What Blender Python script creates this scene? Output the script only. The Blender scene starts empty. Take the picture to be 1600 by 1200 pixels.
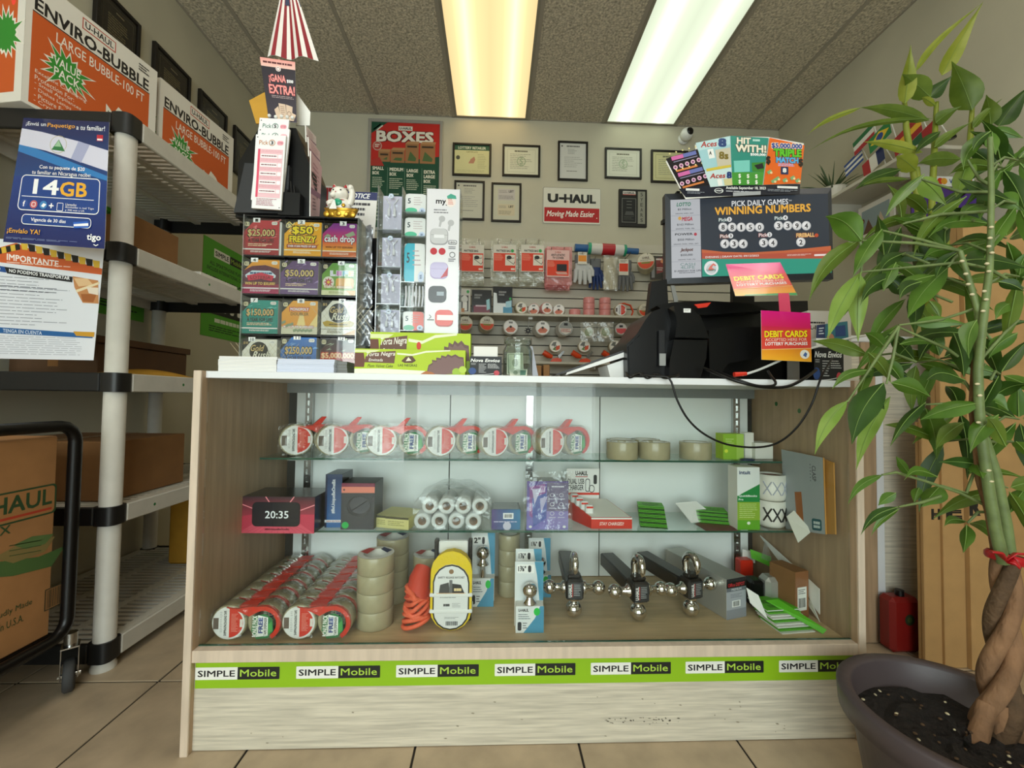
import bpy, math, random
from mathutils import Vector, Matrix
random.seed(7)
SC = bpy.context.scene
C = SC.collection
PI = math.pi
# ------------------------------------------------------------------ camera
F, YAW, PITCH, ROLL = 658.73, -0.0402, 0.0320, 0.0132
CAMP = Vector((-0.1157, -1.1118, 0.9081))
_sy, _cy, _sp, _cp = math.sin(YAW), math.cos(YAW), math.sin(PITCH), math.cos(PITCH)
FW = Vector((-_sy*_cp, _cy*_cp, _sp))
_r = Vector((_cy, _sy, 0)); _u = _r.cross(FW)
RT = math.cos(ROLL)*_r + math.sin(ROLL)*_u
UP = -math.sin(ROLL)*_r + math.cos(ROLL)*_u
cam_d = bpy.data.cameras.new('camera'); cam = bpy.data.objects.new('camera', cam_d); C.objects.link(cam)
cam_d.sensor_fit = 'HORIZONTAL'; cam_d.sensor_width = 36.0; cam_d.lens = 36.0*F/1600; cam_d.clip_start = 0.02
cam.matrix_world = Matrix(((RT.x, UP.x, -FW.x, CAMP.x), (RT.y, UP.y, -FW.y, CAMP.y), (RT.z, UP.z, -FW.z, CAMP.z), (0, 0, 0, 1)))
SC.camera = cam
# ------------------------------------------------------------------ sky, daylight through the shop front, exposure
wd = bpy.data.worlds.new('sky'); SC.world = wd; wd.use_nodes = True
bg = wd.node_tree.nodes['Background']; bg.inputs[0].default_value = (0.80, 0.90, 1.0, 1); bg.inputs[1].default_value = 1.2
def area(name, loc, rot, sx, sy, power, col):
    l = bpy.data.lights.new(name, 'AREA'); l.shape = 'RECTANGLE'; l.size = sx; l.size_y = sy; l.energy = power; l.color = col
    o = bpy.data.objects.new(name, l); C.objects.link(o); o.location = loc; o.rotation_euler = rot; return o
area('daylight_window', (0.0, -3.42, 1.35), (PI/2, 0, 0), 1.9, 2.2, 56, (1.0, 0.99, 0.975))
area('daylight_door', (-1.45, -3.42, 1.3), (PI/2, 0, 0), .78, 2.2, 26, (1.0, 0.99, 0.975))
VS = SC.view_settings
VS.view_transform = 'Standard'; VS.look = 'None'; VS.exposure = 0.5; VS.gamma = 1.0; VS.use_curve_mapping = False
SC.cycles.use_denoising = True
SC.cycles.max_bounces = 10; SC.cycles.transparent_max_bounces = 24; SC.cycles.diffuse_bounces = 4
SC.cycles.caustics_reflective = False; SC.cycles.caustics_refractive = False; SC.cycles.sample_clamp_indirect = 6
# ------------------------------------------------------------------ pixel -> place
def at(px, py, X=None, Y=None, Z=None):
    d = FW + RT*((px-800)/F) + UP*((600-py)/F)
    if X is not None: t = (X-CAMP.x)/d.x
    elif Y is not None: t = (Y-CAMP.y)/d.y
    else: t = (Z-CAMP.z)/d.z
    return CAMP + d*t
def prect(x0, y0, x1, y1, Y):
    a, b, c, d = at(x0, y0, Y=Y), at(x1, y0, Y=Y), at(x0, y1, Y=Y), at(x1, y1, Y=Y)
    return (a.x+c.x)/2, (b.x+d.x)/2, (c.z+d.z)/2, (a.z+b.z)/2      # X0 X1 Z0 Z1
# ------------------------------------------------------------------ materials
def lin(h):
    if not isinstance(h, str): return tuple(h)
    h = h.lstrip('#'); v = [int(h[i:i+2], 16)/255 for i in (0, 2, 4)]
    return tuple(c/12.92 if c <= .04045 else ((c+.055)/1.055)**2.4 for c in v)
MATS = {}
def newmat(name):
    m = bpy.data.materials.new(name); m.use_nodes = True; MATS[name] = m
    return m, m.node_tree, m.node_tree.nodes['Principled BSDF']
def mat(name, col='#888888', rough=.5, metal=0, grain=None, bump=None, coat=0, spec=None, stretch=None, emis=None, alpha=None):
    if name in MATS: return MATS[name]
    m, nt, b = newmat(name); c = lin(col)
    b.inputs['Base Color'].default_value = (*c, 1); b.inputs['Roughness'].default_value = rough; b.inputs['Metallic'].default_value = metal
    if coat: b.inputs['Coat Weight'].default_value = coat
    if spec is not None: b.inputs['Specular IOR Level'].default_value = spec
    if alpha is not None: b.inputs['Alpha'].default_value = alpha
    if emis: b.inputs['Emission Color'].default_value = (*lin(emis[0]), 1); b.inputs['Emission Strength'].default_value = emis[1]
    if grain or bump:
        tc = nt.nodes.new('ShaderNodeTexCoord'); mp = nt.nodes.new('ShaderNodeMapping')
        if stretch: mp.inputs['Scale'].default_value = stretch
        nt.links.new(tc.outputs['Object'], mp.inputs['Vector'])
    if grain:
        n = nt.nodes.new('ShaderNodeTexNoise'); n.inputs['Scale'].default_value = grain[0]; n.inputs['Detail'].default_value = 6
        r = nt.nodes.new('ShaderNodeValToRGB'); k = grain[1]
        r.color_ramp.elements[0].position = .3; r.color_ramp.elements[1].position = .7
        r.color_ramp.elements[0].color = (*[x*(1-k) for x in c], 1); r.color_ramp.elements[1].color = (*[min(1, x*(1+k)) for x in c], 1)
        nt.links.new(mp.outputs['Vector'], n.inputs['Vector']); nt.links.new(n.outputs['Fac'], r.inputs['Fac']); nt.links.new(r.outputs['Color'], b.inputs['Base Color'])
    if bump:
        n2 = nt.nodes.new('ShaderNodeTexNoise'); n2.inputs['Scale'].default_value = bump[0]; n2.inputs['Detail'].default_value = 3
        bp = nt.nodes.new('ShaderNodeBump'); bp.inputs['Strength'].default_value = bump[1]; bp.inputs['Distance'].default_value = bump[2] if len(bump) > 2 else .002
        nt.links.new(mp.outputs['Vector'], n2.inputs['Vector']); nt.links.new(n2.outputs['Fac'], bp.inputs['Height']); nt.links.new(bp.outputs['Normal'], b.inputs['Normal'])
    return m
def clear(name, tint='#ffffff', base=.04, edge=.5, rough=.02, haze=0, bump=None):
    """clear pane or film: see-through with a mirror-like sheen that grows at grazing angles, and an optional milky share"""
    if name in MATS: return MATS[name]
    m, nt, b = newmat(name); nt.nodes.remove(b)
    out = nt.nodes['Material Output']; tr = nt.nodes.new('ShaderNodeBsdfTransparent'); gl = nt.nodes.new('ShaderNodeBsdfGlossy')
    tr.inputs[0].default_value = (*lin(tint), 1); gl.inputs['Roughness'].default_value = rough
    fr = nt.nodes.new('ShaderNodeLayerWeight'); fr.inputs['Blend'].default_value = .5
    mr = nt.nodes.new('ShaderNodeMapRange'); mr.inputs[1].default_value = .3; mr.inputs[3].default_value = base; mr.inputs[4].default_value = edge
    mx = nt.nodes.new('ShaderNodeMixShader')
    nt.links.new(fr.outputs['Facing'], mr.inputs[0]); nt.links.new(mr.outputs[0], mx.inputs[0]); nt.links.new(tr.outputs[0], mx.inputs[1]); nt.links.new(gl.outputs[0], mx.inputs[2])
    last = mx
    if haze:
        df = nt.nodes.new('ShaderNodeBsdfDiffuse'); df.inputs[0].default_value = (*lin(tint), 1)
        m2 = nt.nodes.new('ShaderNodeMixShader'); m2.inputs[0].default_value = haze
        nt.links.new(mx.outputs[0], m2.inputs[1]); nt.links.new(df.outputs[0], m2.inputs[2]); last = m2
    if bump:
        tc = nt.nodes.new('ShaderNodeTexCoord'); n2 = nt.nodes.new('ShaderNodeTexNoise'); n2.inputs['Scale'].default_value = bump[0]; n2.inputs['Detail'].default_value = 2
        bp = nt.nodes.new('ShaderNodeBump'); bp.inputs['Strength'].default_value = bump[1]; bp.inputs['Distance'].default_value = .01
        nt.links.new(tc.outputs['Object'], n2.inputs['Vector']); nt.links.new(n2.outputs['Fac'], bp.inputs['Height'])
        nt.links.new(bp.outputs['Normal'], gl.inputs['Normal']); nt.links.new(bp.outputs['Normal'], fr.inputs['Normal'])
    nt.links.new(last.outputs[0], out.inputs[0]); return m
def inkmat(name, rough=.5, emit=0, coat=0, dark=False):
    m, nt, b = newmat(name); a = nt.nodes.new('ShaderNodeAttribute'); a.attribute_name = 'Col'
    if dark: b.inputs['Base Color'].default_value = (.01, .01, .012, 1)
    else: nt.links.new(a.outputs['Color'], b.inputs['Base Color'])
    b.inputs['Roughness'].default_value = rough
    if coat: b.inputs['Coat Weight'].default_value = coat
    if emit: nt.links.new(a.outputs['Color'], b.inputs['Emission Color']); b.inputs['Emission Strength'].default_value = emit
    return m
inkmat('ink', .55); inkmat('gloss_ink', .22, 0, .3); inkmat('screen', .3, .62, 0, True)
# ------------------------------------------------------------------ mesh builder
def frame_of(d, ref=None):
    d = Vector(d).normalized(); ref = Vector(ref) if ref is not None else (Vector((0, 0, 1)) if abs(d.z) < .9 else Vector((1, 0, 0)))
    a = ref.cross(d)
    if a.length < 1e-6: a = Vector((1, 0, 0)).cross(d)
    a.normalize(); return a, d.cross(a)
class MB:
    def __init__(s): s.v = []; s.f = []; s.sm = []
    def add(s, vs, fs, smooth=False, M=None):
        o = len(s.v); s.v += [(M @ Vector(v)) if M is not None else Vector(v) for v in vs]
        s.f += [tuple(i+o for i in f) for f in fs]; s.sm += [smooth]*len(fs); return s
    def box(s, x0, x1, y0, y1, z0, z1, M=None, b=0):
        if b <= 0:
            vs = [(x, y, z) for z in (z0, z1) for y in (y0, y1) for x in (x0, x1)]
            return s.add(vs, [(0, 2, 3, 1), (4, 5, 7, 6), (0, 1, 5, 4), (2, 6, 7, 3), (0, 4, 6, 2), (1, 3, 7, 5)], False, M)
        vs = []; fs = []          # chamfered box
        for sz in (0, 1):
            for sy in (0, 1):
                for sx in (0, 1):
                    x, y, z = (x0, x1)[sx], (y0, y1)[sy], (z0, z1)[sz]
                    ix, iy, iz = x+(b if not sx else -b), y+(b if not sy else -b), z+(b if not sz else -b)
                    vs += [(x, iy, iz), (ix, y, iz), (ix, iy, z)]
        k = lambda sx, sy, sz, a: ((sz*2+sy)*2+sx)*3+a
        for sgn in (0, 1):
            q = [k(sgn, 0, 0, 0), k(sgn, 1, 0, 0), k(sgn, 1, 1, 0), k(sgn, 0, 1, 0)]; fs.append(q if sgn else q[::-1])
            q = [k(0, sgn, 0, 1), k(0, sgn, 1, 1), k(1, sgn, 1, 1), k(1, sgn, 0, 1)]; fs.append(q if sgn else q[::-1])
            q = [k(0, 0, sgn, 2), k(1, 0, sgn, 2), k(1, 1, sgn, 2), k(0, 1, sgn, 2)]; fs.append(q if sgn else q[::-1])
        for a_ in (0, 1):
            for b_ in (0, 1):
                fs.append([k(0, a_, b_, 1), k(1, a_, b_, 1), k(1, a_, b_, 2), k(0, a_, b_, 2)])
                fs.append([k(a_, 0, b_, 0), k(a_, 1, b_, 0), k(a_, 1, b_, 2), k(a_, 0, b_, 2)])
                fs.append([k(a_, b_, 0, 0), k(a_, b_, 1, 0), k(a_, b_, 1, 1), k(a_, b_, 0, 1)])
        for sx in (0, 1):
            for sy in (0, 1):
                for sz in (0, 1): fs.append([k(sx, sy, sz, 0), k(sx, sy, sz, 1), k(sx, sy, sz, 2)])
        return s.add(vs, fs, False, M)
    def tube(s, pts, r, n=8, cap=True, smooth=True, close=False, flat=1.0):
        pts = [Vector(p) for p in pts]; N = len(pts); rs = r if isinstance(r, (list, tuple)) else [r]*N
        vs = []; fs = []; ref = None
        for i, p in enumerate(pts):
            d = (pts[(i+1) % N]-pts[i-1]) if close else (pts[min(i+1, N-1)]-pts[max(i-1, 0)])
            if ref is None: a, b = frame_of(d)
            else:
                dn = d.normalized(); a = ref-dn*ref.dot(dn)
                if a.length < 1e-6: a, _ = frame_of(d)
                a.normalize(); b = dn.cross(a)
            ref = a
            vs += [p+(a*math.cos(2*PI*j/n)+b*math.sin(2*PI*j/n)*flat)*rs[i] for j in range(n)]
        for i in range(N if close else N-1):
            k = ((i+1) % N)*n
            fs += [(i*n+j, i*n+(j+1) % n, k+(j+1) % n, k+j) for j in range(n)]
        s.add(vs, fs, smooth)
        if cap and not close: s.add(vs[:n], [tuple(range(n))[::-1]]); s.add(vs[-n:], [tuple(range(n))])
        return s
    def lathe(s, prof, n=24, M=None, smooth=True, arc=2*PI, close=False):
        """prof: (radius, height) pairs turned about local z"""
        vs = []; fs = []; full = abs(arc-2*PI) < 1e-6; m = n if full else n+1; P = len(prof)
        for j in range(m):
            a = arc*j/n; vs += [(r*math.cos(a), r*math.sin(a), z) for r, z in prof]
        for j in range(n):
            k = (j+1) % m
            for i in range(P if close else P-1):
                i2 = (i+1) % P; fs.append((j*P+i, k*P+i, k*P+i2, j*P+i2))
        return s.add(vs, fs, smooth, M)
    def prism(s, pts, z0, z1, M=None, smooth=False):
        n = len(pts); vs = [(x, y, z0) for x, y in pts]+[(x, y, z1) for x, y in pts]
        s.add(vs, [tuple(range(n))[::-1], tuple(range(n, 2*n))], False, M)
        return s.add(vs, [(i, (i+1) % n, n+(i+1) % n, n+i) for i in range(n)], smooth, M)
    def sphere(s, c, r, n=16, m=10, M=None):
        rx, ry, rz = r if isinstance(r, (list, tuple)) else (r, r, r); vs = []; fs = []
        for i in range(m+1):
            t = PI*i/m
            vs += [(c[0]+rx*math.sin(t)*math.cos(2*PI*j/n), c[1]+ry*math.sin(t)*math.sin(2*PI*j/n), c[2]+rz*math.cos(t)) for j in range(n)]
        for i in range(m): fs += [(i*n+j, (i+1)*n+j, (i+1)*n+(j+1) % n, i*n+(j+1) % n) for j in range(n)]
        return s.add(vs, fs, True, M)
    def grid(s, fn, nu, nv, smooth=True, th=0):
        """surface fn(u, v) -> point, u v in 0..1; th > 0 closes it into a thin solid along fn's third axis"""
        vs = [Vector(fn(i/nu, j/nv)) for j in range(nv+1) for i in range(nu+1)]
        fs = [(j*(nu+1)+i, j*(nu+1)+i+1, (j+1)*(nu+1)+i+1, (j+1)*(nu+1)+i) for j in range(nv) for i in range(nu)]
        return s.add(vs, fs, smooth)
    def build(s, name, material, parent=None, W=True, label=None):
        return link(name, [tuple(v) for v in s.v], s.f, s.sm, material, parent, W, label)
ROOTM = {}
def link(name, vs, fs, sm, material, parent=None, W=True, label=None, cols=None):
    me = bpy.data.meshes.new(name); o = bpy.data.objects.new(name, me); C.objects.link(o)
    if parent is not None:
        o.parent = parent; RM = ROOTM.get(parent.name, Matrix())
        if W:
            inv = RM.inverted(); vs = [inv @ Vector(v) for v in vs]
        ROOTM[o.name] = RM
    elif W:
        xs, ys, zs = zip(*vs); base = Vector(((min(xs)+max(xs))/2, (min(ys)+max(ys))/2, min(zs)))
        vs = [Vector(v)-base for v in vs]; o.location = base; ROOTM[o.name] = Matrix.Translation(base)
    me.from_pydata([tuple(v) for v in vs], [], fs)
    if sm is not None and len(sm) == len(me.polygons): me.polygons.foreach_set('use_smooth', sm)
    me.materials.append(MATS[material] if isinstance(material, str) else material)
    if cols is not None:
        at_ = me.color_attributes.new('Col', 'FLOAT_COLOR', 'CORNER'); flat = []
        for c in cols: flat += [*c, 1.0]
        at_.data.foreach_set('color', flat)
    me.validate(); me.update()
    if label: o['label'] = label
    return o
def tag(o, label, cat, group=None, kind=None):
    if label: o['label'] = label
    if cat: o['category'] = cat
    if group: o['group'] = group
    if kind: o['kind'] = kind
    return o
def thing(name, label, cat, loc=(0, 0, 0), rz=0, group=None, rot=None):
    o = bpy.data.objects.new(name, None); C.objects.link(o); o.empty_display_size = .03
    o.location = loc; o.rotation_euler = rot if rot else (0, 0, rz)
    ROOTM[o.name] = Matrix.Translation(Vector(loc)) @ o.rotation_euler.to_matrix().to_4x4()
    return tag(o, label, cat, group)
def struct(o): o['kind'] = 'structure'; return o
def dup(o, loc=None, rz=None, label=None, parent=None, rot=None, scale=None):
    c = o.copy(); C.objects.link(c)
    if parent is not None: c.parent = parent
    if loc is not None: c.location = loc
    if rot is not None: c.rotation_euler = rot
    elif rz is not None: c.rotation_euler = (0, 0, rz)
    if scale: c.scale = scale
    if label: c['label'] = label
    for ch in list(o.children): dup(ch, parent=c)
    return c
# ------------------------------------------------------------------ lettering and flat print
_TC = {}
def glyphs(t, bold=0, shear=0, res=2):
    k = (t, bold, shear, res)
    if k not in _TC:
        cu = bpy.data.curves.new('t', 'FONT'); cu.body = t; cu.size = 1; cu.resolution_u = res; cu.offset = bold; cu.shear = shear; cu.fill_mode = 'FRONT'
        ob = bpy.data.objects.new('t', cu); me = ob.to_mesh()
        vs = [(v.co.x, v.co.y) for v in me.vertices]; fs = [tuple(p.vertices) for p in me.polygons]
        ob.to_mesh_clear(); bpy.data.objects.remove(ob); bpy.data.curves.remove(cu)
        if vs:
            xs, ys = zip(*vs); bb = (min(xs), min(ys), max(xs), max(ys))
        else: bb = (0, 0, 1, 1)
        _TC[k] = (vs, fs, bb)
    return _TC[k]
LIFT = 3e-5
class Pr:
    """flat print: drawn in design units (x right, y down) and laid on a surface as ink"""
    def __init__(s, x0, y0, x1, y1): s.b = (x0, y0, x1, y1); s.v = []; s.f = []; s.c = []; s.l = 0; s.xf = None
    def _a(s, pts, fs, cols, same=False):
        if not same: s.l += 1
        o = len(s.v); s.v += [((s.xf(x, y) if s.xf else (x, y)), s.l) for x, y in pts]
        for f in fs:
            s.f.append(tuple(i+o for i in f)); s.c += [cols[i] for i in f] if isinstance(cols, list) else [cols]*len(f)
        return s
    def poly(s, pts, c): return s._a(pts, [tuple(range(len(pts)))], lin(c))
    def rect(s, x0, y0, x1, y1, c, same=False): return s._a([(x0, y0), (x0, y1), (x1, y1), (x1, y0)], [(0, 1, 2, 3)], lin(c), same)
    def bg(s, c): return s.rect(*s.b, c)
    def grad(s, x0, y0, x1, y1, ct, cb, n=1, hor=False):
        a, b = lin(ct), lin(cb)
        return s._a([(x0, y0), (x0, y1), (x1, y1), (x1, y0)], [(0, 1, 2, 3)], [a, a, b, b] if hor else [a, b, b, a])
    def rrect(s, x0, y0, x1, y1, r, c, n=4):
        p = []
        for cx, cy, a0 in ((x1-r, y0+r, -90), (x1-r, y1-r, 0), (x0+r, y1-r, 90), (x0+r, y0+r, 180)):
            p += [(cx+r*math.cos(math.radians(a0+90*i/n)), cy+r*math.sin(math.radians(a0+90*i/n))) for i in range(n+1)]
        return s.poly(p, c)
    def rframe(s, x0, y0, x1, y1, r, w, c, inner): return s.rrect(x0, y0, x1, y1, r, c).rrect(x0+w, y0+w, x1-w, y1-w, max(r-w, .01), inner)
    def disc(s, x, y, r, c, n=20, ry=None): return s.poly([(x+r*math.cos(2*PI*i/n), y+(ry or r)*math.sin(2*PI*i/n)) for i in range(n)], c)
    def ring(s, x, y, r, w, c, n=24, ry=None):
        q = (ry or r)/r
        p = [(x+(r-w*k)*math.cos(2*PI*i/n), y+(r-w*k)*q*math.sin(2*PI*i/n)) for k in (0, 1) for i in range(n)]
        return s._a(p, [(i, (i+1) % n, n+(i+1) % n, n+i) for i in range(n)], lin(c))
    def star(s, x, y, r0, r1, n, c, ry=1, jag=0):
        p = []
        for i in range(2*n):
            r = (r0 if i % 2 else r1*(1+jag*((i*7) % 5-2)/2)); p.append((x+r*math.cos(PI*i/n), y+r*ry*math.sin(PI*i/n)))
        return s.poly(p, c)
    def line(s, pts, w, c):
        for a, b in zip(pts, pts[1:]):
            dx, dy = b[0]-a[0], b[1]-a[1]; L = math.hypot(dx, dy) or 1; nx, ny = -dy/L*w/2, dx/L*w/2
            s._a([(a[0]+nx, a[1]+ny), (b[0]+nx, b[1]+ny), (b[0]-nx, b[1]-ny), (a[0]-nx, a[1]-ny)], [(0, 1, 2, 3)], lin(c), True)
        s.l += 1; return s
    def T(s, t, x0, y0, x1, y1, c, b=0, sh=0, ol=None, res=2, rot=0, slope=0):
        if ol: s.T(t, x0-ol[1], y0-ol[1], x1+ol[1], y1+ol[1], ol[0], b+ol[2] if len(ol) > 2 else b+.03, sh, None, res, rot, slope)
        vs, fs, (a0, b0, a1, b1) = glyphs(t, 0, sh, res)
        offs = ((-b, b), (b, b), (-b, -b), (b, -b)) if b > 0 else ((0, 0),)        # heavier strokes: the same letters laid side by side
        a0 -= b; a1 += b; b0 -= b; b1 += b
        for dx, dy in offs:
            pts = []
            for x, y in vs:
                u, v = (x+dx-a0)/(a1-a0 or 1), (b1-y-dy)/(b1-b0 or 1)
                if rot == 90: u, v = v, 1-u            # reads upwards
                elif rot == -90: u, v = 1-v, u
                pts.append((x0+u*(x1-x0), y0+v*(y1-y0)+slope*u))
            s._a(pts, fs, lin(c))
        return s
    def lines(s, x0, y0, x1, y1, n, c, w=.45, seed=1, rag=.35, words=True):
        R = random.Random(seed); h = (y1-y0)/n; s.l += 1; cc = lin(c)
        for i in range(n):
            x = x0; end = x1-(x1-x0)*rag*R.random()
            while x < end-1e-9:
                L = min((x1-x0)*(R.uniform(.06, .22) if words else 2), end-x)
                s._a([(x, y0+i*h), (x, y0+i*h+h*w), (x+L, y0+i*h+h*w), (x+L, y0+i*h)], [(0, 1, 2, 3)], cc, True); x += L+(x1-x0)*.02
        return s
    def barcode(s, x0, y0, x1, y1, c='#111111', seed=3):
        R = random.Random(seed); x = x0; s.l += 1
        while x < x1:
            w = (x1-x0)*R.choice((.02, .03, .05)); s._a([(x, y0), (x, y1), (min(x+w, x1), y1), (min(x+w, x1), y0)], [(0, 1, 2, 3)], lin(c), True); x += w+(x1-x0)*R.choice((.02, .04))
        return s
    def build(s, name, parent, O, U, V, material='ink', lift=.0004, W=True, bend=None):
        """O: place of the design's top-left corner, U: along its width, V: down its height"""
        O, U, V = Vector(O), Vector(U), Vector(V); N = V.cross(U).normalized(); x0, y0, x1, y1 = s.b; vs = []
        for (x, y), l in s.v:
            u, v = (x-x0)/(x1-x0), (y-y0)/(y1-y0)
            vs.append(bend(u, v, lift+l*LIFT) if bend else O+U*u+V*v+N*(lift+l*LIFT))
        fs = s.f
        return link(name, [tuple(v) for v in vs], fs, [False]*len(fs), material, parent, W, None, s.c)
    def front(s, name, parent, rect, Y, material='ink', W=True, lift=.0004):
        X0, X1, Z0, Z1 = rect; return s.build(name, parent, (X0, Y, Z1), (X1-X0, 0, 0), (0, 0, Z0-Z1), material, lift, W)
def sheet(name, rect, Y, th, material, parent=None, W=True):
    X0, X1, Z0, Z1 = rect; return MB().box(X0, X1, Y, Y+th, Z0, Z1).build(name, material, parent, W)
# ================================================================== the room
XL, XR, YB, YF, H = -1.985, 2.22, 2.247, -3.25, 3.167
mat('wall_paint', '#c3bda8', .75, grain=(3, .05), bump=(90, .12, .001))
mat('ceiling_board', '#c2b8a4', .9, grain=(75, .45), bump=(90, .8, .006))
mat('ceiling_metal', '#8f897a', .5); mat('plenum', '#57534a', .9)
mat('grout', '#2a241d', .9); mat('floor_tile', '#b3a086', .38, grain=(11, .16), bump=(22, .08, .002))
mat('slat_board', '#c9c3b2', .45, grain=(6, .03)); mat('slat_groove', '#2c2925', .8)
mat('white_trim', '#d8d4c8', .5); mat('alu', '#a9aaa8', .35, .9); mat('black_paint', '#0c0c0d', .4)
mat('glass_shopfront', '#ffffff') if False else clear('pane_glass', '#f4faf8', .05, .7, .0)
def slab(name, *b, m='wall_paint'): return struct(MB().box(*b).build(name, m))
wall_back = slab('wall_back', XL-.1, XR+.1, YB, YB+.1, 0, H)
slab('wall_left', XL-.1, XL, YF-.1, YB, 0, H); slab('wall_right', XR, XR+.1, YF-.1, YB, 0, H)
# shop front behind the camera: sill walls, header and glazed openings
wf = thing('wall_front', None, None, (0, YF, 0)); struct(wf)
for b in ((XL, -1.9, 0, H), (1.0, XR, 0, H), (-1.0, -.98, 0, 2.5), (-1.9, -1.0, 2.5, H), (-1.0, 1.0, 2.5, H), (-.98, 1.0, 0, .18)):
    MB().box(b[0], b[1], YF-.1, YF, b[2], b[3]).build('wall_panel', 'wall_paint', wf)
def opening(name, x0, x1, z0, z1, cuts):
    w = thing(name, None, None, ((x0+x1)/2, YF, z0)); struct(w)
    for a, b in ((x0, x0+.05), (x1-.05, x1)): MB().box(a, b, YF-.08, YF-.02, z0, z1).build('jamb', 'alu', w)
    for a, b in ((z0, z0+.06), (z1-.06, z1)): MB().box(x0+.05, x1-.05, YF-.08, YF-.02, a, b).build('rail', 'alu', w)
    xs = [x0+.05]+cuts+[x1-.05]
    for c in cuts: MB().box(c-.025, c+.025, YF-.08, YF-.02, z0+.06, z1-.06).build('mullion', 'alu', w)
    for a, b in zip(xs, xs[1:]): MB().box(a+.025, b-.025, YF-.055, YF-.049, z0+.06, z1-.06).build('pane', 'pane_glass', w)
    return w
opening('window_1', -.98, 1.0, .18, 2.5, [-.3, .35]); d1 = opening('door_1', -1.9, -1.0, 0, 2.5, [])
MB().box(-1.12, -1.09, YF-.02, YF+.03, .9, 1.25).build('door_handle', 'alu', d1)
# floor of square tiles with dark joints
TS, TX0, TY0 = .4265, .118, .289
fl = slab('floor', XL-.1, XR+.1, YF-.1, YB+.1, -.12, -.004, m='grout')
R0 = random.Random(4); tile_me = None
for i in range(-6, 6):
    for j in range(-9, 5):
        x0, x1, y0, y1 = TX0+i*TS+.003, TX0+(i+1)*TS-.003, TY0+j*TS+.003, TY0+(j+1)*TS-.003
        x0, x1, y0, y1 = max(x0, XL), min(x1, XR), max(y0, YF), min(y1, YB)
        if x1-x0 < .03 or y1-y0 < .03: continue
        MB().box(x0, x1, y0, y1, -.004, R0.uniform(-.0006, .0006), b=.0012).build('tile', 'floor_tile', fl)
# dropped ceiling: boards in a tee grid
ce = slab('ceiling', XL-.1, XR+.1, YF-.1, YB+.1, H+.06, H+.14, m='plenum')
GX0, GS, ROW = -1.0926, .6096, 1.2192
LIGHTS = {(1, 0), (3, 0), (0, 2), (4, 2)}
xg = [XL]+[GX0+GS*k for k in range(-1, 6)]+[XR]
yg = [YB-ROW*k for k in range(5)]+[YF]
mat('tee_metal', '#a0988a', .5)
for k in range(1, len(xg)-1): MB().box(xg[k]-.012, xg[k]+.012, YF, YB, H-.001, H+.03).build('tee', 'tee_metal', ce)
for y in yg[1:-1]:
    for k in range(len(xg)-1): MB().box(xg[k]+.012, xg[k+1]-.012, y-.012, y+.012, H-.001, H+.03).build('cross_tee', 'tee_metal', ce)
for e in ((XL, XL+.012), (XR-.012, XR)): MB().box(e[0], e[1], YF, YB, H-.001, H+.03).build('wall_angle', 'tee_metal', ce)
MB().box(XL, XR, YB-.006, YB, H-.001, H+.03).build('wall_angle', 'tee_metal', ce)
for k in range(len(xg)-1):
    for r in range(len(yg)-1):
        if (k-2, r) in LIGHTS: continue
        MB().box(xg[k]+.006, xg[k+1]-.006, yg[r+1]+.006, yg[r]-.006, H+.004, H+.02).build('ceiling_board', 'ceiling_board', ce)
# troffer lights; the unseen front pair is added to brighten the shop
def troffer_mat(name, col, strength):
    m, nt, b = newmat(name); nt.nodes.remove(b); e = nt.nodes.new('ShaderNodeEmission'); out = nt.nodes['Material Output']
    tc = nt.nodes.new('ShaderNodeTexCoord'); sx = nt.nodes.new('ShaderNodeSeparateXYZ'); nt.links.new(tc.outputs['Object'], sx.inputs[0])
    ab = nt.nodes.new('ShaderNodeMath'); ab.operation = 'ABSOLUTE'; nt.links.new(sx.outputs['X'], ab.inputs[0])
    cr = nt.nodes.new('ShaderNodeValToRGB'); el = cr.color_ramp.elements   # two tubes glow through the lens at a quarter width
    el[0].position = 0; el[0].color = (.66, .66, .66, 1); el[1].position = .305; el[1].color = (.55, .55, .55, 1)
    for p, v in ((.08, .75), (.12, 1.0), (.15, 1.35), (.18, 1.0), (.22, .72)): q = el.new(p); q.color = (v, v, v, 1)
    nt.links.new(ab.outputs[0], cr.inputs[0])
    mu = nt.nodes.new('ShaderNodeMath'); mu.operation = 'MULTIPLY'; mu.inputs[1].default_value = strength
    nt.links.new(cr.outputs[0], mu.inputs[0]); nt.links.new(mu.outputs[0], e.inputs['Strength']); e.inputs[0].default_value = (*lin(col), 1)
    nt.links.new(e.outputs[0], out.inputs[0])
troffer_mat('warm_lens', '#ffe0a2', 1.2); troffer_mat('cool_lens', '#e6f1d4', 1.15); troffer_mat('front_fill_lens', '#fff8ea', 5.6)
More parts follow.
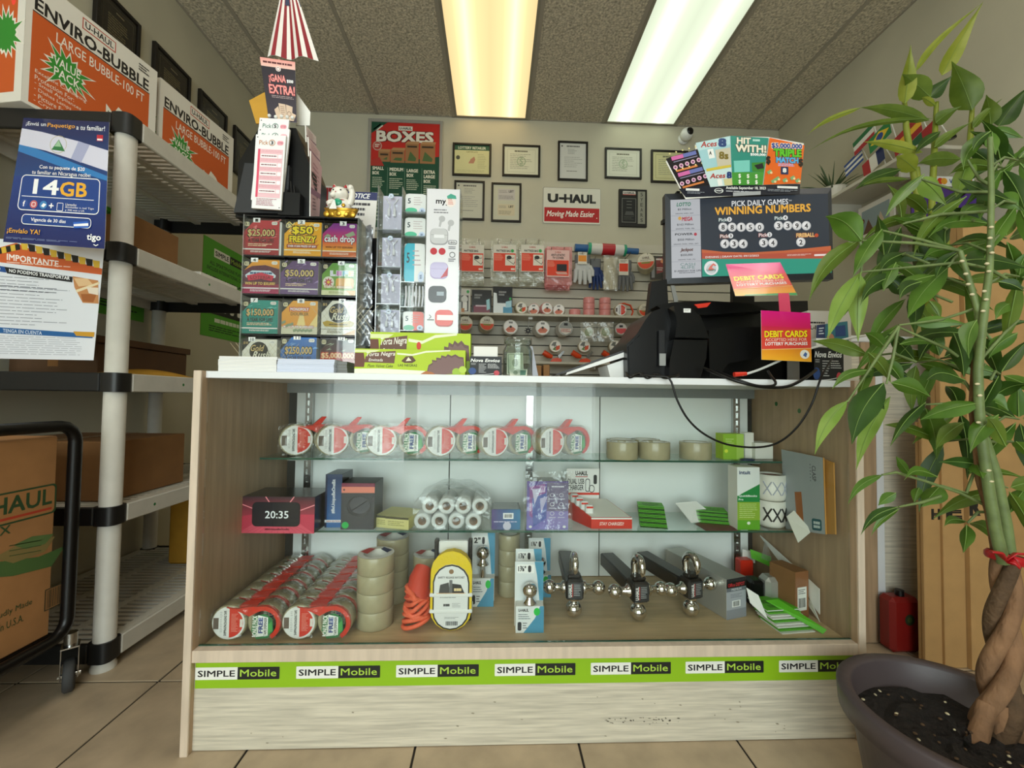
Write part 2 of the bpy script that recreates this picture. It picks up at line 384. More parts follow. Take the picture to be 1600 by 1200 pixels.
for (k, r), lens, lb in (((1, 0), 'warm_lens', 'ceiling light with warm yellow diffuser above the certificates'), ((3, 0), 'cool_lens', 'ceiling light with cool white diffuser beside the security camera'),
                         ((0, 2), 'front_fill_lens', 'added unseen ceiling light over the front of the shop near the shelving'), ((4, 2), 'front_fill_lens', 'added unseen ceiling light over the front of the shop near the leafy plant')):
    x0, x1, y1, y0 = GX0+GS*k+.012, GX0+GS*(k+1)-.012, YB-ROW*r-.014, YB-ROW*(r+1)+.014
    t = thing('ceiling_light', lb, 'ceiling light', ((x0+x1)/2, (y0+y1)/2, H-.004), group='ceiling lights')
    for a, b in ((x0, x0+.018), (x1-.018, x1)): MB().box(a, b, y0, y1, H-.004, H+.05).build('frame_rail', 'ceiling_metal', t)
    for a, b in ((y0, y0+.012), (y1-.012, y1)): MB().box(x0+.018, x1-.018, a, b, H-.004, H+.05).build('frame_end', 'ceiling_metal', t)
    MB().box(x0+.018, x1-.018, y0+.012, y1-.012, H+.002, H+.008).build('diffuser', lens, t)
# slat wall on the back wall
sw = thing('slatwall', 'cream slotted merchandise wall hung with packing goods', 'slat wall', (.7, YB-.01, .3))
SX0, SX1, SPIT = -.78, XR-.002, .0762
MB().box(SX0, SX1, YB-.008, YB-.0005, .3, 2.155).build('groove_backing', 'slat_groove', sw)
ztop = 2.16
for k in range(24):
    z1 = ztop-k*SPIT; MB().box(SX0, SX1, YB-.022, YB-.008, z1-SPIT+.008, z1).build('slat', 'slat_board', sw)
YS = YB-.022
# ================================================================== glass showcase counter
mat('oak_light', '#d3c1ad', .45, grain=(9, .10), stretch=(6, 6, .7), bump=(40, .1, .001))
mat('oak_tan', '#ad9274', .5, grain=(7, .16), stretch=(7, 7, .6), bump=(60, .08, .001))
mat('oak_deck', '#c8ad85', .45, grain=(7, .14), stretch=(.8, 9, 9))
mat('oak_white', '#cdc5b3', .5, grain=(7, .2), stretch=(1.1, 12, 24), bump=(50, .1, .001))
mat('white_lam', '#e4e6e8', .35); mat('white_back', '#eef1ef', .4); mat('steel', '#b8b8b6', .22, 1); mat('grey_rail', '#8c9090', .35, .3)
clear('case_glass', '#fdfffe', .016, .45, .0); clear('shelf_glass', '#f3faf7', .03, .45, .0); mat('glass_edge', '#24503f', .12, spec=.8)
mat('lime', '#93c01f', .4)
ct = thing('display_counter', 'wood and glass showcase counter with white top and lime band', 'counter', (0, .25, 0))
W0, D0, ZT = .889, .508, .967
for s in (-1, 1):
    a, b = sorted((s*W0, s*(W0-.019)))
    MB().box(a, b, .0, .006, 0, ZT, b=.001).build('edge_band', 'oak_light', ct)
    MB().box(a, b, .006, D0, 0, ZT, b=.001).build('side_panel', 'oak_tan', ct)
wi = W0-.019
kp = MB().box(-wi, wi, .018, .034, .002, .228).build('kick_panel', 'oak_white', ct)
p = Pr(300, 1080, 1340, 1170); R7 = random.Random(8)
for k in range(60):
    x, y = (R7.gauss(990, 36), R7.gauss(1138, 3)) if k < 34 else (R7.uniform(320, 1300), R7.uniform(1100, 1165)); w_, h_ = R7.uniform(.6, 3.2), R7.uniform(.4, 1.2); p.poly([(x-w_, y), (x, y-h_), (x+w_, y+.2*h_), (x+.3*w_, y+h_)], '#4c463c' if k < 34 else '#9a917f')
p.build('dirt_print', kp, (-wi, .0179, .157), (2*wi, 0, 0), (0, 0, -.15))
MB().box(-wi, wi, .004, .03, .228, .258, b=.001).build('bottom_rail', 'oak_light', ct)
MB().box(-wi, wi, .03, .47, .228, .248).build('deck', 'oak_deck', ct)
MB().box(-wi, wi, .018, D0, .949, ZT, b=.001).build('counter_top', 'white_lam', ct)
MB().box(-wi+.001, wi-.001, .026, .031, .2585, .949).build('glass_front', 'case_glass', ct)
MB().box(-wi+.001, wi-.001, .0255, .0315, .2583, .2598).build('glass_track', 'glass_edge', ct)
for a, b in ((-.84, -.28), (-.28, .28), (.28, .85)):
    MB().box(a+.002, b-.002, .462, .47, .25, .915).build('back_door', 'white_back', ct)
MB().box(-wi, wi, .452, .472, .915, .949).build('header_rail', 'grey_rail', ct)
MB().box(-wi, wi, .47, .476, .248, .949).build('back_board', 'slat_groove', ct)
for px in (482, 827, 1150):
    x = at(px, 700, Y=.45).x; st = MB()
    st.box(x-.0125, x-.005, .445, .46, .25, .915); st.box(x+.005, x+.0125, .445, .46, .25, .915); st.box(x-.005, x+.005, .452, .46, .25, .915)
    for k in range(24): st.box(x-.005, x+.005, .4445, .452, .255+k*.0275, .264+k*.0275)
    st.build('slotted_upright', 'steel', ct)
    for z, yf in ((.700, .30), (.484, .26)):
        MB().prism([(.452, z-.03), (.452, z-.001), (yf, z-.001), (yf, z-.007)], x-.004, x+.004, Matrix(((0, 0, 1, 0), (1, 0, 0, 0), (0, 1, 0, 0), (0, 0, 0, 1)))).build('shelf_bracket', 'steel', ct)
SH1, SH2, Y1, Y2 = .706, .490, .27, .225
for z, yf in ((SH1, Y1), (SH2, Y2)):
    g = MB().box(-.862, .862, yf+.0006, .444, z-.006, z).build('glass_shelf', 'shelf_glass', ct)
    MB().box(-.862, .862, yf, yf+.0006, z-.006, z).build('polished_edge', 'glass_edge', g)
# lime band with black and white stickers
bd = MB().box(-.868, .867, .0168, .018, .157, .226).build('lime_band', 'lime', ct)
for (a, ty), e in zip(((303, 1040), (463, 1036), (619, 1033), (773, 1031), (923, 1029), (1071, 1027), (1217, 1025)), (437, 594, 748, 899, 1048, 1193, 1338)):
    x0, x1 = at(a, 1050, Y=.017).x, at(e, 1050, Y=.017).x; z1 = .2095; z0 = .1785; m_ = (x0+x1)/2+.002
    if x0 < -.868: x0 = -.868
    p = Pr(0, 0, 134, 22); p.rrect(0, 0, 134, 22, 1.2, '#f1f1ea').rrect(67, 0, 134, 22, 1.2, '#161814').rect(67, 0, 72, 22, '#161814')
    p.T('SIMPLE', 4, 5.5, 63, 16.8, '#0d0d0d', .016).T('Mobile', 71, 4.5, 129, 17, '#b4d94c', .006)
    p.build('print', bd, (x0, .0166, z1), (x1-x0, 0, 0), (0, 0, z0-z1), 'ink', .0002)
MB().tube([(-.8895, .12, .055), (-.905, .12, .055)], .008, 10).tube([(-.905, .12, .055), (-.907, .12, .055)], .011, 10).build('door_stop', 'steel', ct)
# ================================================================== helpers for flat sheets and boxes
mat('paper', '#eceae4', .7); mat('paper_blue', '#d9dff0', .7); mat('card_brown', '#a9794a', .8, grain=(14, .08)); mat('card_dark', '#5d4128', .8, grain=(12, .12))
mat('card_mid', '#8a6138', .8, grain=(12, .1)); mat('card_white', '#e9e6dc', .6); mat('resin_white', '#cfcbc1', .5, grain=(20, .04)); mat('resin_black', '#141414', .45)
mat('plastic_black', '#080809', .35, spec=.4); mat('dark_grey', '#2c2d30', .45); mat('plastic_white', '#e9e9e6', .35); mat('red_plastic', '#d8331f', .35); mat('wood_frame', '#15110e', .4)
mat('kraft_yellow', '#c8952f', .7, grain=(18, .08)); mat('rubber', '#3d3d3d', .7); mat('chrome', '#c9c9c9', .12, 1)
def bil(c, off=Vector((0, 0, 0))):
    TL, TR, BR, BL = [Vector(q)+off for q in c]
    N = (BL-TL).cross(TR-TL).normalized()
    return lambda u, v, l: (TL*(1-u)+TR*u)*(1-v)+(BL*(1-u)+BR*u)*v+N*l
def quadsheet(name, c, pr, th=.0008, edge='paper', parent=None, lift=.0003, ink='ink', nu=1, nv=1, curl=None):
    """a thin sheet through four corners (TL TR BR BL) with its print as a child"""
    f0 = bil(c); f = (lambda u, v, l: f0(u, v, l+curl(u, v))) if curl else f0
    vs, fs = [], []
    for k in (0, 1):
        vs += [tuple(f(i/nu, j/nv, -th*k)) for j in range(nv+1) for i in range(nu+1)]
    n = nu+1; o = n*(nv+1)
    for j in range(nv):
        for i in range(nu):
            a = (j*n+i, (j+1)*n+i, (j+1)*n+i+1, j*n+i+1); fs.append(a); fs.append(tuple(q+o for q in a[::-1]))
    ring = [i for i in range(n)]+[j*n+nu for j in range(1, nv+1)]+[nv*n+i for i in range(nu-1, -1, -1)]+[j*n for j in range(nv-1, 0, -1)]
    fs += [(ring[i], ring[(i+1) % len(ring)], ring[(i+1) % len(ring)]+o, ring[i]+o) for i in range(len(ring))]
    s = link(name, vs, fs, [False]*len(fs), edge, parent)
    if pr: pr.build('print', s, (0, 0, 0), (1, 0, 0), (0, 0, -1), ink, lift, bend=f)
    return s
def PX(px, py, X):
    v = at(px, py, X=X); return (v.y, -v.z)
# ================================================================== shelving along the wall
SXF, SXB, SY0, SY1 = -1.357, -1.955, .325, 1.245
TIERS = [(1.782, 1.849), (1.347, 1.408), (.910, .972), (.472, .531), (.031, .093)]
su = thing('shelving_unit', 'pale resin five-tier shelving unit with black corner collars', 'shelving', ((SXF+SXB)/2, (SY0+SY1)/2, 0))
def rsq(h, r, n=5):
    p = []
    for sx, sy, a0 in ((1, 1, 0), (-1, 1, 90), (-1, -1, 180), (1, -1, 270)):
        p += [(sx*(h-r)+r*math.cos(math.radians(a0+90*i/n)), sy*(h-r)+r*math.sin(math.radians(a0+90*i/n))) for i in range(n+1)]
    return p
for ti, (z0, z1) in enumerate(TIERS):
    sh = MB().box(SXF-.014, SXF, SY0+.06, SY1-.06, z0, z1, b=.003).build('shelf', 'resin_white', su)
    MB().box(SXB, SXB+.014, SY0+.06, SY1-.06, z0, z1, b=.003).build('long_rim', 'resin_white', sh)
    for y in (SY0, SY1-.014): MB().box(SXB+.06, SXF-.06, y, y+.014, z0, z1, b=.003).build('end_rim', 'resin_black', sh)
    g = MB(); n = 30; L = SY1-SY0-.03
    for k in range(n): g.box(SXB+.014, SXF-.014, SY0+.015+k*L/n, SY0+.015+k*L/n+.016, z1-.012, z1-.002)
    for xx in (SXB+.0152, SXB+.19, SXF-.2, SXF-.0452): g.box(xx, xx+.03, SY0+.015, SY1-.015, z1-.02, z1-.001)
    g.build('deck_grate', 'resin_white', sh)
    for cx in (SXF-.033, SXB+.033):
        for cy in (SY0+.033, SY1-.033):
            MB().prism(rsq(.0345, .022), z0-.001, z1+.001, Matrix.Translation((cx, cy, 0)), True).build('corner_collar', 'resin_black', sh)
zs = [.0]+[.5*(a+b) for a, b in TIERS[::-1]]
for cx in (SXF-.033, SXB+.033):
    for cy in (SY0+.033, SY1-.033):
        MB().lathe([(.034, 0), (.034, .012), (.030, .02), (.030, 1.845), (0, 1.847)], 18, Matrix.Translation((cx, cy, 0))).build('post', 'resin_white', su)
for tz, yy in ((1.82, 1.0), (1.379, .75), (.941, .62), (.5, .5), (.06, .9)):
    p = Pr(0, 0, 10, 10); p.disc(5, 5, 4.5, '#177a35').disc(4, 5, 2, '#0d5423')
    p.build('print', su, (SXF, yy-.006, tz+.006), (0, .012, 0), (0, 0, -.012), 'ink', .0003)
# ------------------------------------------------------------------ bubble wrap cartons on the top shelf
def bubble_print():
    p = Pr(0, 0, 100, 80); p.bg('#e2ddd2').rect(4, 22, 93, 78, '#c9581d')
    p.rect(36, 2.5, 62, 10.2, '#b5361c').rect(36.7, 3.2, 61.3, 9.4, '#e2ddd2').T('U-HAUL', 38, 4, 60, 8.4, '#161412', .02)
    p.T('ENVIRO-BUBBLE', 5, 12, 92, 20.5, '#14110f', .025).rect(4, 21.3, 93, 22, '#14110f')
    p.T('LARGE BUBBLE-100 FT', 19, 25, 88, 31.5, '#ece4d6', .004)
    p.star(27, 46, 11, 18, 17, '#e9e3d6', .8, .25).star(27, 46, 10, 15, 17, '#2f8a2b', .8, .25)
    p.T('VALUE', 18, 40, 36, 45.5, '#f1eee4', .01).T('PACK', 18.5, 46.8, 36, 52.5, '#f1eee4', .01)
    for i, t in enumerate(('Excellent Cushioning', 'Protection For:', '- Small Appliances', '- Dishes Lamps', '- Picture Frames', '- Crystal Collectibles')): p.T(t, 7, 56+i*3.6, 7+len(t)*1.7, 58.8+i*3.6, '#f0e4d4')
    p.poly([(56, 78), (56, 50), (62, 54), (66, 47), (74, 50), (82, 58), (86, 70), (82, 78)], '#e6e0d2')
    for c in ((60, 68, 6), (70, 60, 7), (76, 68, 6)): p.ring(*c, .8, '#1d1a17')
    p.line([(62, 56), (68, 74), (74, 58), (80, 76), (84, 66)], .7, '#1d1a17').line([(58, 54), (59, 64), (64, 76)], .7, '#1d1a17')
    p.lines(82, 4, 92, 10, 3, '#24201c'); return p
BP = bubble_print()
for (fx, fy), ang, lb in (((-1.589, .723), 10, 'white and orange bubble wrap carton at the near end of the top shelf'), ((-1.551, 1.191), 6.2, 'white and orange bubble wrap carton farther along the top shelf')):
    L, Hh, D = .44, .44, .27; t = thing('bubble_wrap_carton', lb, 'box', (fx, fy, 1.8495), math.radians(-ang), group='bubble wrap cartons')
    MB().box(-D, 0, -L, 0, 0, Hh, b=.002).build('carton', 'card_white', t, W=False)
    BP.build('print', t, (0, -L, Hh), (0, L, 0), (0, 0, -Hh), W=False)
    e = Pr(0, 0, 90, 80); e.bg('#e2ddd2').rect(4, 3, 80, 74, '#c9581d').star(66, 38, 14, 22, 17, '#e9e3d6', .8, .25).star(66, 38, 12, 18, 17, '#2f8a2b', .8, .25).disc(74, 18, 3, '#ff4a3a', 10)
    e.build('end_print', t, (-D, -L, Hh), (D, 0, 0), (0, 0, -Hh), W=False)
# ------------------------------------------------------------------ parcels on the lower shelves
def parcel(lb, X1, x0, x1, yt, ym, zb, depth, m, name='cardboard_box', flap=False, dark='#3f2c1b'):
    y0, y1 = at(x0, ym, X=X1).y, at(x1, ym, X=X1).y; zt = at((x0+x1)/2, yt, X=X1).z
    t = thing(name, lb, 'box', (X1-depth/2, (y0+y1)/2, zb))
    MB().box(X1-depth, X1, y0, y1, zb, zt, b=.003).build('carton', m, t)
    MB().box(X1-depth*.56, X1-depth*.44, y0-.0006, y1+.0006, zb+.03, zt+.0006).build('packing_tape', 'tape_brown', t)
    if flap: MB().box(X1-depth-.01, X1+.01, y0-.01, y1+.01, zt+.0008, zt+.028, b=.002).build('lid', m, t)
    return t
mat('tape_brown', '#8d6238', .3)
parcel('worn brown carton on the second shelf below the bubble wrap', -1.45, 206, 279, 352, 390, 1.4085, .42, 'card_mid')
parcel('low dark lidded carton on the middle shelf', -1.62, 152, 292, 545, 560, .9725, .32, 'card_dark', flap=True)
parcel('wide brown carton on the fourth shelf behind the cart', -1.44, 172, 288, 684, 710, .5315, .44, 'card_mid')
parcel('small white carton at the far end of the second shelf', -1.42, 312, 371, 436, 450, 1.4085, .22, 'card_white', 'white_carton')
en = MB(); ec = [at(112, 577, Z=.985), at(276, 583, Z=.985)]
en.grid(lambda u, v: (-1.60+.20*u-.02*v, .47+.22*v+.1*u, .9735+.028*math.sin(PI*u)**.6*math.sin(PI*v)**.6), 14, 8); en.grid(lambda u, v: (-1.60+.20*u-.02*(1-v), .47+.22*(1-v)+.1*u, .9730), 14, 8)
tag(en.build('padded_envelope', 'kraft_yellow'), 'yellow padded envelope lying on the middle shelf', 'envelope')
yb = thing('yellow_bin', 'yellow bin at the far end of the bottom shelf', 'bin', (-1.55, 1.1, .0935))
MB().box(-1.66, -1.44, .98, 1.2, .0935, .43, b=.01).build('bin_body', 'kraft_yellow', yb); MB().box(-1.67, -1.43, .97, 1.21, .4305, .45, b=.006).build('lid', 'resin_black', yb)
# ------------------------------------------------------------------ notices hung on the near end of the shelving
p = Pr(0, 0, 170, 210)
p.grad(0, 0, 170, 105, '#101c52', '#13407f').grad(0, 105, 170, 210, '#123a86', '#0f1f5e')
p.poly([(0, 48), (30, 55), (90, 72), (170, 96), (170, 104), (80, 84), (0, 62)], '#2b7cc0')
p.poly([(0, 20), (40, 25), (110, 38), (170, 52), (170, 88), (100, 70), (50, 58), (0, 50)], '#d9d8ea').poly([(112, 38), (134, 44), (120, 76), (100, 70)], '#a9adcf')
p.ring(74, 46, 16, 1, '#b9b08a').poly([(62, 56), (74, 37), (88, 58)], '#2e7a46').poly([(67, 50), (74, 38), (80, 50)], '#9fc7a2')
p.T('¡Enviá un', 7, 7, 46, 16, '#ffffff', .004).T('Paquetigo', 49, 7.5, 103, 17.5, '#f0a93a', .01).T('a tu familiar!', 106, 8.5, 162, 17.5, '#ffffff', .004)
p.rect(147, 25, 159, 36, '#c3253a').rect(148, 32, 158, 35, '#ffffff')
p.T('Con tu paquete de $20', 44, 84, 128, 92, '#ffffff', .01).T('tu familiar en Nicaragua recibe:', 32, 93.5, 140, 102, '#ffffff', .004)
p.rframe(15, 102, 158, 160, 8, 1.4, '#ffffff', '#14408c')
p.T('14', 38, 108, 84, 133, '#ffffff', .02).T('GB', 86, 110, 135, 134, '#f2b233', .02).rect(20, 137, 148, 138, '#ffffff')
p.disc(26, 149, 6.5, '#2a4f9c').T('f', 24, 145, 28, 154, '#ffffff', .02).disc(43, 150, 6.5, '#c9656a').rframe(39.5, 146.5, 46.5, 153.5, 2, .9, '#ffffff', '#c9656a').disc(60, 150, 6.5, '#3f87c4').poly([(56, 152), (60, 147), (65, 149), (61, 154)], '#ffffff')
p.rect(70, 149.5, 78, 151.5, '#ffffff').rect(73, 146.5, 75, 154.5, '#ffffff').rframe(84, 145, 95, 158, 1.5, .8, '#ffffff', '#14408c')
for i, t in enumerate(('Llamadas', 'ilimitadas a red Tigo', 'y 300 min a US')): p.T(t, 99, 145+i*4.6, 99+len(t)*2.4, 148.8+i*4.6, '#ffffff')
p.rframe(26, 166, 146, 182, 6, 1.1, '#ffffff', '#14408c').T('Vigencia de 30 días', 42, 171, 102, 178, '#ffffff', .01).poly([(115, 174), (140, 171), (142, 181), (117, 183)], '#2a66c8').poly([(116, 177), (141, 174), (141.5, 178), (116.5, 180)], '#ffffff')
p.T('¡Envíalo YA!', 5, 189, 60, 198, '#f0b13c', .01).T('tigo', 140, 190, 164, 202, '#ffffff', .02).line([(152, 205), (156, 207), (160, 205)], 1.2, '#ffffff').lines(5, 203, 130, 206, 2, '#8b9cc9', .3)
c = [at(37, 184, Y=.319), at(171, 191, Y=.319), at(163.5, 389, Y=.16), at(5, 378, Y=.16)]
tag(quadsheet('phone_plan_poster', c, p, ink='gloss_ink'), 'dark blue phone plan poster hung on the shelving above the white notice', 'poster')
p = Pr(0, 0, 160, 185); p.bg('#e8eaf0')
p.poly([(0, 26), (0, 18), (34, 4), (60, 14), (160, 34), (160, 44), (0, 36)], '#d3622f').T('IMPORTANTE', 21, 22, 96, 32, '#fff4ec', .02, slope=5).lines(21, 34.5, 118, 38.5, 1, '#f3c9b4', .4)
for i in range(11):
    x = 40+i*10.5; p.poly([(x, 2+i*1.9), (x+10.5, 3+i*1.9), (x+11, 14+i*1.9), (x+3, 14+i*1.9)], '#e2b93c' if i % 2 == 0 else '#171512')
for i in range(6):
    x = i*6.5; p.poly([(x, 18-i*2.2), (x+6.5, 16-i*2.2), (x+8, 25-i*2.2), (x+1.5, 27-i*2.2)], '#e2b93c' if i % 2 == 0 else '#171512')
p.poly([(0, 41), (18, 43), (21, 52), (0, 50)], '#214f93').ring(9, 46.5, 3.2, .8, '#ffffff').poly([(18, 43), (118, 51), (118, 60), (22, 53)], '#16181c').T('NO PODEMOS TRANSPORTAR', 25, 45.5, 114, 51, '#ffffff', .015, slope=5.5)
p.poly([(118, 50), (156, 54), (160, 92), (136, 92), (122, 68)], '#c98a55').poly([(120, 53), (140, 52), (150, 62), (128, 66)], '#e8c08f').poly([(124, 72), (158, 56), (158, 60), (126, 76)], '#f0dcb4').poly([(132, 78), (156, 76), (152, 90), (136, 90)], '#a9622f').poly([(140, 66), (158, 66), (158, 78), (144, 76)], '#efe0cc')
p.lines(12, 58, 116, 136, 15, '#8d8f98', .16, 5, .5).lines(12, 72, 100, 84, 2, '#4a4c55', .16, 8, .2)
p.poly([(0, 137), (10, 137), (12, 146), (0, 145)], '#b1463a').poly([(10, 137), (156, 142), (156, 149), (12, 146)], '#21609f').poly([(125, 139), (158, 139), (158, 147), (130, 146)], '#d1992b').T('TENGA EN CUENTA', 17, 139, 77, 144.5, '#dfe9f6', .01, slope=2)
p.lines(4, 150, 142, 180, 9, '#9a9ca6', .16, 9, .15)
c = [at(-12, 372, Y=.322), at(163, 388, Y=.322), at(146, 563, Y=.322), at(-12, 560, Y=.322)]
tag(quadsheet('shipping_rules_notice', c, p), 'white and orange shipping rules notice with striped hazard band', 'notice')
# ------------------------------------------------------------------ dark framed plaques on the side wall
p = Pr(0, 0, 80, 100); p.bg('#221e17').rframe(8, 8, 72, 92, 2, .8, '#4c4534', '#262119').lines(34, 13, 52, 16, 1, '#7b7158', .8).lines(18, 24, 62, 58, 8, '#6b6146', .5, 3).disc(40, 72, 9, '#4d4630', 16).lines(22, 84, 58, 89, 2, '#6b6146')
for (y0, y1), lb in zip(((.84, 1.08), (1.17, 1.44), (1.52, 1.785), (1.87, 2.13)), ('dark framed plaque on the side wall above the near carton', 'dark framed plaque on the side wall above where the two cartons meet', 'dark framed plaque on the side wall above the far carton', 'dark framed plaque half hidden by the play slip stand')):
    t = thing('framed_plaque', lb, 'plaque', (XL+.012, (y0+y1)/2, 2.47), group='plaques on the side wall')
    z0, z1 = 2.47, 2.80
    for a, b, cc, d in ((y0, y0+.018, z0, z1), (y1-.018, y1, z0, z1), (y0+.018, y1-.018, z0, z0+.018), (y0+.018, y1-.018, z1-.018, z1)): MB().box(XL+.001, XL+.022, a, b, cc, d, b=.002).build('frame', 'wood_frame', t)
    MB().box(XL+.001, XL+.014, y0+.018, y1-.018, z0+.018, z1-.018).build('backing', 'plastic_black', t)
    p.build('print', t, (XL+.014, y0+.018, z1-.018), (0, y1-y0-.036, 0), (0, 0, z0-z1+.036), 'gloss_ink')
# ------------------------------------------------------------------ lime phone posters on the side wall
p = Pr(0, 0, 75, 100); p.bg('#57a929').rrect(16, 8, 42, 17, .8, '#f1f1ea').T('SIMPLE', 18, 10, 40, 15, '#111111', .02).rrect(42, 8, 66, 17, .8, '#141613').T('Mobile', 44, 10, 64, 15, '#b4d94c')
p.T('ALL SMARTPHONE PLANS', 10, 22, 66, 26, '#1c3d10', .015).T('INCLUDE INTERNATIONAL CALLS', 6, 28, 70, 32, '#1c3d10', .015).T('LATIN AMERICA', 5, 37, 70, 46, '#0f1f0a', .02)
p.rect(0, 60, 75, 76, '#15160f')
for i in range(5): p.rrect(6+i*13, 63, 13+i*13, 72, 2, '#e9e9e0')
p.lines(20, 80, 64, 85, 1, '#eef3e0', .8).lines(12, 88, 66, 95, 3, '#1c3d10', .45)
for (y0, y1), lb in (((1.62, 2.10), 'lime green phone plan poster on the side wall beyond the shelving'), ((.84, 1.19), 'lime green phone plan poster on the side wall behind the shelving')):
    o = MB().box(XL+.0005, XL+.0025, y0, y1, 1.28, 1.92).build('lime_poster', 'lime'); tag(o, lb, 'poster', 'lime phone plan posters')
    p.build('print', o, (XL+.0025, y0, 1.92), (0, y1-y0, 0), (0, 0, -.64))
# ------------------------------------------------------------------ box cart
CX = -1.385; cy1 = .225; cy0 = -.62
zt = at(60, 668, X=CX).z; zb = .185
cart = thing('box_cart', 'black tubular cart frame on swivel casters beside the shelving', 'cart', (CX-.25, -.2, 0))
def hoop(x):
    r = .05; pts = [(x, cy0, zb)]
    for cyy, cz, a0 in ((cy1-r, zb+r, -90), (cy1-r, zt-r, 0), (cy0+r, zt-r, 90), (cy0+r, zb+r, 180)):
        pts += [(x, cyy+r*math.cos(math.radians(a0+22.5*i)), cz+r*math.sin(math.radians(a0+22.5*i))) for i in range(5)]
    return pts
for x in (CX, -1.95): MB().tube(hoop(x)[1:], .0165, 10, close=True).build('side_hoop', 'plastic_black', cart)
for y in (cy0+.02, cy1-.02): MB().tube([(CX, y, zb), (-1.95, y, zb)], .013, 8).build('cross_bar', 'plastic_black', cart)
MB().box(-1.94, CX-.012, cy0+.03, cy1-.03, zb-.012, zb+.014).build('deck', 'plastic_black', cart)
for (x, y) in ((CX-.015, cy1+.03), (CX-.03, cy0+.06), (-1.9, cy1-.03), (-1.9, cy0+.06)):
    cst = MB().tube([(x, y, zb-.012), (x, y, zb-.05)], .016, 10).build('caster', 'steel', cart)
    MC = Matrix.Translation((x, y, 0)) @ Matrix.Rotation(.7, 4, 'Z')
    for s in (-1, 1): MB().box(s*.019-.0015, s*.019+.0015, -.022, .016, .04, zb-.05, MC, b=.001).build('fork_side', 'chrome', cst)
    MB().box(-.0205, .0205, -.024, .024, zb-.0525, zb-.0485, MC).build('fork_top', 'chrome', cst)
    MB().lathe([(.0, -.013), (.042, -.013), (.047, -.008), (.047, .008), (.042, .013), (.0, .013)], 22, MC @ Matrix.Translation((0, -.006, .0475)) @ Matrix.Rotation(PI/2, 4, 'Y')).build('wheel', 'rubber', cst)
    MB().tube([MC @ Vector((-.025, -.006, .0475)), MC @ Vector((.025, -.006, .0475))], .007, 10).build('axle', 'chrome', cst)
by1, by0, bx = cy1-.03, -.40, CX-.02
t = thing('moving_box', 'brown moving carton with printed logo standing in the black cart', 'box', (bx-.25, (by0+by1)/2, zb+.0145))
MB().box(-1.93, bx, by0, by1, zb+.0145, zt-.03, b=.004).build('carton', 'card_brown', t)
Z1 = zt-.03; p = Pr(by0, -Z1, by1, -(zb+.0145))
def bx4(x0, y0, x1, y1): a, b = PX(x0, y0, bx), PX(x1, y1, bx); return a[0], a[1], b[0], b[1]
u0, v0, u1, v1 = PX(-60, 772, bx)[0], PX(82, 762, bx)[1], PX(82, 762, bx)[0], PX(82, 793, bx)[1]
p.rframe(u0-.02, v0-.012, u1+.012, v1+.016, .012, .005, '#2c4a2c', '#a9794a'); p.rect(u0-.005, v1-.003, u1, v1+.004, '#b5402a'); p.T('U-HAUL', u0, v0, u1, v1-.012, '#2c4a2c', .02)
u0, v0, u1, v1 = PX(-70, 818, bx)[0], PX(17, 819, bx)[1], PX(17, 819, bx)[0], PX(17, 833, bx)[1]; p.T('MEDIUM BOX', u0-.1, v0, u1, v1, '#33502f', .01)
q = lambda *pts: [PX(x, y, bx) for x, y in pts]
p.poly(q((-40, 905), (-20, 880), (60, 870), (101, 853), (80, 885), (20, 900)), '#4f6f3c').poly(q((-10, 872), (20, 855), (60, 845), (86, 838), (70, 862), (20, 880)), '#8b7a4a').poly(q((20, 852), (50, 838), (84, 834), (70, 850), (40, 858)), '#5f7a47')
for yy in (850, 858, 866): p.line(q((14, yy+3), (64, yy-6)), .002, '#3c5630')
u0, v0, u1, v1 = bx4(70, 922, 102, 940); p.rect(u0, v0, u1, v1, '#3e3a28'); p.rect(u0+.003, v0+.003, u1-.003, v1-.003, '#a9794a'); p.barcode(u0+.006, v0+.005, u1-.006, v1-.005, '#3e3a28')
u0, v0, u1, v1 = PX(0, 940, bx)[0], PX(50, 935, bx)[1], PX(50, 935, bx)[0], PX(50, 946, bx)[1]; p.T('Proudly Made', u0-.03, v0, u1, v1, '#33502f'); p.T('in U.S.A.', u0, v1+.012, u1-.02, v1*2-v0+.012, '#33502f')
p.build('print', t, (bx, by0, Z1), (0, by1-by0, 0), (0, 0, zb+.0145-Z1))
# ================================================================== on the counter top
mat('acrylic_dark', '#17171a', .2); clear('acrylic', '#f6f8f8', .05, .55, .02); clear('acrylic_edge', '#eef4f4', .18, .7, .05, .12); mat('gold', '#c99a35', .3, .75, bump=(60, .2)); mat('cat_white', '#ece6dc', .25)
mat('cat_red', '#b3202a', .3); mat('cat_green', '#1f9a72', .3); mat('terminal_black', '#060607', .3, spec=.35); mat('terminal_grey', '#1d1e21', .3); mat('bezel', '#303339', .4); mat('lime_card', '#a6c51f', .5)
clear('film', '#f7f9f8', .08, .6, .12, .05, (40, .6)); clear('jar_glass', '#f2f7f5', .07, .75, .01)
def paper_stack(lb, x0, y0, x1, y1, Y, dep, n, m, group='paper stacks'):
    X0, X1, _, Z1 = prect(x0, y0, x1, y1, Y); t = thing('paper_stack', lb, 'paper stack', ((X0+X1)/2, Y+dep/2, ZT), group=group); h = (Z1-ZT)/n; R = random.Random(x0)
    for k in range(n):
        d = R.uniform(-.0015, .0015); MB().box(X0+d, X1+d, Y+abs(d), Y+dep, ZT+k*h+.0002, ZT+(k+1)*h).build('pad', m, t)
        for q in range(1, 4): MB().box(X0+d-.0001, X1+d+.0001, Y+abs(d)-.0002, Y+dep, ZT+k*h+h*q/4-.0003, ZT+k*h+h*q/4).build('sheet_edge', 'grey_line', t)
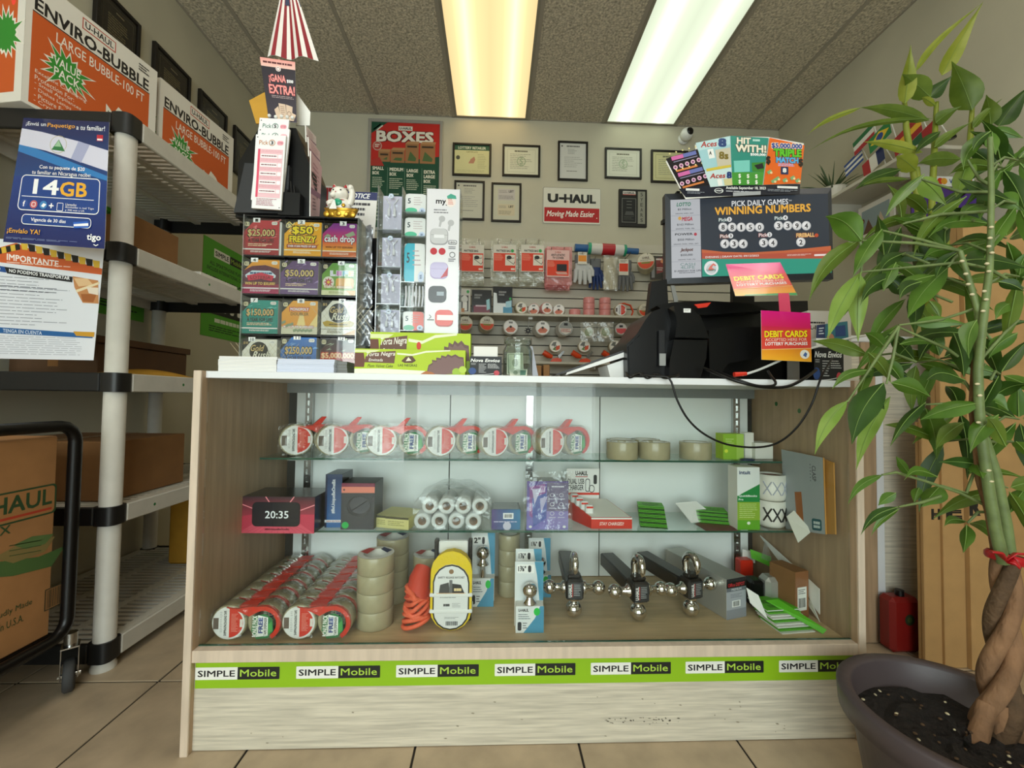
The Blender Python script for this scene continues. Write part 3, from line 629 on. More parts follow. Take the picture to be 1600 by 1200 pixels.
mat('grey_line', '#a9adbb', .7); mat('paper_grey', '#77776f', .7)
paper_stack('thick white paper stack at the end of the counter top', 341, 557, 432, 581, .034, .10, 5, 'paper')
paper_stack('bluish white paper stack in front of the ticket dispenser', 433, 561, 522, 583, .034, .10, 5, 'paper_blue')
paper_stack('small grey pad stack beside the bluish paper stack', 523, 565, 542, 584, .05, .06, 4, 'paper_grey')
# ------------------------------------------------------------------ scratch ticket dispenser
DY = .145
DX0, DX1, _, DZ = prect(377.5, 338, 558.5, 584, DY); DD = .14
td = thing('ticket_dispenser', 'clear and black dispenser holding twelve numbered scratch ticket books', 'dispenser', ((DX0+DX1)/2, DY+DD/2, ZT))
MB().box(DX0, DX1, DY+DD-.005, DY+DD, ZT, DZ).build('back_panel', 'acrylic_dark', td)
for x in (DX0, DX1-.003): MB().box(x, x+.003, DY-.004, DY+DD-.005, ZT, DZ).build('side_panel', 'acrylic_edge', td)
rows = [DZ, at(460, 400.5, Y=DY).z, at(460, 461, Y=DY).z, at(460, 523.5, Y=DY).z, ZT]
for z in rows: MB().box(DX0+.003, DX1-.003, DY, DY+DD-.005, z-(.003 if z > ZT else -.0002), z+(0 if z > ZT else .003)).build('tray', 'acrylic_dark', td)
for i in range(4):
    for x in (at(440, 460, Y=DY).x, at(501, 460, Y=DY).x): MB().box(x-.001, x+.001, DY+.01, DY+DD-.006, rows[i+1]+.0035, rows[i]-.0035).build('divider', 'acrylic_dark', td)
    MB().box(DX0+.003, DX1-.003, DY-.0035, DY-.001, rows[i+1]+.002, rows[i]-.012).build('clear_front', 'acrylic', td)
TK = [(380, 344, 436, 397), (444, 347, 502, 399), (504, 349, 557, 401), (379, 406, 436, 459), (438, 408, 497, 460), (503, 411, 556, 462),
      (378, 469, 434, 521), (440, 470, 496, 522), (502, 470, 556, 524), (378, 530, 432, 583), (438, 527, 494, 583), (500, 528, 555, 584)]
def ticket(n, bgc, bg2, price, tagx):
    p = Pr(0, 0, 56, 53); p.grad(0, 0, 56, 53, bgc, bg2); p.poly([(0, 0), (17, 0), (0, 19)], '#232124').rrect(2, 3, 9, 9.5, 2, '#e8dcb4').T('$'+price, 3, 4, 8, 8.5, '#3a3020', .01)
    return p
def endtk(p, n, tagx): p.rrect(44, 2, 53, 7, 2, '#f4f0e6').T('LOTTERY', 45, 3.3, 52, 5.8, '#444444'); p.rect(tagx, -3, tagx+11, 3.6, '#fbfbf8'); p.T(str(n), tagx+3.2, -2, tagx+(7.8 if n < 10 else 9), 2.8, '#151515', .02); return p
gold = '#d8b878'; P_ = []
def streak(p, c, k, s): 
    R = random.Random(s)
    for _ in range(k):
        x, y = R.uniform(4, 50), R.uniform(2, 40); p.poly([(x, y), (x+R.uniform(4, 12), y-R.uniform(1, 5)), (x+R.uniform(4, 12), y-R.uniform(1, 4)+.5)], c)
def yearlife(n, c1, c2, st, amt, tagx, price):
    p = ticket(n, c1, c2, price, tagx); streak(p, st, 16, n); p.T(amt, 7, 14, 49, 26, gold, .02, ol=('#1d1a18', 1.2, .03)); p.T('A YEAR FOR LIFE!', 8, 28, 48, 34, '#2a2526', .02); p.lines(8, 36, 47, 41, 2, '#e9c9a4', .5, n); p.rect(0, 43.5, 56, 45.5, '#f3ece6'); p.lines(12, 47, 44, 50, 2, '#f3ece6', .5, n, .1); return endtk(p, n, tagx)
P_.append(yearlife(1, '#c8313f', '#a01d2b', '#ef8d8d', '$25,000', 15, '1'))
p = ticket(2, '#f6b020', '#f2a91e', '1', 20)
for i in range(14): x, y = (i*17) % 50+3, (i*23) % 44+4; p.line([(x, y), (x+4, y-4), (x+9, y+1), (x+12, y-3)], 1.4, '#e06a1c' if i % 2 else '#fbe38a')
p.T('$50', 12, 7, 43, 20, '#ffe11a', .03, ol=('#2a2412', 1.6, .05)).T('FRENZY', 8, 22, 48, 32, '#ffe11a', .03, ol=('#2a2412', 1.4, .05)); p.rrect(4, 35.5, 50, 41, 1, '#a8421c').T('OVER 57,000 PRIZES OF $50!', 6, 36.6, 48, 40, '#ffffff', .02).rect(0, 43.5, 56, 45, '#fbf0c8').lines(14, 46.5, 42, 50, 2, '#fff6d8', .5, 2, .1); P_.append(endtk(p, 2, 20))
p = ticket(3, '#7a2a8c', '#e0701f', '2', 28); p.grad(0, 6, 56, 28, '#8a2f93', '#dd3a5c').grad(0, 28, 56, 44, '#e2553f', '#f3a62b').poly([(0, 0), (17, 0), (0, 17)], '#232124').T('$2', 3, 4, 8, 8.5, gold, .01); p.poly([(36, 18), (50, 12), (54, 18), (42, 22)], '#9db08c').poly([(2, 22), (8, 17), (14, 20), (8, 25)], '#9db08c')
p.T('cash drop', 3, 19, 53, 33, '#ffffff', .015, ol=('#3a1230', 1.0, .03)).T('WIN UP TO $30,000!', 5, 36.5, 50, 40, '#4a1d24', .015).rect(0, 43.5, 56, 45, '#fbe9d0').lines(12, 47, 44, 50.5, 2, '#fbe9d0', .5, 3, .1); P_.append(endtk(p, 3, 28))
p = ticket(4, '#f2a42c', '#8a1840', '2', 12); p.poly([(0, 18), (14, 10), (34, 8), (56, 14), (56, 53), (0, 53)], '#5c1a3a').grad(0, 38, 56, 53, '#8a1840', '#b3205a'); p.poly([(4, 24), (14, 17), (42, 17), (51, 24), (50, 28), (5, 28)], '#d7e8f2').lines(11, 19.5, 45, 23, 1, '#24557f', .8, 3, 0); p.poly([(6, 25), (28, 20), (48, 25), (45, 33), (28, 30), (9, 33)], '#d8284c').T('LOTERIA', 12, 25, 43, 30.5, '#7c1530', .02); p.T('WIN UP TO $50,000!', 4, 35, 50, 40, '#f6cf6a', .02).rect(0, 43.5, 56, 45.5, '#f7e6ec').lines(12, 47, 44, 50.5, 2, '#f7e6ec', .5, 4, .1); P_.append(endtk(p, 4, 12))
P_.append(yearlife(5, '#5d3b70', '#6a4a80', '#a98bc0', '$50,000', 25, '2'))
p = ticket(6, '#5f9a33', '#8ab24a', '3', 26)
for i, (ch, cc) in enumerate(zip('LIFE', ('#e9e2f2', '#c67ab8', '#8cc9dc', '#f2dc74'))): p.T(ch, 14+i*10, 13, 22+i*10, 21, cc, .04, ol=('#ffffff', .8, .06))
p.disc(11, 32, 9.5, '#f3ead6').star(11, 32, 4, 8, 8, '#c8465a').disc(11, 32, 2.5, '#f3d04c').rrect(23, 25, 53, 42, 4, '#efae4a').poly([(36, 42), (40, 25), (46, 25), (50, 42)], '#f7cf86').T('UP TO $200,000!', 4, 38, 50, 42, '#fff7dc', .02, ol=('#b0502a', .6, .03)).rect(0, 45, 56, 53, '#e9e6b6').poly([(40, 45), (56, 45), (56, 53), (48, 53)], '#efae4a').lines(12, 47, 40, 51, 2, '#8c9a4a', .5, 6); P_.append(endtk(p, 6, 26))
P_.append(yearlife(7, '#159488', '#138577', '#7fd6c8', '$150,000', 13, '5'))
p = ticket(8, '#f0a735', '#e89426', '5', 24); p.poly([(20, 53), (28, 22), (34, 22), (40, 53)], '#f8d98c').poly([(34, 53), (56, 20), (56, 40)], '#f8d98c'); p.T('MONOPOLY', 13, 11, 42, 16, '#ffffff', .02, ol=('#c22a33', 1.4, .04)).T('DOUBLER', 14, 18.5, 42, 23.5, '#7a5a1c', .02); p.rect(0, 41, 56, 53, '#d9d2b4').T('WIN UP TO $1,000,000!', 3, 39.5, 50, 43.5, '#ffffff', .02, ol=('#b63a2c', .8, .04))
for i in range(8): p.poly([(i*6, 34+(i*5) % 7), (i*6+6, 31+(i*5) % 7), (i*6+7, 35+(i*5) % 7), (i*6+1, 38+(i*5) % 7)] if i < 3 else [(i*6, 46), (i*6+6, 44), (i*6+7, 48), (i*6+1, 50)], '#8d9a78'); 
P_.append(endtk(p, 8, 24))
def goldrush(n, tagx, price):
    p = ticket(n, '#efe9d8', '#f2ecdc', price, tagx)
    for i in range(9): p.line([(i*9-20, 53), (i*9+20, 6)], .4, '#cdbf98').line([(i*9-20, 6), (i*9+20, 53)], .4, '#cdbf98')
    p.poly([(0, 0), (17, 0), (0, 19)], '#232124').T('$'+price, 2, 4, 9, 8.5, gold, .01).disc(27, 19, 15, '#171614', 28).T('Gold', 14, 9, 36, 19, gold, .012, .35).T('Rush', 17, 19, 45, 30, '#f2ead0', .012, .35, ol=('#171614', .7, .03)).poly([(2, 34), (10, 31), (27, 35), (46, 31), (54, 34), (50, 40), (27, 41), (6, 40)], '#c3a03a').lines(13, 36, 43, 39, 1, '#5a4510', .6, n, 0).rect(0, 44, 56, 44.6, '#3a3428').poly([(34, 53), (56, 44), (56, 53)], '#d99a3c').lines(10, 46.5, 34, 51, 2, '#8d8468', .5, n); return endtk(p, n, tagx)
P_.append(goldrush(9, 28, '5')); P_.append(goldrush(10, 10, '10')); P_.append(yearlife(11, '#2f6fbb', '#2a62ab', '#7fb2e6', '$250,000', 20, '10'))
p = ticket(12, '#3a3432', '#7a2a22', '20', 28); streak(p, '#b8c2a2', 14, 12); p.poly([(0, 30), (28, 20), (56, 30), (56, 53), (0, 53)], '#b8321f').T('$5,000,000', 2, 22, 54, 31, '#ffd9a4', .03, ol=('#d6401c', 1.2, .05)).lines(12, 35, 44, 41, 1, '#ffcf78', .7, 3, .1).lines(10, 45, 46, 50, 2, '#ffe9d2', .5, 12); P_.append(endtk(p, 12, 28))
nm = ['red', 'yellow', 'purple and orange sunset', 'maroon and gold', 'dark violet', 'green board game', 'teal', 'orange and white', 'cream and black coin', 'half hidden cream and black coin', 'bright blue', 'brown and scarlet banknote']
for n, (r, pr) in enumerate(zip(TK, P_)):
    X0, X1, Z0, Z1 = prect(*r, DY+.004); row = n//3; Z0 = rows[row+1]+.0032; k = thing('scratch_ticket_book', nm[n]+' scratch ticket book in the dispenser slot numbered '+['one', 'two', 'three', 'four', 'five', 'six', 'seven', 'eight', 'nine', 'ten', 'eleven', 'twelve'][n], 'lottery ticket', ((X0+X1)/2, DY+.03, Z0), group='scratch tickets in the dispenser')
    MB().box(X0, X1, DY+.005, DY+.035, Z0, Z1).build('ticket_pack', 'paper', k); pr.front('print', k, (X0, X1, Z0, Z1), DY+.0047, 'gloss_ink', lift=.0001)
    if n == 0: MB().box(X1+.001, X1+.006, DY+.006, DY+.05, Z0, Z1-.004).build('spare_pack', 'paper', k)
# ------------------------------------------------------------------ play slip stand on top of the dispenser
SY = .16
st = thing('play_slip_stand', 'black gabled stand of lottery play slips on top of the dispenser', 'slip stand', (at(425, 335, Y=SY).x, SY+.06, DZ))
def pq(px, py, Y=SY): v = at(px, py, Y=Y); return (v.x, v.z)
MXZ = lambda y: Matrix(((1, 0, 0, 0), (0, 0, -1, y), (0, 1, 0, 0), (0, 0, 0, 1)))        # local (x, y, z) -> world (x, y0-z, y)
zb0 = DZ+.0005
body = [pq(366, 335), pq(371, 252), pq(404, 196), pq(461, 198), pq(486, 266), pq(483, 338)]; body[0] = (body[0][0], zb0); body[-1] = (body[-1][0], zb0)
MB().prism(body, -.12, -.006, MXZ(SY)).build('stand_body', 'plastic_black', st)
MB().prism([pq(369, 334.5), pq(386, 258), pq(455, 262), pq(452, 336)], -.0055, .012, MXZ(SY)).build('slip_pocket', 'dark_grey', st)
MB().prism([(pq(440, 338)[0], zb0), pq(441, 305), pq(474, 307), (pq(473, 338)[0], zb0)], -.0055, .022, MXZ(SY)).build('pen_pocket', 'plastic_black', st)
for i, (x, yt) in enumerate(((450, 296), (456, 284), (461, 290))): MB().tube([at(x+2, 332, Y=SY-.014), at(x-2, yt, Y=SY-.014)], .0028, 8).build('pen', 'plastic_black', st)
def slip(nm_, pc, full, corners, Y, c0, cc='#e58a9a'):
    p = Pr(0, 0, 47, 118); p.bg('#f1eff0').disc(3, 4, 1, '#222222', 8).disc(44, 115, 1, '#222222', 8)
    p.T('Pick', 6, 9, 20, 16, pc, .008).ring(26, 12.5, 5, 1, pc).T(nm_, 24, 9.5, 28, 15.5, '#222222', .03).rrect(34, 9, 44, 16, 3, '#f1a8b4').T('LOTTERY', 35, 11, 43, 14, '#a03a4c')
    p.rect(5, 23, 44, 100, '#f0c3cb').rect(5, 23, 8.5, 100, cc)
    for i in range(5): p.rect(9.5, 31+i*14, 36, 37+i*14, '#fdf6f6').rect(37, 31+i*14, 43, 37+i*14, '#fdf6f6').lines(11, 33+i*14, 35, 36+i*14, 1, '#8a5560', .6, i, 0); p.lines(10, 25+i*14, 42, 29.5+i*14, 2, '#dd97a4', .3, i, 0)
    p.lines(7, 102, 42, 114, 5, '#b06a78', .4, 4)
    quadsheet('play_slip_pack', [at(x, y, Y=Y) for x, y in corners], p, .006, 'paper', st)
slip('5', '#2f6f5a', 0, [(406, 184), (452, 187), (440, 300), (394, 297)], SY-.0145, '')
slip('4', '#2f6f5a', 0, [(404, 199), (453, 202), (441, 315), (392, 312)], SY-.0225, '')
slip('3', '#c07a3a', 0, [(400, 210), (447, 212), (439, 328), (393, 325)], SY-.031, '', '#e0506c')
for i, (x, y) in enumerate(((421, 184), (431, 186), (440, 185), (449, 186), (457, 187))): MB().sphere(at(x, y-3, Y=SY-.003), .0055, 8, 6).build('pencil_tip', 'plastic_white', st)
# slips in the side rack
for i, (cs, cc) in enumerate(((((478, 196), (494, 214), (494, 236), (479, 222)), '#ecdcdc'), (((482, 214), (500, 238), (500, 262), (483, 244)), '#e3c3c6'), (((486, 236), (503, 262), (499, 338), (485, 338)), '#dcb3b8'))):
    Yn = SY+.004*(2-i); p = Pr(0, 0, 20, 40); p.bg(cc).lines(4, 5, 17, 22, 6, '#b8808c', .3, i).poly([(0, 22), (20, 22), (20, 26), (0, 26)], '#9a6c84').lines(4, 28, 12, 37, 4, '#8d6470', .4, i)
    quadsheet('side_slip_pack', [at(cs[0][0], cs[0][1], Y=Yn), at(cs[1][0], cs[1][1], Y=Yn+.07), at(cs[2][0], cs[2][1], Y=Yn+.07), at(cs[3][0], cs[3][1], Y=Yn)], p, .003, 'paper', st)
p = Pr(0, 0, 56, 102); p.grad(0, 0, 56, 14, '#e79a92', '#f3c2b6').grad(0, 14, 56, 102, '#1e1a26', '#3c3642').lines(4, 5, 51, 9, 1, '#5a2228', .8, 3, 0).disc(28, 16, 4.2, '#f0e6e2').ring(28, 16, 3, .8, '#8a3a48')
p.T('¡GANA', 11, 26, 39, 41, '#f3a09a', .02, ol=('#a32436', .7, .03)).T('$500', 41, 32, 52, 38, '#ffffff', .03).T('EXTRA!', 9, 43, 54, 58, '#f3a09a', .02, ol=('#a32436', .7, .03)).lines(12, 61, 53, 66, 2, '#c9b6b6', .3, 2, .1)
for pts in (((14, 84), (22, 78), (26, 98), (18, 100)), ((23, 73), (36, 74), (36, 100), (25, 100)), ((37, 74), (49, 77), (46, 100), (36, 100)), ((46, 86), (55, 90), (50, 100), (43, 100))): p.poly(list(pts), '#d9bfa8')
p.ring(42, 89, 4, .8, '#5a3a34').lines(26, 78, 34, 96, 6, '#8a6a5c', .3, 3)
quadsheet('header_card', [at(406, 89, Y=SY+.02), at(461, 97, Y=SY+.02), at(464, 192, Y=SY-.002), at(420, 188, Y=SY-.002)], p, .001, 'paper', st)
tag(quadsheet('folded_yellow_envelope', [at(389, 157, Y=SY+.05), at(417, 142, Y=SY+.05), at(422, 193, Y=SY+.05), at(400, 193, Y=SY+.05)], None, .004, 'kraft_yellow'), 'yellow envelope tucked behind the play slip stand', 'envelope')
tag(quadsheet('cream_card', [at(464, 146, Y=SY+.045), at(485, 175, Y=SY+.045), at(484, 196, Y=SY+.045), at(462, 196, Y=SY+.045)], None, .003, 'paper'), 'plain cream card behind the pink play slips', 'card')
# small flag standing in the stand
fg = thing('small_flag', 'small striped flag hanging above the play slip stand', 'flag', (at(430, 190, Y=SY+.06).x, SY+.06, at(430, 190, Y=SY+.06).z))
MB().tube([at(428, 196, Y=SY+.06), at(448, -60, Y=SY+.06)], .003, 8).build('flag_stick', 'oak_light', fg)
p = Pr(0, 0, 110, 120)
for i in range(11): p.rect(i*10, 0, i*10+10, 120, '#e9e2dc' if i % 2 == 0 else '#8e1a26')
p.rect(0, 0, 110, 38, '#1e2a4c')
for i in range(18): p.star(6+(i % 6)*19+(9 if (i//6) % 2 else 0), 6+(i//6)*12, 1.6, 4, 5, '#f2efe8')
quadsheet('flag_cloth', [at(443, -30, Y=SY+.05), at(458, -28, Y=SY+.05), at(496, 92, Y=SY+.05), at(418, 89, Y=SY+.05)], p, .0008, 'paper', fg, nu=11, nv=1, curl=lambda u, v: .009*math.sin(u*11)*v)
# lucky cat on a gold ingot
cc = at(533, 340, Y=.178); S = .00192; cz = DZ+.0005
lc = thing('lucky_cat', 'white beckoning lucky cat seated in a gold ingot dish', 'figurine', (cc.x, .178, cz))
def L3(x, y, z): return (cc.x+(x-533)*S, .178+y, cz+z*S)
bt = MB(); n = 24
for k, (rx, ry, z) in enumerate(((14, 9, 0), (19, 11, 4), (24, 13, 11), (27, 14, 17), (23, 10, 17), (17, 8, 12))):
    bt.v += [Vector(L3(533+rx*math.cos(2*PI*j/n), ry*S*math.sin(2*PI*j/n), z+(4*(abs(math.cos(2*PI*j/n))**4) if k >= 2 else 0))) for j in range(n)]
for k in range(5): bt.f += [(k*n+j, k*n+(j+1) % n, (k+1)*n+(j+1) % n, (k+1)*n+j) for j in range(n)]; bt.sm += [True]*n
bt.f += [tuple(range(n))[::-1], tuple(range(5*n, 6*n))]; bt.sm += [False]*2; bt.build('ingot_dish', 'gold', lc)
for i in range(5): MB().lathe([(0, .004), (.007, .004), (.0095, .002), (.0095, 0)], 14, Matrix.Translation(L3(513+i*10, -.0205+.003*abs(i-2)**1.4, 9)) @ Matrix.Rotation(PI/2+.2, 4, 'X')).build('coin', 'gold', lc)
cb = MB().sphere(L3(533, 0, 24), (.030, .022, .030), 20, 14); cb.sphere(L3(531, -.006, 43), (.026, .023, .022), 20, 14)
cb.tube([L3(546, -.002, 28), L3(550, -.006, 36), L3(551, -.008, 46), L3(549, -.012, 52)], [.010, .0095, .009, .0085], 10); cb.sphere(L3(549, -.013, 52), .0092, 10, 8)
cb.tube([L3(522, -.012, 30), L3(518, -.022, 24), L3(521, -.026, 20)], [.009, .009, .008], 10); cb.sphere(L3(524, -.022, 38), (.010, .008, .007), 10, 8)
for x in (523, 540): cb.lathe([(.009, 0), (.006, .009), (0, .018)], 10, Matrix.Translation(L3(x, -.002, 51)) @ Matrix.Rotation((x-531.5)*.02, 4, 'Y'))
cb.build('cat_body', 'cat_white', lc)
for x in (523, 540): MB().lathe([(.006, 0), (.004, .006), (0, .012)], 8, Matrix.Translation(L3(x, -.0085, 52)) @ Matrix.Rotation((x-531.5)*.02, 4, 'Y')).build('inner_ear', 'cat_red', lc)
MB().lathe([(.018, 0), (.0215, .002), (.018, .004)], 20, Matrix.Translation(L3(532, -.003, 32)) @ Matrix.Rotation(.25, 4, 'X')).build('collar', 'cat_red', lc)
MB().sphere(L3(531, -.021, 27), (.013, .004, .011), 12, 8).build('bib', 'cat_green', lc); MB().sphere(L3(540, -.022, 22), (.006, .003, .006), 10, 6).build('bell', 'gold', lc)
for x in (525, 536): MB().sphere(L3(x, -.0265, 45), (.0028, .0016, .0022), 8, 6).build('eye', 'plastic_black', lc)
MB().sphere(L3(529, -.029, 41.5), (.002, .0015, .0015), 8, 6).build('nose', 'cat_red', lc)
tag(quadsheet('gift_tag', [at(521, 312, Y=.142), at(523, 312, Y=.142), at(526, 326, Y=.142), at(514, 326, Y=.142)], None, .0008, 'paper'), 'small folded white tag leaning on the lucky cat', 'tag')
# ------------------------------------------------------------------ notice sheet behind the cat
p = Pr(0, 0, 60, 62); p.bg('#e9e7e2').rect(0, 0, 60, 8, '#1c2a5e').T('NOTICE', 8, 1.5, 48, 6.5, '#f2f2f0', .02, .3)
p.lines(9, 11, 52, 26, 3, '#3c3c42', .5, 4)
for i, t in ((3, 'and back of the'), (4, 'is required to'), (5, 'ted at the')): p.T(t, 9, 11+i*5.2, 9+len(t)*1.9, 14.6+i*5.2, '#3c3c42', .008, .2)
p.rect(0, 54, 60, 62, '#1d3c8e')
ns = tag(quadsheet('notice_sign', [at(536, 299, Y=.36), at(590, 301, Y=.36), at(583, 402, Y=.30), at(531, 398, Y=.30)], p, .002, 'paper'), 'white and navy notice sheet behind the lucky cat', 'sign')
# ------------------------------------------------------------------ clear accessory display
AY = .20
ar = thing('accessory_display', 'tall clear acrylic display tower of phone accessories', 'display rack', (at(652, 560, Y=AY).x, AY+.04, ZT))
AX0, AX1, _, AZ = prect(588, 292, 717, 560, AY); xc = [AX0, at(626, 430, Y=AY).x, at(664, 430, Y=AY).x, AX1]; AD = .085
MB().box(AX0-.004, AX1+.004, AY-.004, AY+AD+.004, ZT, ZT+.006).build('base_plate', 'acrylic_edge', ar)
for x in xc: MB().box(x-.0012, x+.0012, AY, AY+AD, ZT+.0065, AZ).build('upright_panel', 'acrylic_edge', ar)
MB().box(AX0, AX1, AY+AD, AY+AD+.002, ZT+.0065, AZ).build('back_panel', 'acrylic_edge', ar)
c1 = [292, 359, 417, 475, 530, 586]; c2 = [292, 330, 368, 440, 479, 516, 550, 586]
for cs, a, b in ((c1, xc[0], xc[1]), (c2, xc[1], xc[2])):
    for y in cs[1:-1]: z = at(620, y, Y=AY).z; MB().box(a+.0015, b-.0015, AY, AY+AD, z-.0012, z+.0012).build('shelf_plate', 'acrylic_edge', ar)
mat('cable_white', '#dcdde4', .35); mat('sticker_teal', '#3fa58c', .4); mat('lavender', '#c8c6dc', .5)
cp = []
for i in range(5):
    zb_ = at(607, c1[i+1], Y=AY).z if i < 4 else ZT+.007; zt_ = at(607, c1[i], Y=AY).z; h = zt_-zb_-.006; w = xc[1]-xc[0]
    t = thing('cable_pack', 'white charging cable on a pale card in the accessory display, '+['top', 'second', 'third', 'fourth', 'bottom'][i]+' slot', 'cable pack', (xc[0]+w/2, AY+.03, zb_+.0016), group='cable packs')
    MB().box(xc[0]+.008, xc[1]-.008, AY+.03, AY+.034, zb_+.0016, zb_+h*.93).build('card_backing', 'lavender', t)
    for s in (-1, 1):
        x = xc[0]+w/2+s*.009; MB().box(x-.004, x+.004, AY+.02, AY+.0295, zb_+h*.40, zb_+h*.58, b=.001).build('plug', 'cable_white', t)
        MB().tube([(x, AY+.025, zb_+h*.58), (x-s*.003, AY+.025, zb_+h*.7), (x-s*.016+s*.026, AY+.025, zb_+h*.85)], .002, 6).build('cord', 'cable_white', t)
    p = Pr(0, 0, 10, 10); p.disc(5, 5, 5, '#b7cbe6').disc(5, 5, 3.5, '#e6eef8').T('$5', 3, 3.4, 7, 6.6, '#33507a', .02); p.build('print', t, (xc[0]+w/2-.008, AY+.012, zb_+h*.93), (.016, 0, 0), (0, 0, -.016))
    MB().grid(lambda u, v: (xc[0]+.006+(w-.012)*u, AY+.006+.004*math.sin(9*u+5*v+i), zb_+.002+(h*.82)*v), 8, 8).build('clear_bag', 'film', t)
for i in range(7):
    zb_ = at(645, c2[i+1], Y=AY).z if i < 6 else ZT+.007; zt_ = at(645, c2[i], Y=AY).z; h = zt_-zb_-.006; w = xc[2]-xc[1]; a, b = xc[1]+.005, xc[2]-.005
    t = thing('plug_pack', ['white charger pack with teal corner in the accessory display, top slot', 'white charger pack with teal corner in the accessory display, second slot', 'white charger pack with blue half in the accessory display', 'bundle of white cords in the accessory display', 'white charger pack with coral half and teal corner in the accessory display', 'white charger pack with coral top in the accessory display', 'white charger pack hidden low in the accessory display'][i], 'charger pack', (a+w/2, AY+.03, zb_+.0016), group='charger packs')
    if i == 3:
        for k in range(6): x = a+.006+k*(b-a-.012)/5; MB().tube([(x, AY+.02, zb_+.002), (x+.004, AY+.015, zb_+h*.5), (x+.002, AY+.02, zb_+h*.95)], .003, 8).build('cord', 'cable_white', t)
        continue
    p = Pr(0, 0, 34, 34); p.rrect(0, 0, 34, 34, 6, '#e4e6e4')
    if i == 2: p.rrect(0, 0, 17, 34, 6, '#3fb2c8').rect(9, 0, 17, 34, '#3fb2c8')
    elif i >= 4: p.rrect(16, 0, 34, 34, 6, '#e4766c').rect(16, 0, 25, 34, '#e4766c').disc(10, 29, 9, '#58b08c', 16, 5)
    else: p.disc(10, 29, 10, '#5cc09a', 16, 5)
    p.T('5', 4, 8, 9, 17, '#3c4a52', .02).lines(14, 6, 29, 22, 4, '#b7a2a6', .25, i).disc(28, 29, 5, '#c9d8ee').T('$5', 26, 27, 30, 31, '#33507a', .02)
    MB().box(a, b, AY+.022, AY+.045, zb_+.0016, zb_+h*.92, b=.003).build('box_body', 'plastic_white', t); p.build('print', t, (a, AY+.0218, zb_+h*.92), (b-a, 0, 0), (0, 0, .0016-h*.92+.0006), 'gloss_ink')
p = Pr(665, 296, 716, 560); p.bg('#e3e2e6').T('myj', 679, 311, 697, 322, '#17181c', .02).lines(676, 328, 706, 336, 2, '#8c8c92', .5, 2).disc(702, 316, 8, '#f2e4de').lines(698, 311, 707, 321, 4, '#d98c80', .5, 2).poly([(696, 307), (702, 303), (710, 306), (711, 311), (697, 311)], '#4fa590')
for x, y, c_ in ((689, 343, '#b9b9bc'), (703, 349, '#b9b9bc')): p.disc(x, y, 5, c_, 14).poly([(x-3, y), (x+1, y), (x-2, y+13), (x-5, y+12)], c_)
def case(x, y, c_, d_): p.rrect(x-14, y-13, x+14, y+13, 8, d_).rrect(x-13.5, y-13, x+13, y+11, 8, c_).rect(x-13, y-3, x+13, y-2.3, d_)
case(685, 371, '#c9c9cb', '#9c9ca0'); p.rect(677, 368, 693, 373, '#e9e9ec')
for x in (677, 690): p.disc(x, 394, 5.5, '#bd1f2e', 14)
case(686, 424, '#bdb4d8', '#a898c4'); p.poly([(700, 418), (688, 436), (699, 432)], '#b3202e'); case(684, 461, '#1d1e22', '#0d0d10'); p.rect(683, 457, 694, 463, '#8d9aa4')
p.rrect(699, 376, 713, 383, 3, '#3a3a40').rrect(699.7, 376.7, 712.3, 382.3, 2.6, '#e3e2e6').T('180h', 701, 378, 711, 381.5, '#222222', .01).ring(706, 399, 4.5, .9, '#333333').lines(700, 386, 712, 391, 2, '#6c6c72', .5, 3).lines(700, 405, 712, 411, 2, '#6c6c72', .5, 4)
case(695, 498, '#d8473c', '#b23128'); p.rect(684, 493, 712, 501, '#f0e6e2').lines(669, 500, 680, 503, 1, '#444444', .5).line([(672, 493), (675, 496), (672, 499)], 1, '#333333')
ps = thing('earbud_poster_card', 'tall white earbuds card with red and grey charging cases', 'poster card', ((xc[2]+xc[3])/2, AY-.004, ZT+.0065))
r_ = (xc[2]+.0015, xc[3]-.0015, at(690, 560, Y=AY).z, AZ-.004); MB().box(r_[0], r_[1], AY+.0012, AY+.003, ZT+.0065, r_[3]).build('card', 'paper', ps); p.front('print', ps, r_, AY+.0010, 'gloss_ink', lift=.0002)
# silver bagged goods behind, next to the dispenser
for i, (y0, y1) in enumerate(((352, 425), (428, 480), (484, 540))):
    X0, X1, Z0, Z1 = prect(562, y0, 580, y1, .24); o = MB().grid(lambda u, v: (X0+(X1-X0)*u, .24+.006*math.sin(7*u+11*v+i*2), Z0+(Z1-Z0)*v), 6, 10); o.grid(lambda u, v: (X0+(X1-X0)*(1-u), .252+.004*math.sin(6*u+9*v), Z0+(Z1-Z0)*v), 6, 10)
    tag(o.build('silver_bag', 'silver_film' if 'silver_film' in MATS else mat('silver_film', '#c4c6cc', .25, .6, bump=(60, .5, .004))), ['upper', 'middle', 'lower'][i]+' silver accessory bag beside the ticket dispenser', 'bag', 'silver bags')
sr = thing('black_hook_panel', 'narrow black hook panel between ticket dispenser and accessory display', 'display rack', (at(578, 580, Y=.292).x, .292, ZT))
X0, X1, _, Z1 = prect(572, 372, 590, 580, .292); MB().box(X0, X1, .292, .298, ZT+.0005, Z1).build('panel', 'plastic_black', sr); MB().box(X0-.02, X1+.01, .2865, .33, ZT, ZT+.004).build('base', 'plastic_black', sr)
for y in (400, 455, 500, 550): MB().tube([at(585, y+12, Y=.292), at(564, y, Y=.262)], .0018, 6).build('hook', 'steel', sr)
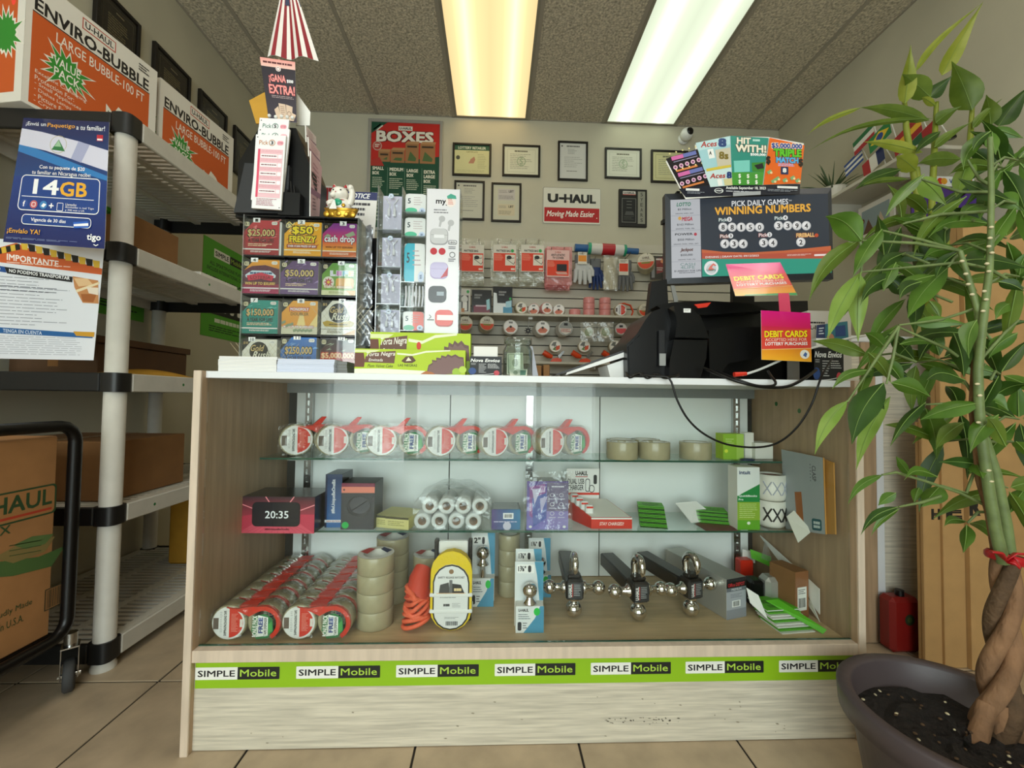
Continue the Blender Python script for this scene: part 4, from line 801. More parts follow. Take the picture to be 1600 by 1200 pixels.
# ------------------------------------------------------------------ cake boxes
def cake(lb, x0, y0, x1, y1, Y, dep, full):
    X0, X1, _, Z1 = prect(x0, y0, x1, y1, Y); t = thing('cake_box', lb, 'box', ((X0+X1)/2, Y+dep/2, ZT), group='cake boxes'); MB().box(X0, X1, Y, Y+dep, ZT+.0002, Z1, b=.001).build('carton', 'lime_card', t)
    p = Pr(0, 0, 174, 42); p.bg('#b3cc1d').poly([(0, 34), (40, 33), (110, 36), (130, 42), (0, 42)], '#eef0d8').poly([(0, 7), (14, 7), (16, 20), (15, 31), (0, 31)], '#6a3a2a').poly([(0, 2), (40, 2), (30, 6), (0, 6)], '#e3e8b0')
    p.poly([(17, 13), (26, 6), (64, 3), (62, 24), (15, 23)], '#6b4638').T('Torta Negra', 18, 6, 63, 15, '#f4efe6', .008, .25, slope=-2).T('Envinada', 22, 16, 44, 21, '#f4efe6', .006, .2).T('Plum Velvet Cake', 20, 26, 60, 31, '#3a2c14', .004, .35)
    p.poly([(66, 6), (90, 8), (112, 2), (150, 0), (150, 2), (112, 5), (90, 11), (66, 9)], '#eef2cf')
    if full: p.poly([(73, 20), (80, 12), (90, 11), (96, 19), (90, 23), (78, 23)], '#5a3a22').poly([(80, 20), (84, 13), (89, 19)], '#efe6d0').T('LAS NEGRAS', 68, 25, 98, 29, '#3c3414', .01)
    else: p.disc(84, 13, 4, '#d23a24', 12)
    zig = [(113, 40), (116, 26), (122, 22), (121, 17), (128, 18), (128, 13), (135, 14), (136, 9), (143, 11), (146, 7), (152, 10), (158, 7), (164, 11), (171, 12), (173, 30), (168, 38), (140, 41)]
    p.poly(zig, '#6a4c4a').poly([(x*.96+6, y*.92+4) for x, y in zig], '#7d5f5c').disc(160, 37, 6.5, '#9fbf3a').disc(170, 33, 6, '#b7d24c').poly([(104, 41), (112, 36), (122, 38), (128, 42), (104, 42)], '#b06a34')
    p.front('print', t, (X0, X1, ZT+.0002, Z1), Y, lift=.0002)
cake('lime cake box standing at the front edge of the counter', 554, 546, 727, 588, .036, .045, True); cake('taller lime cake box behind the front cake box', 578, 520, 735, 587, .085, .05, False)
# ------------------------------------------------------------------ leaflet holder and tip jar
def leaflets(lb, x0, y0, x1, y1, Y, dep, full=True):
    X0, X1, _, Z1 = prect(x0, y0, x1, y1, Y); t = thing('leaflet_box', lb, 'leaflets', ((X0+X1)/2, Y+dep/2, ZT), group='leaflet boxes'); MB().box(X0, X1, Y, Y+dep, ZT+.0002, Z1).build('box_body', 'plastic_black', t)
    p = Pr(0, 0, 50, 34); p.bg('#17181b').T('Nova Envios', 1, 4, 47, 10, '#f4f4f2', .02, .25).lines(14, 13, 26, 30, 7, '#b9b9b9', .4, 1).lines(28, 13, 48, 22, 4, '#c9c9c9', .4, 2).disc(4, 26, 6, '#2a4a86').disc(42, 29, 4.5, '#c2414e').line([(4, 33), (24, 32), (40, 30)], .8, '#e9e9e9').lines(2, 12, 10, 16, 2, '#b9b9b9', .4, 3)
    p.front('print', t, (X0, X1, ZT+.0002, Z1), Y, lift=.0002); MB().box(X0+.01, X1-.012, Y+.004, Y+dep-.006, Z1+.0002, Z1+.028).build('card_bundle', 'paper', t); return t
leaflets('black leaflet box with white cards beside the tip jar', 734, 557, 784, 588, .05, .05)
jc = at(808.5, 588, Y=.10); jr = at(832, 560, Y=.10).x-jc.x; jh = at(808, 529, Y=.10).z-ZT
t = thing('tip_jar', 'clear round tip jar with a banknote inside', 'jar', (jc.x, .10, ZT))
MB().lathe([(0, .0005), (jr*.92, .0005), (jr, .008), (jr, jh*.68), (jr*.82, jh*.80), (jr*.84, jh*.82), (jr*.95, jh*.84), (jr*.95, jh), (jr*.91, jh), (jr*.91, jh*.86), (jr*.78, jh*.80), (jr*.95, jh*.66), (jr*.95, .01), (0, .006)], 32, Matrix.Translation((jc.x, .10, ZT))).build('jar_body', 'jar_glass', t)
p = Pr(0, 0, 30, 44); p.bg('#c9cdb2').rframe(2, 2, 28, 42, 1, 1, '#5d6a50', '#c3c8ac').disc(15, 20, 6, '#8f9a80', 16, 8).T('1', 13.5, 4, 16.5, 10, '#5d6a50', .02).T('1', 13.5, 34, 16.5, 40, '#5d6a50', .02)
tag(quadsheet('banknote', [at(792, 552, Y=.075), at(817, 551, Y=.075), at(818, 586, Y=.07), at(792, 585, Y=.07)], p, .0006, 'paper'), 'green grey banknote upright inside the tip jar', 'banknote')
p = Pr(0, 0, 30, 14); p.bg('#d6d8c4').disc(10, 7, 4, '#9aa68c').rect(18, 2, 28, 12, '#5f8a78')
tag(quadsheet('folded_banknote', [at(796, 577, Y=.068), at(824, 577, Y=.068), at(823, 588, Y=.06), at(797, 588, Y=.06)], p, .001, 'paper'), 'folded banknote lying at the bottom of the tip jar', 'banknote')
for i, (a, b, y) in enumerate(((836, 846, 571), (849, 859, 570))):
    X0, X1, _, Z1 = prect(a, y, b, 588, .3); tag(MB().box(X0, X1, .3, .36, ZT+.0003, Z1, b=.002).build('small_brown_box', 'card_mid'), ['small brown box nearest the tip jar behind the counter edge', 'small brown box beside the tablet wedge'][i], 'box')
quad_ = quadsheet('upright_card', [at(826, 541, Y=.17), at(832, 541, Y=.19), at(841, 587, Y=.19), at(833, 587, Y=.17)], None, .002, 'paper_blue'); tag(quad_, 'thin pale card leaning against the tip jar', 'card')
# ------------------------------------------------------------------ signature tablet wedge
t = thing('tablet_wedge', 'white tilted tablet stand beside the black terminal', 'tablet', (at(945, 587, Y=.2).x, .22, ZT))
M_ = MXZ(.18)
MB().prism([pq(884, 586, .18), pq(886, 582, .18), pq(984, 547, .18), pq(985, 555, .18)], -.14, 0, M_).build('tablet', 'plastic_white', t)
MB().prism([(pq(956, 586, .18)[0], ZT+.0005), pq(950, 570.5, .18), pq(990, 557, .18), (pq(992, 587, .18)[0], ZT+.0005)], -.13, -.01, M_).build('wedge_foot', 'plastic_white', t)
MB().prism([pq(868, 587, .18), pq(871, 583.5, .18), pq(981, 545, .18), pq(983, 546.5, .18), pq(884, 582, .18)], -.135, -.004, M_).build('screen_glass', 'dark_grey', t)
# ------------------------------------------------------------------ black lottery terminal
tm = thing('lottery_terminal', 'bulky black rounded lottery terminal with hinged printer housing', 'terminal', (at(1090, 588, Y=.2).x, .25, ZT)); TY = .12
def pp(*pts, Y=TY): return [pq(x, y, Y) for x, y in pts]
drum = pp((986, 588), (984, 536), (1000, 520), (1014, 497), (1024, 484), (1040, 478), (1060, 477.5), (1075, 482), (1088, 492), (1100, 515), (1106, 540), (1104, 575), (1098, 588)); drum[0] = (drum[0][0], ZT+.0005); drum[-1] = (drum[-1][0], ZT+.0005)
MB().prism(drum, -.22, -.03, MXZ(TY), True).build('printer_housing', 'terminal_black', tm)
hood = pp((1050, 479), (1062, 478), (1078, 483), (1092, 496), (1102, 520), (1105, 530), (1052, 528), (1055, 505)); MB().prism(hood, -.0295, .012, MXZ(TY), True).build('paper_hood', 'terminal_black', tm)
low = pp((1052, 531), (1104, 532), (1102, 560), (1092, 588), (1044, 588), (1046, 560)); low[3] = (low[3][0], ZT+.0005); low[4] = (low[4][0], ZT+.0005); MB().prism(low, -.0295, .006, MXZ(TY)).build('paper_door', 'terminal_black', tm)
MB().prism(pp((1056, 528), (1068, 524), (1082, 520), (1094, 524), (1103, 529)), .0065, .016, MXZ(TY), True).build('pull_lip', 'terminal_black', tm)
MB().prism(pp((1032, 515), (1041, 515), (1041, 570), (1032, 570)), -.029, -.012, MXZ(TY)).build('hinge_bar', 'terminal_grey', tm)
MB().prism(pp((1032, 552), (1042, 552), (1042, 571), (1032, 571)), -.0115, -.008, MXZ(TY)).build('hinge_cap', 'alu', tm)
side = pp((988, 586), (986, 540), (1004, 522), (1030, 516), (1030, 560), (1026, 586)); side[0] = (side[0][0], ZT+.001); side[-1] = (side[-1][0], ZT+.001); MB().prism(side, -.0295, -.02, MXZ(TY)).build('side_cover', 'terminal_black', tm)
tail = pp((1112, 588), (1110, 515), (1130, 511), (1190, 510), (1240, 514), (1240, 545), (1190, 556), (1140, 568), (1124, 588)); tail[0] = (tail[0][0], ZT+.0005); tail[-1] = (tail[-1][0], ZT+.0005); MB().prism(tail, -.2, -.01, MXZ(TY), True).build('rear_housing', 'terminal_black', tm)
back = pp((1100, 588), (1095, 490), (1150, 472), (1262, 470), (1268, 588), Y=.33); back[0] = (back[0][0], ZT+.0005); back[-1] = (back[-1][0], ZT+.0005); MB().prism(back, -.015, .0, MXZ(.33)).build('terminal_base', 'plastic_black', tm)
lid = pp((1054, 462), (1080, 456), (1140, 453), (1215, 458), (1250, 470), (1140, 478), (1072, 474)); MB().prism(lid, -.085, -.02, MXZ(.24)).build('open_lid', 'terminal_black', tm)
MB().prism(pp((1084, 476), (1110, 473), (1104, 480), (1090, 482), Y=.2), 0, .004, MXZ(.2)).build('red_lever', 'red_plastic', tm)
p = Pr(0, 0, 10, 6); p.bg('#e9e9e6').lines(1, 1, 9, 5, 2, '#888888', .4); p.build('print', tm, at(1068, 482, Y=TY-.0122), (at(1079, 482, Y=TY).x-at(1068, 482, Y=TY).x, 0, 0), (0, 0, -.012))
cab = thing('black_wedge_panel', 'tall black slanted panel behind the lottery terminal', 'panel', (at(1030, 560, Y=.36).x, .38, ZT))
MB().prism([(pq(1000, 588, .36)[0], ZT+.0005), pq(1018, 440, .36), pq(1042, 436, .36), (pq(1052, 588, .36)[0], ZT+.0005)], -.03, 0, MXZ(.36)).build('panel_sheet', 'plastic_black', cab)
MB().prism([pq(1048, 446, .35), pq(1054, 446, .35), pq(1060, 470, .35), pq(1054, 474, .35)], -.004, 0, MXZ(.35)).build('bracket', 'alu', cab)
# ------------------------------------------------------------------ lottery monitor
mo = thing('lottery_monitor', 'wide flat monitor showing daily lottery winning numbers', 'monitor', (at(1170, 440, Y=.34).x, .36, ZT))
ML, MR = .375, .325
oc = [at(1039, 303, Y=ML), at(1299, 293, Y=MR), at(1299.5, 438, Y=MR), at(1043, 442, Y=ML)]; sc_ = [at(1047.5, 312.5, Y=ML-.004), at(1293.5, 302.5, Y=MR-.004), at(1296, 428.5, Y=MR-.004), at(1051, 433, Y=ML-.004)]
for q_ in (oc, sc_): q_[3] = q_[0]+(q_[3]-q_[0]+q_[2]-q_[1])/2; q_[2] = q_[1]+q_[3]-q_[0]
fo, fi = bil(oc), bil(sc_); f_ = MB(); vo = [fo(*q, 0) for q in ((0, 0), (1, 0), (1, 1), (0, 1))]; vi = [fi(*q, 0) for q in ((0, 0), (1, 0), (1, 1), (0, 1))]; nb = fo(0, 0, 0)-fo(0, 0, .03)
f_.add(vo+vi+[v+nb for v in vo], [(0, 4, 5, 1), (1, 5, 6, 2), (2, 6, 7, 3), (3, 7, 4, 0), (0, 1, 9, 8), (1, 2, 10, 9), (2, 3, 11, 10), (3, 0, 8, 11), (11, 8, 9, 10)]); f_.build('bezel', 'bezel', mo)
mx0 = at(1165, 441, Y=.36).x; MB().box(mx0-.04, mx0+.04, .372, .39, ZT+.016, at(1165, 400, Y=.37).z).build('stand_neck', 'plastic_black', mo); MB().box(mx0-.12, mx0+.12, .36, .48, ZT+.0005, ZT+.0155, b=.003).build('stand_foot', 'plastic_black', mo)
p = Pr(100, 128, 1510, 832)
E_ = lambda x0, y0, x1, y1: (x0, y0+.0413*((x0+x1)/2-100), x1, y1+.0413*((x0+x1)/2-100))
p.bg('#2f3740').rect(100, 128, 368, 832, '#b9bcc0')
for y in (272, 405, 545, 685): p.rect(100, y, 368, y+2.5, '#8b9096')
p.T('LOTTO', *E_(155, 150, 285, 185), '#2f7a5c', .03, .2).T('$3 Million', *E_(165, 203, 288, 222), '#55585c', .02).T('DRAWS: WED., SAT.', *E_(145, 245, 310, 256), '#55585c', .02)
p.T('MEGA', *E_(200, 280, 296, 318), '#b02a3c', .03, .2).disc(182, 298, 16, '#d0a24a').T('$162 Million', *E_(155, 340, 305, 360), '#55585c', .02).T('DRAWS: TUES., FRI.', *E_(145, 382, 315, 394), '#55585c', .02)
p.T('POWER', *E_(135, 427, 296, 447), '#23252a', .02).disc(320, 446, 14, '#b43a4a').T('$550 Million', *E_(158, 476, 308, 497), '#55585c', .02).T('DRAWS: MON., WED., SAT.', *E_(122, 520, 348, 532), '#55585c', .02)
p.T('Jackpot', *E_(180, 560, 298, 600), '#5a3026', .03, .3).T('$250,000', *E_(182, 614, 292, 635), '#55585c', .02).T('DRAWS: TUES., FRI.', *E_(160, 660, 318, 671), '#55585c', .02)
p.T('CASH', *E_(178, 695, 312, 720), '#6a8a84', .0).T('4LIFE', *E_(180, 722, 308, 748), '#6a8a84', .0).T('$1,000/DAY FOR LIFE', *E_(122, 758, 364, 776), '#55585c', .02).lines(*E_(165, 780, 315, 792), 1, '#55585c')
p.T('PICK DAILY GAMES', *E_(652, 128, 1155, 178), '#e9ebe9', .012).T('TM', *E_(1160, 128, 1185, 140), '#e9ebe9').T('WINNING NUMBERS', *E_(498, 178, 1352, 250), '#f0b23e', .025)
def balls(x, y, s):
    for i, ch in enumerate(s): cx, cy = x+i*81, y+.0413*(x+i*81-100); p.disc(cx, cy, 42, '#8f9294', 24).disc(cx-1, cy-2, 39, '#d9dad6', 24).disc(cx-6, cy-8, 24, '#eeeeea', 18).T(ch, cx-(15 if ch != '1' else 8), cy-22, cx+(15 if ch != '1' else 8), cy+22, '#1c1d20', .02)
def pick(x, y, s, c): d = .0413*(x-100); p.T('Pick', x, y+d-14, x+75, y+d+16, '#dfe3e0', .015, ol=(c, 3, .05)).disc(x+95, y+d, 22, '#e9ebe8', 18).T(s, x+87, y+d-13, x+103, y+d+13, '#333333', .03)
pick(532, 308, '5', '#3f6a5c'); pick(1030, 292, '4', '#3f6a5c'); pick(540, 456, '3', '#b0603a'); pick(885, 444, '2', '#b04a3a')
balls(567, 376, '88150'); balls(1060, 362, '3394'); balls(578, 526, '434'); balls(922, 516, '34'); balls(1250, 508, '2')
p.T('FIREBALL', *E_(1212, 428, 1370, 462), '#f2d088', .02, ol=('#c06a2c', 3, .04)).disc(1388, 500, 17, '#c04a24')
p.poly([(368, 590), (560, 618), (800, 632), (1100, 625), (1510, 598), (1510, 722), (368, 676)], '#c8663e').poly([(368, 620), (800, 650), (1510, 640), (1510, 722), (368, 676)], '#b8543c').poly([(368, 674), (1510, 708), (1510, 832), (368, 832)], '#2f9a80')
p.T('EVENING | DRAW DATE: 09/12/2023', *E_(400, 630, 875, 652), '#f3e9e2', .012).rrect(*E_(1362, 612, 1490, 628), 6, '#f1e6df').lines(*E_(1125, 614, 1345, 632), 2, '#e9cfc2', .4)
p.disc(450, 758, 64, '#e9ebe8', 28).disc(450, 765, 45, '#c9d4d0', 20).poly([(440, 740), (470, 715), (495, 735), (485, 745), (470, 732), (455, 755), (480, 770), (440, 785), (420, 770)], '#e07a6a').T('Lottery', 408, 765, 490, 790, '#2f6a5c', .03)
p.build('print', mo, (0, 0, 0), (1, 0, 0), (0, 0, -1), 'screen', .0, bend=fi)
for px, py in ((1061, 301), (1039, 345)): v = at(px, py, Y=ML); MB().box(v.x-.008, v.x+.004, ML, ML+.02, v.z-.008, v.z+.006).build('mount_tab', 'plastic_black', mo)
# ------------------------------------------------------------------ scratch ticket header card on the monitor
hc = thing('scratch_game_card', 'fan-shaped card of four new scratch games on top of the monitor', 'card', (at(1150, 305, Y=.33).x, .33, at(1150, 305, Y=.33).z))
HY = .318
ol = [(1040, 252), (1087, 236), (1086, 226), (1140, 213), (1200, 214), (1256, 224), (1249, 300), (1160, 305), (1071, 311)]
MB().prism([pq(x, y, HY) for x, y in ol][::-1], -.0012, 0, MXZ(HY)).build('card_board', 'paper', hc)
p = Pr(1030, 205, 1260, 315)
p.poly([(1040, 252), (1089, 235), (1112, 296), (1071, 311)], '#1d1a20').poly([(1060, 298), (1112, 290), (1190, 288), (1250, 284), (1249, 300), (1160, 305), (1071, 311)], '#232632')
for k in range(2):
    y = 248+k*25; x = 1049+k*10
    p.line([(x, y+4), (x+18, y-1.5)], 6, '#d86fae').line([(x+18, y-1.5), (x+38, y-7.5)], 6, '#6f78b8').line([(x+3, y+9), (x+40, y-2)], 1.5, '#8a86a0')
    for j in range(5): p.disc(x+6+j*9, y+17-j*3.2, 3.4, '#eec2d6', 12).disc(x+6+j*9, y+17-j*3.2, 1.8, '#8a4a78', 10)
    p.line([(x+7, y+23), (x+40, y+13)], 3, '#d8844a')
    for j in range(5): p.disc(x-3+j*10, y-4-j*3, 1.3, '#f2e2a0', 8)
p.poly([(1086, 226), (1140, 213), (1143, 290), (1109, 294)], '#bfe0e4').poly([(1090, 238), (1140, 226), (1142, 262), (1099, 268)], '#a6d2da').poly([(1100, 270), (1142, 263), (1143, 290), (1109, 294)], '#cfe6e6')
p.T('Aces', 1094, 224, 1119, 233, '#b3342c', .02, .15, slope=-3).T('8', 1121, 217, 1134, 231, '#23407a', .05).poly([(1104, 236), (1113, 234), (1116, 248), (1107, 250)], '#f6f6f2').T('A', 1107, 238, 1111, 244, '#222222', .03).poly([(1116, 236), (1140, 231), (1141, 258), (1120, 262)], '#cfc6b0').T('8s', 1122, 238, 1137, 250, '#7a6a2a', .04).poly([(1102, 266), (1120, 262), (1141, 258), (1141, 262), (1103, 270)], '#d8c24a').T('Aces', 1108, 273, 1132, 281, '#b3342c', .02, .15, slope=-2).T('8', 1134, 269, 1142, 280, '#23407a', .05).poly([(1119, 282), (1126, 281), (1128, 291), (1121, 292)], '#f6f6f2').poly([(1129, 281), (1142, 279), (1143, 290), (1131, 291)], '#d8cf9a')
p.poly([(1140, 213), (1200, 214), (1190, 288), (1143, 290)], '#2f8f80').poly([(1142, 270), (1192, 268), (1190, 288), (1143, 290)], '#4a9a3c').poly([(1145, 252), (1170, 250), (1170, 268), (1146, 270)], '#7fcfc4').poly([(1173, 254), (1194, 252), (1192, 268), (1174, 268)], '#3f8a34')
p.T('HIT', 1150, 215, 1172, 225, '#f1ecd8', .04, ol=('#3a3a30', .8, .05))  .lines(1175, 217, 1186, 221, 1, '#bfe6de', .8, 2, 0).T('WITH!', 1148, 226, 1196, 238, '#f1ecd8', .04, ol=('#3a3a30', .8, .05)).T('$500,000', 1171, 239, 1195, 243.5, '#ffffff', .03).poly([(1177, 258), (1190, 254), (1192, 262), (1182, 264)], '#23252a')
for j in range(3):
    for k in range(2): p.T('$', 1152+j*13, 272+k*9, 1156+j*13, 279+k*9, '#f2f4ea', .03)
p.poly([(1201, 214), (1256, 224), (1249, 284), (1191, 288)], '#ea6a1e').T('$5,000,000', 1204, 222, 1252, 231, '#3a4fa0', .04, ol=('#f4e6c8', .8, .06)).T('TRIPLE', 1207, 231, 1251, 243, '#5fc42a', .05, ol=('#1d3a14', .8, .07)).T('MATCH', 1211, 244, 1246, 253, '#5fb2e6', .05, ol=('#1d3a5c', .8, .07)).lines(1214, 254, 1240, 259, 2, '#d7b8e0', .6, 2, .1).rrect(1218, 259, 1230, 271, 1, '#20305a').T('8', 1221, 261, 1227, 268, '#f2f2f2', .04)
for x, y in ((1200, 268), (1212, 278), (1224, 280), (1236, 276), (1206, 282), (1244, 280)): p.poly([(x-4, y), (x+2, y-4), (x+5, y), (x-1, y+4)], '#7fae78').disc(x+3, y+1, 2, '#f0d8a8', 8)
for x, y in ((1199, 250), (1250, 252)): p.T('$', x-4, y-7, x+3, y+7, '#22201c', .05)
p.ring(1121, 300, 7, 1.2, '#e9ecec', 18, 4).T('Lottery', 1115, 298, 1127, 302, '#e9ecec', .02).T('Available September 18, 2023', 1132, 293, 1194, 298.5, '#f2f4f4', .02, slope=-1.5).lines(1132, 299.5, 1186, 302, 1, '#c9ccd4', .5).rect(1212, 289.5, 1244, 293, '#eeeeee').lines(1197, 295, 1246, 299, 2, '#9aa0ac', .4).rect(1070, 298, 1091, 301.5, '#eeeeee').lines(1072, 303, 1100, 307, 2, '#9aa0ac', .4).poly([(1143, 302), (1186, 298.5), (1186, 304), (1143, 308)], '#a9acb0')
p.front('print', hc, prect(1030, 205, 1260, 315, HY), HY-.0001, 'gloss_ink', lift=.0001)
# ------------------------------------------------------------------ debit card signs
def debit(p, sk=0):
    p.poly([(0, 34), (80, 27), (80, 60), (0, 66)], '#e2483c').T('DEBIT CARDS', 5, 34, 74, 45, '#ffe92a', .03, slope=-4, ol=('#b2242c', .6, .04)).T('ACCEPTED HERE FOR', 6, 46.5, 73, 51.5, '#ffd9c8', .003, slope=-4).T('LOTTERY PURCHASES', 6, 53, 74, 58.5, '#ffffff', .02, slope=-4).poly([(0, 65), (80, 59), (80, 60), (0, 66)], '#ffd48a')
p = Pr(0, 0, 80, 82); p.grad(0, 0, 80, 30, '#ea1f8a', '#dd2a5c').grad(0, 26, 80, 50, '#d92f52', '#e2483c').grad(0, 50, 80, 82, '#ea7a24', '#fbb42e'); debit(p); p.disc(69, 70, 7.5, '#f6f2ea', 20).poly([(66, 72), (70, 66), (73, 69), (71, 75)], '#4a6aa8')
t = tag(quadsheet('debit_sign', [at(1189, 485, Y=.062), at(1266, 489, Y=.062), at(1268, 565.5, Y=.05), at(1190, 562, Y=.05)], p, .001, 'paper', ink='gloss_ink'), 'pink to orange square debit card sign hanging from a pink strip', 'sign')
quadsheet('hanging_strip', [at(1216, 458, Y=.09), at(1233, 458, Y=.09), at(1236, 489, Y=.062), at(1218, 487.5, Y=.062)], None, .0008, mat('pink_card', '#d92a5e', .4), t)
p = Pr(0, 0, 80, 82); p.grad(0, 0, 80, 34, '#ea1f8a', '#dd2a5c').grad(0, 30, 80, 56, '#d92f52', '#e2483c').grad(0, 56, 80, 82, '#ea7a24', '#fbb42e'); debit(p); p.poly([(14, 79), (80, 76), (80, 82), (10, 82)], '#3fa05c')
tag(quadsheet('debit_sign', [at(1134, 413, Y=.20), at(1219, 410, Y=.20), at(1246, 461.5, Y=.13), at(1149, 462.5, Y=.13)], p, .001, 'paper', ink='gloss_ink'), 'pink to orange debit card sign tilted against the monitor', 'sign')
# ------------------------------------------------------------------ cords
def cord(name, lb, pts, r, m, Y=None, sub=5):
    P = [at(x, y, Y=(q[2] if len(q) > 2 else Y)) for q in pts for x, y in [q[:2]]]; out = []
    for i in range(len(P)-1):
        a, b, c, d = P[max(i-1, 0)], P[i], P[i+1], P[min(i+2, len(P)-1)]
        for k in range(sub):
            t_ = k/sub; out.append(.5*((2*b)+(c-a)*t_+(2*a-5*b+4*c-d)*t_*t_+(3*b-a-3*c+d)*t_**3))
    return tag(MB().tube(out+[P[-1]], r, 7).build(name, m), lb, 'cable')
cord('hanging_cable', 'thin black cable looping down in front of the showcase glass', [(1000, 586, .02), (1025, 588, .0), (1046, 592, -.01), (1058, 625), (1075, 655), (1100, 678), (1135, 694), (1180, 699), (1215, 692), (1245, 668), (1268, 632), (1283, 590, -.012), (1300, 560, .03)], .0028, 'plastic_black', -.012)
cord('thick_cable', 'thick black cable sagging over the counter edge', [(1100, 575, .08), (1130, 588, .02), (1160, 598, -.008), (1195, 605, -.01), (1230, 604, -.01), (1256, 592, .0), (1275, 578, .05)], .0042, 'plastic_black', 0)
cord('looped_cable', 'short black looped cable beside the red plug', [(1120, 580, .07), (1150, 592, .0), (1180, 602, -.013), (1205, 603, -.015), (1212, 598, -.012), (1205, 588, .012), (1200, 580, .05)], .0035, 'plastic_black', 0)
cord('white_cable', 'white cable crossing from the red plug toward the plant', [(1160, 586, .03), (1185, 578, .07), (1215, 565, .085), (1245, 551, .085), (1290, 538, .085), (1330, 528, .085), (1385, 519, .10)], .0035, 'plastic_white', 0)
cord('tangled_cable', 'tangled black cable end lying by the tablet wedge', [(978, 583, .06), (984, 589, .015), (1000, 584, .03), (1012, 590, .012), (1025, 585, .03), (1040, 590, .012), (1060, 586, .04)], .0045, 'plastic_black', 0)
rp = at(1157, 586, Y=.03); tag(MB().tube([rp+Vector((-.018, 0, .001)), rp+Vector((.016, 0, .004))], [.007, .0055], 10).build('red_plug', 'red_plastic'), 'small red cable plug on the counter edge', 'plug')
# ------------------------------------------------------------------ magazine stack by the plant
t = leaflets('black leaflet box between the debit card sign and the plant', 1272, 543, 1318, 592, .10, .06)
mz = thing('magazine_holder', 'upright row of thin grey magazines at the end of the counter', 'magazines', (at(1332, 590, Y=.06).x, .1, ZT))
for k in range(7):
    a = at(1312+k*4.6, 590, Y=.105); b = at(1318+k*4.6, 532+k*1.0, Y=.105); a.x = min(a.x, .868); b.x = min(b.x, .88); MB().add([(a.x, .105, ZT+.001), (a.x+.006, .105, ZT+.001), (b.x+.006, .105, b.z), (b.x, .105, b.z)]+[(a.x, .20, ZT+.001), (a.x+.006, .20, ZT+.001), (b.x+.006, .20, b.z), (b.x, .20, b.z)], [(0, 1, 2, 3), (7, 6, 5, 4), (0, 4, 5, 1), (1, 5, 6, 2), (2, 6, 7, 3), (3, 7, 4, 0)]).build('magazine', ['paper_grey', 'dark_grey', 'alu'][k % 3], mz)
p = Pr(0, 0, 50, 30); p.bg('#2c6f80').rect(0, 0, 14, 30, '#23305c').rect(30, 4, 46, 16, '#1d3f78').disc(22, 18, 6, '#b07a5c').lines(4, 4, 12, 14, 3, '#d8e2e6', .4)
tag(quadsheet('travel_brochure', [at(1276, 508, Y=.19), at(1324, 502, Y=.19), at(1327, 545, Y=.175), at(1274, 545, Y=.175)], p, .002, 'paper'), 'teal travel brochure behind the black leaflet box', 'brochure')
wb = thing('white_carton_printer', 'pale carton with black lettering behind the debit card sign', 'box', (at(1290, 560, Y=.22).x, .28, ZT))
X0, X1, _, Z1 = prect(1262, 486, 1330, 590, .22); MB().box(X0, X1, .22, .32, ZT+.0005, Z1, b=.002).build('carton', 'card_white', wb); p = Pr(0, 0, 68, 104); p.bg('#cfcac2').lines(4, 16, 28, 19, 1, '#222222', .8).T('L-MAX', 4, 21, 32, 27, '#222222', .03); p.front('print', wb, (X0, X1, ZT+.0005, Z1), .22)
# ================================================================== on the back wall
YW = YB
def framed(name, lb, r, p, fw=3.2, group='framed certificates', cat='certificate', fm='wood_frame', dep=.018, ink='ink'):
    X0, X1, Z0, Z1 = prect(*r, YW-.01); w = fw/197; t = thing(name, lb, cat, ((X0+X1)/2, YW-.01, Z0), group=group); y0, y1 = YW-dep, YW-.001
    for a, b, c, d in ((X0, X0+w, Z0, Z1), (X1-w, X1, Z0, Z1), (X0+w, X1-w, Z0, Z0+w), (X0+w, X1-w, Z1-w, Z1)): MB().box(a, b, y0, y1, c, d, b=.002).build('frame', fm, t)
    MB().box(X0+w, X1-w, y0+.009, y1, Z0+w, Z1-w).build('mount', 'paper', t); p.front('print', t, (X0+w, X1-w, Z0+w, Z1-w), y0+.009, ink); return t
mat('silver_frame', '#b9b7b0', .35, .5)
p = Pr(0, 0, 112, 168); p.bg('#0f4a32').poly([(0, 0), (112, 0), (112, 52), (60, 60), (0, 62)], '#c4271d').poly([(0, 0), (26, 0), (0, 18)], '#0f4a32').line([(3, 12), (15, 3)], 2, '#e9e4d6').line([(7, 14), (18, 5)], 2, '#e9e4d6')
p.rect(44, 5, 67, 12, '#e9e4d6').T('U-HAUL', 45.5, 6.5, 65.5, 10.5, '#161412', .03).T('BOXES', 8, 13, 102, 31, '#eee8d8', .035, ol=('#5c1410', .8, .045))
p.disc(10, 38, 7.5, '#c9a296').disc(10, 38, 6, '#b5453a').lines(6, 35, 14, 41, 2, '#f2ddd0', .6)
for x0, y0, x1, y1 in ((12, 47, 31, 63), (32, 44, 55, 64), (56, 33, 78, 64), (80, 33, 105, 64)): p.rect(x0, y0, x1, y1, '#a3744a').poly([(x0, y0), (x0+4, y0-4), (x1+1, y0-4), (x1, y0)], '#b98a5c').rect(x0+3, y0+3, x1-3, y0+6, '#3a2c1c').poly([(x0+4, y1-4), (x0+8, y0+12), (x1-4, y1-8), (x1-5, y1-3)], '#4f6a3c')
p.poly([(0, 62), (14, 56), (22, 70), (0, 70)], '#b5342a')
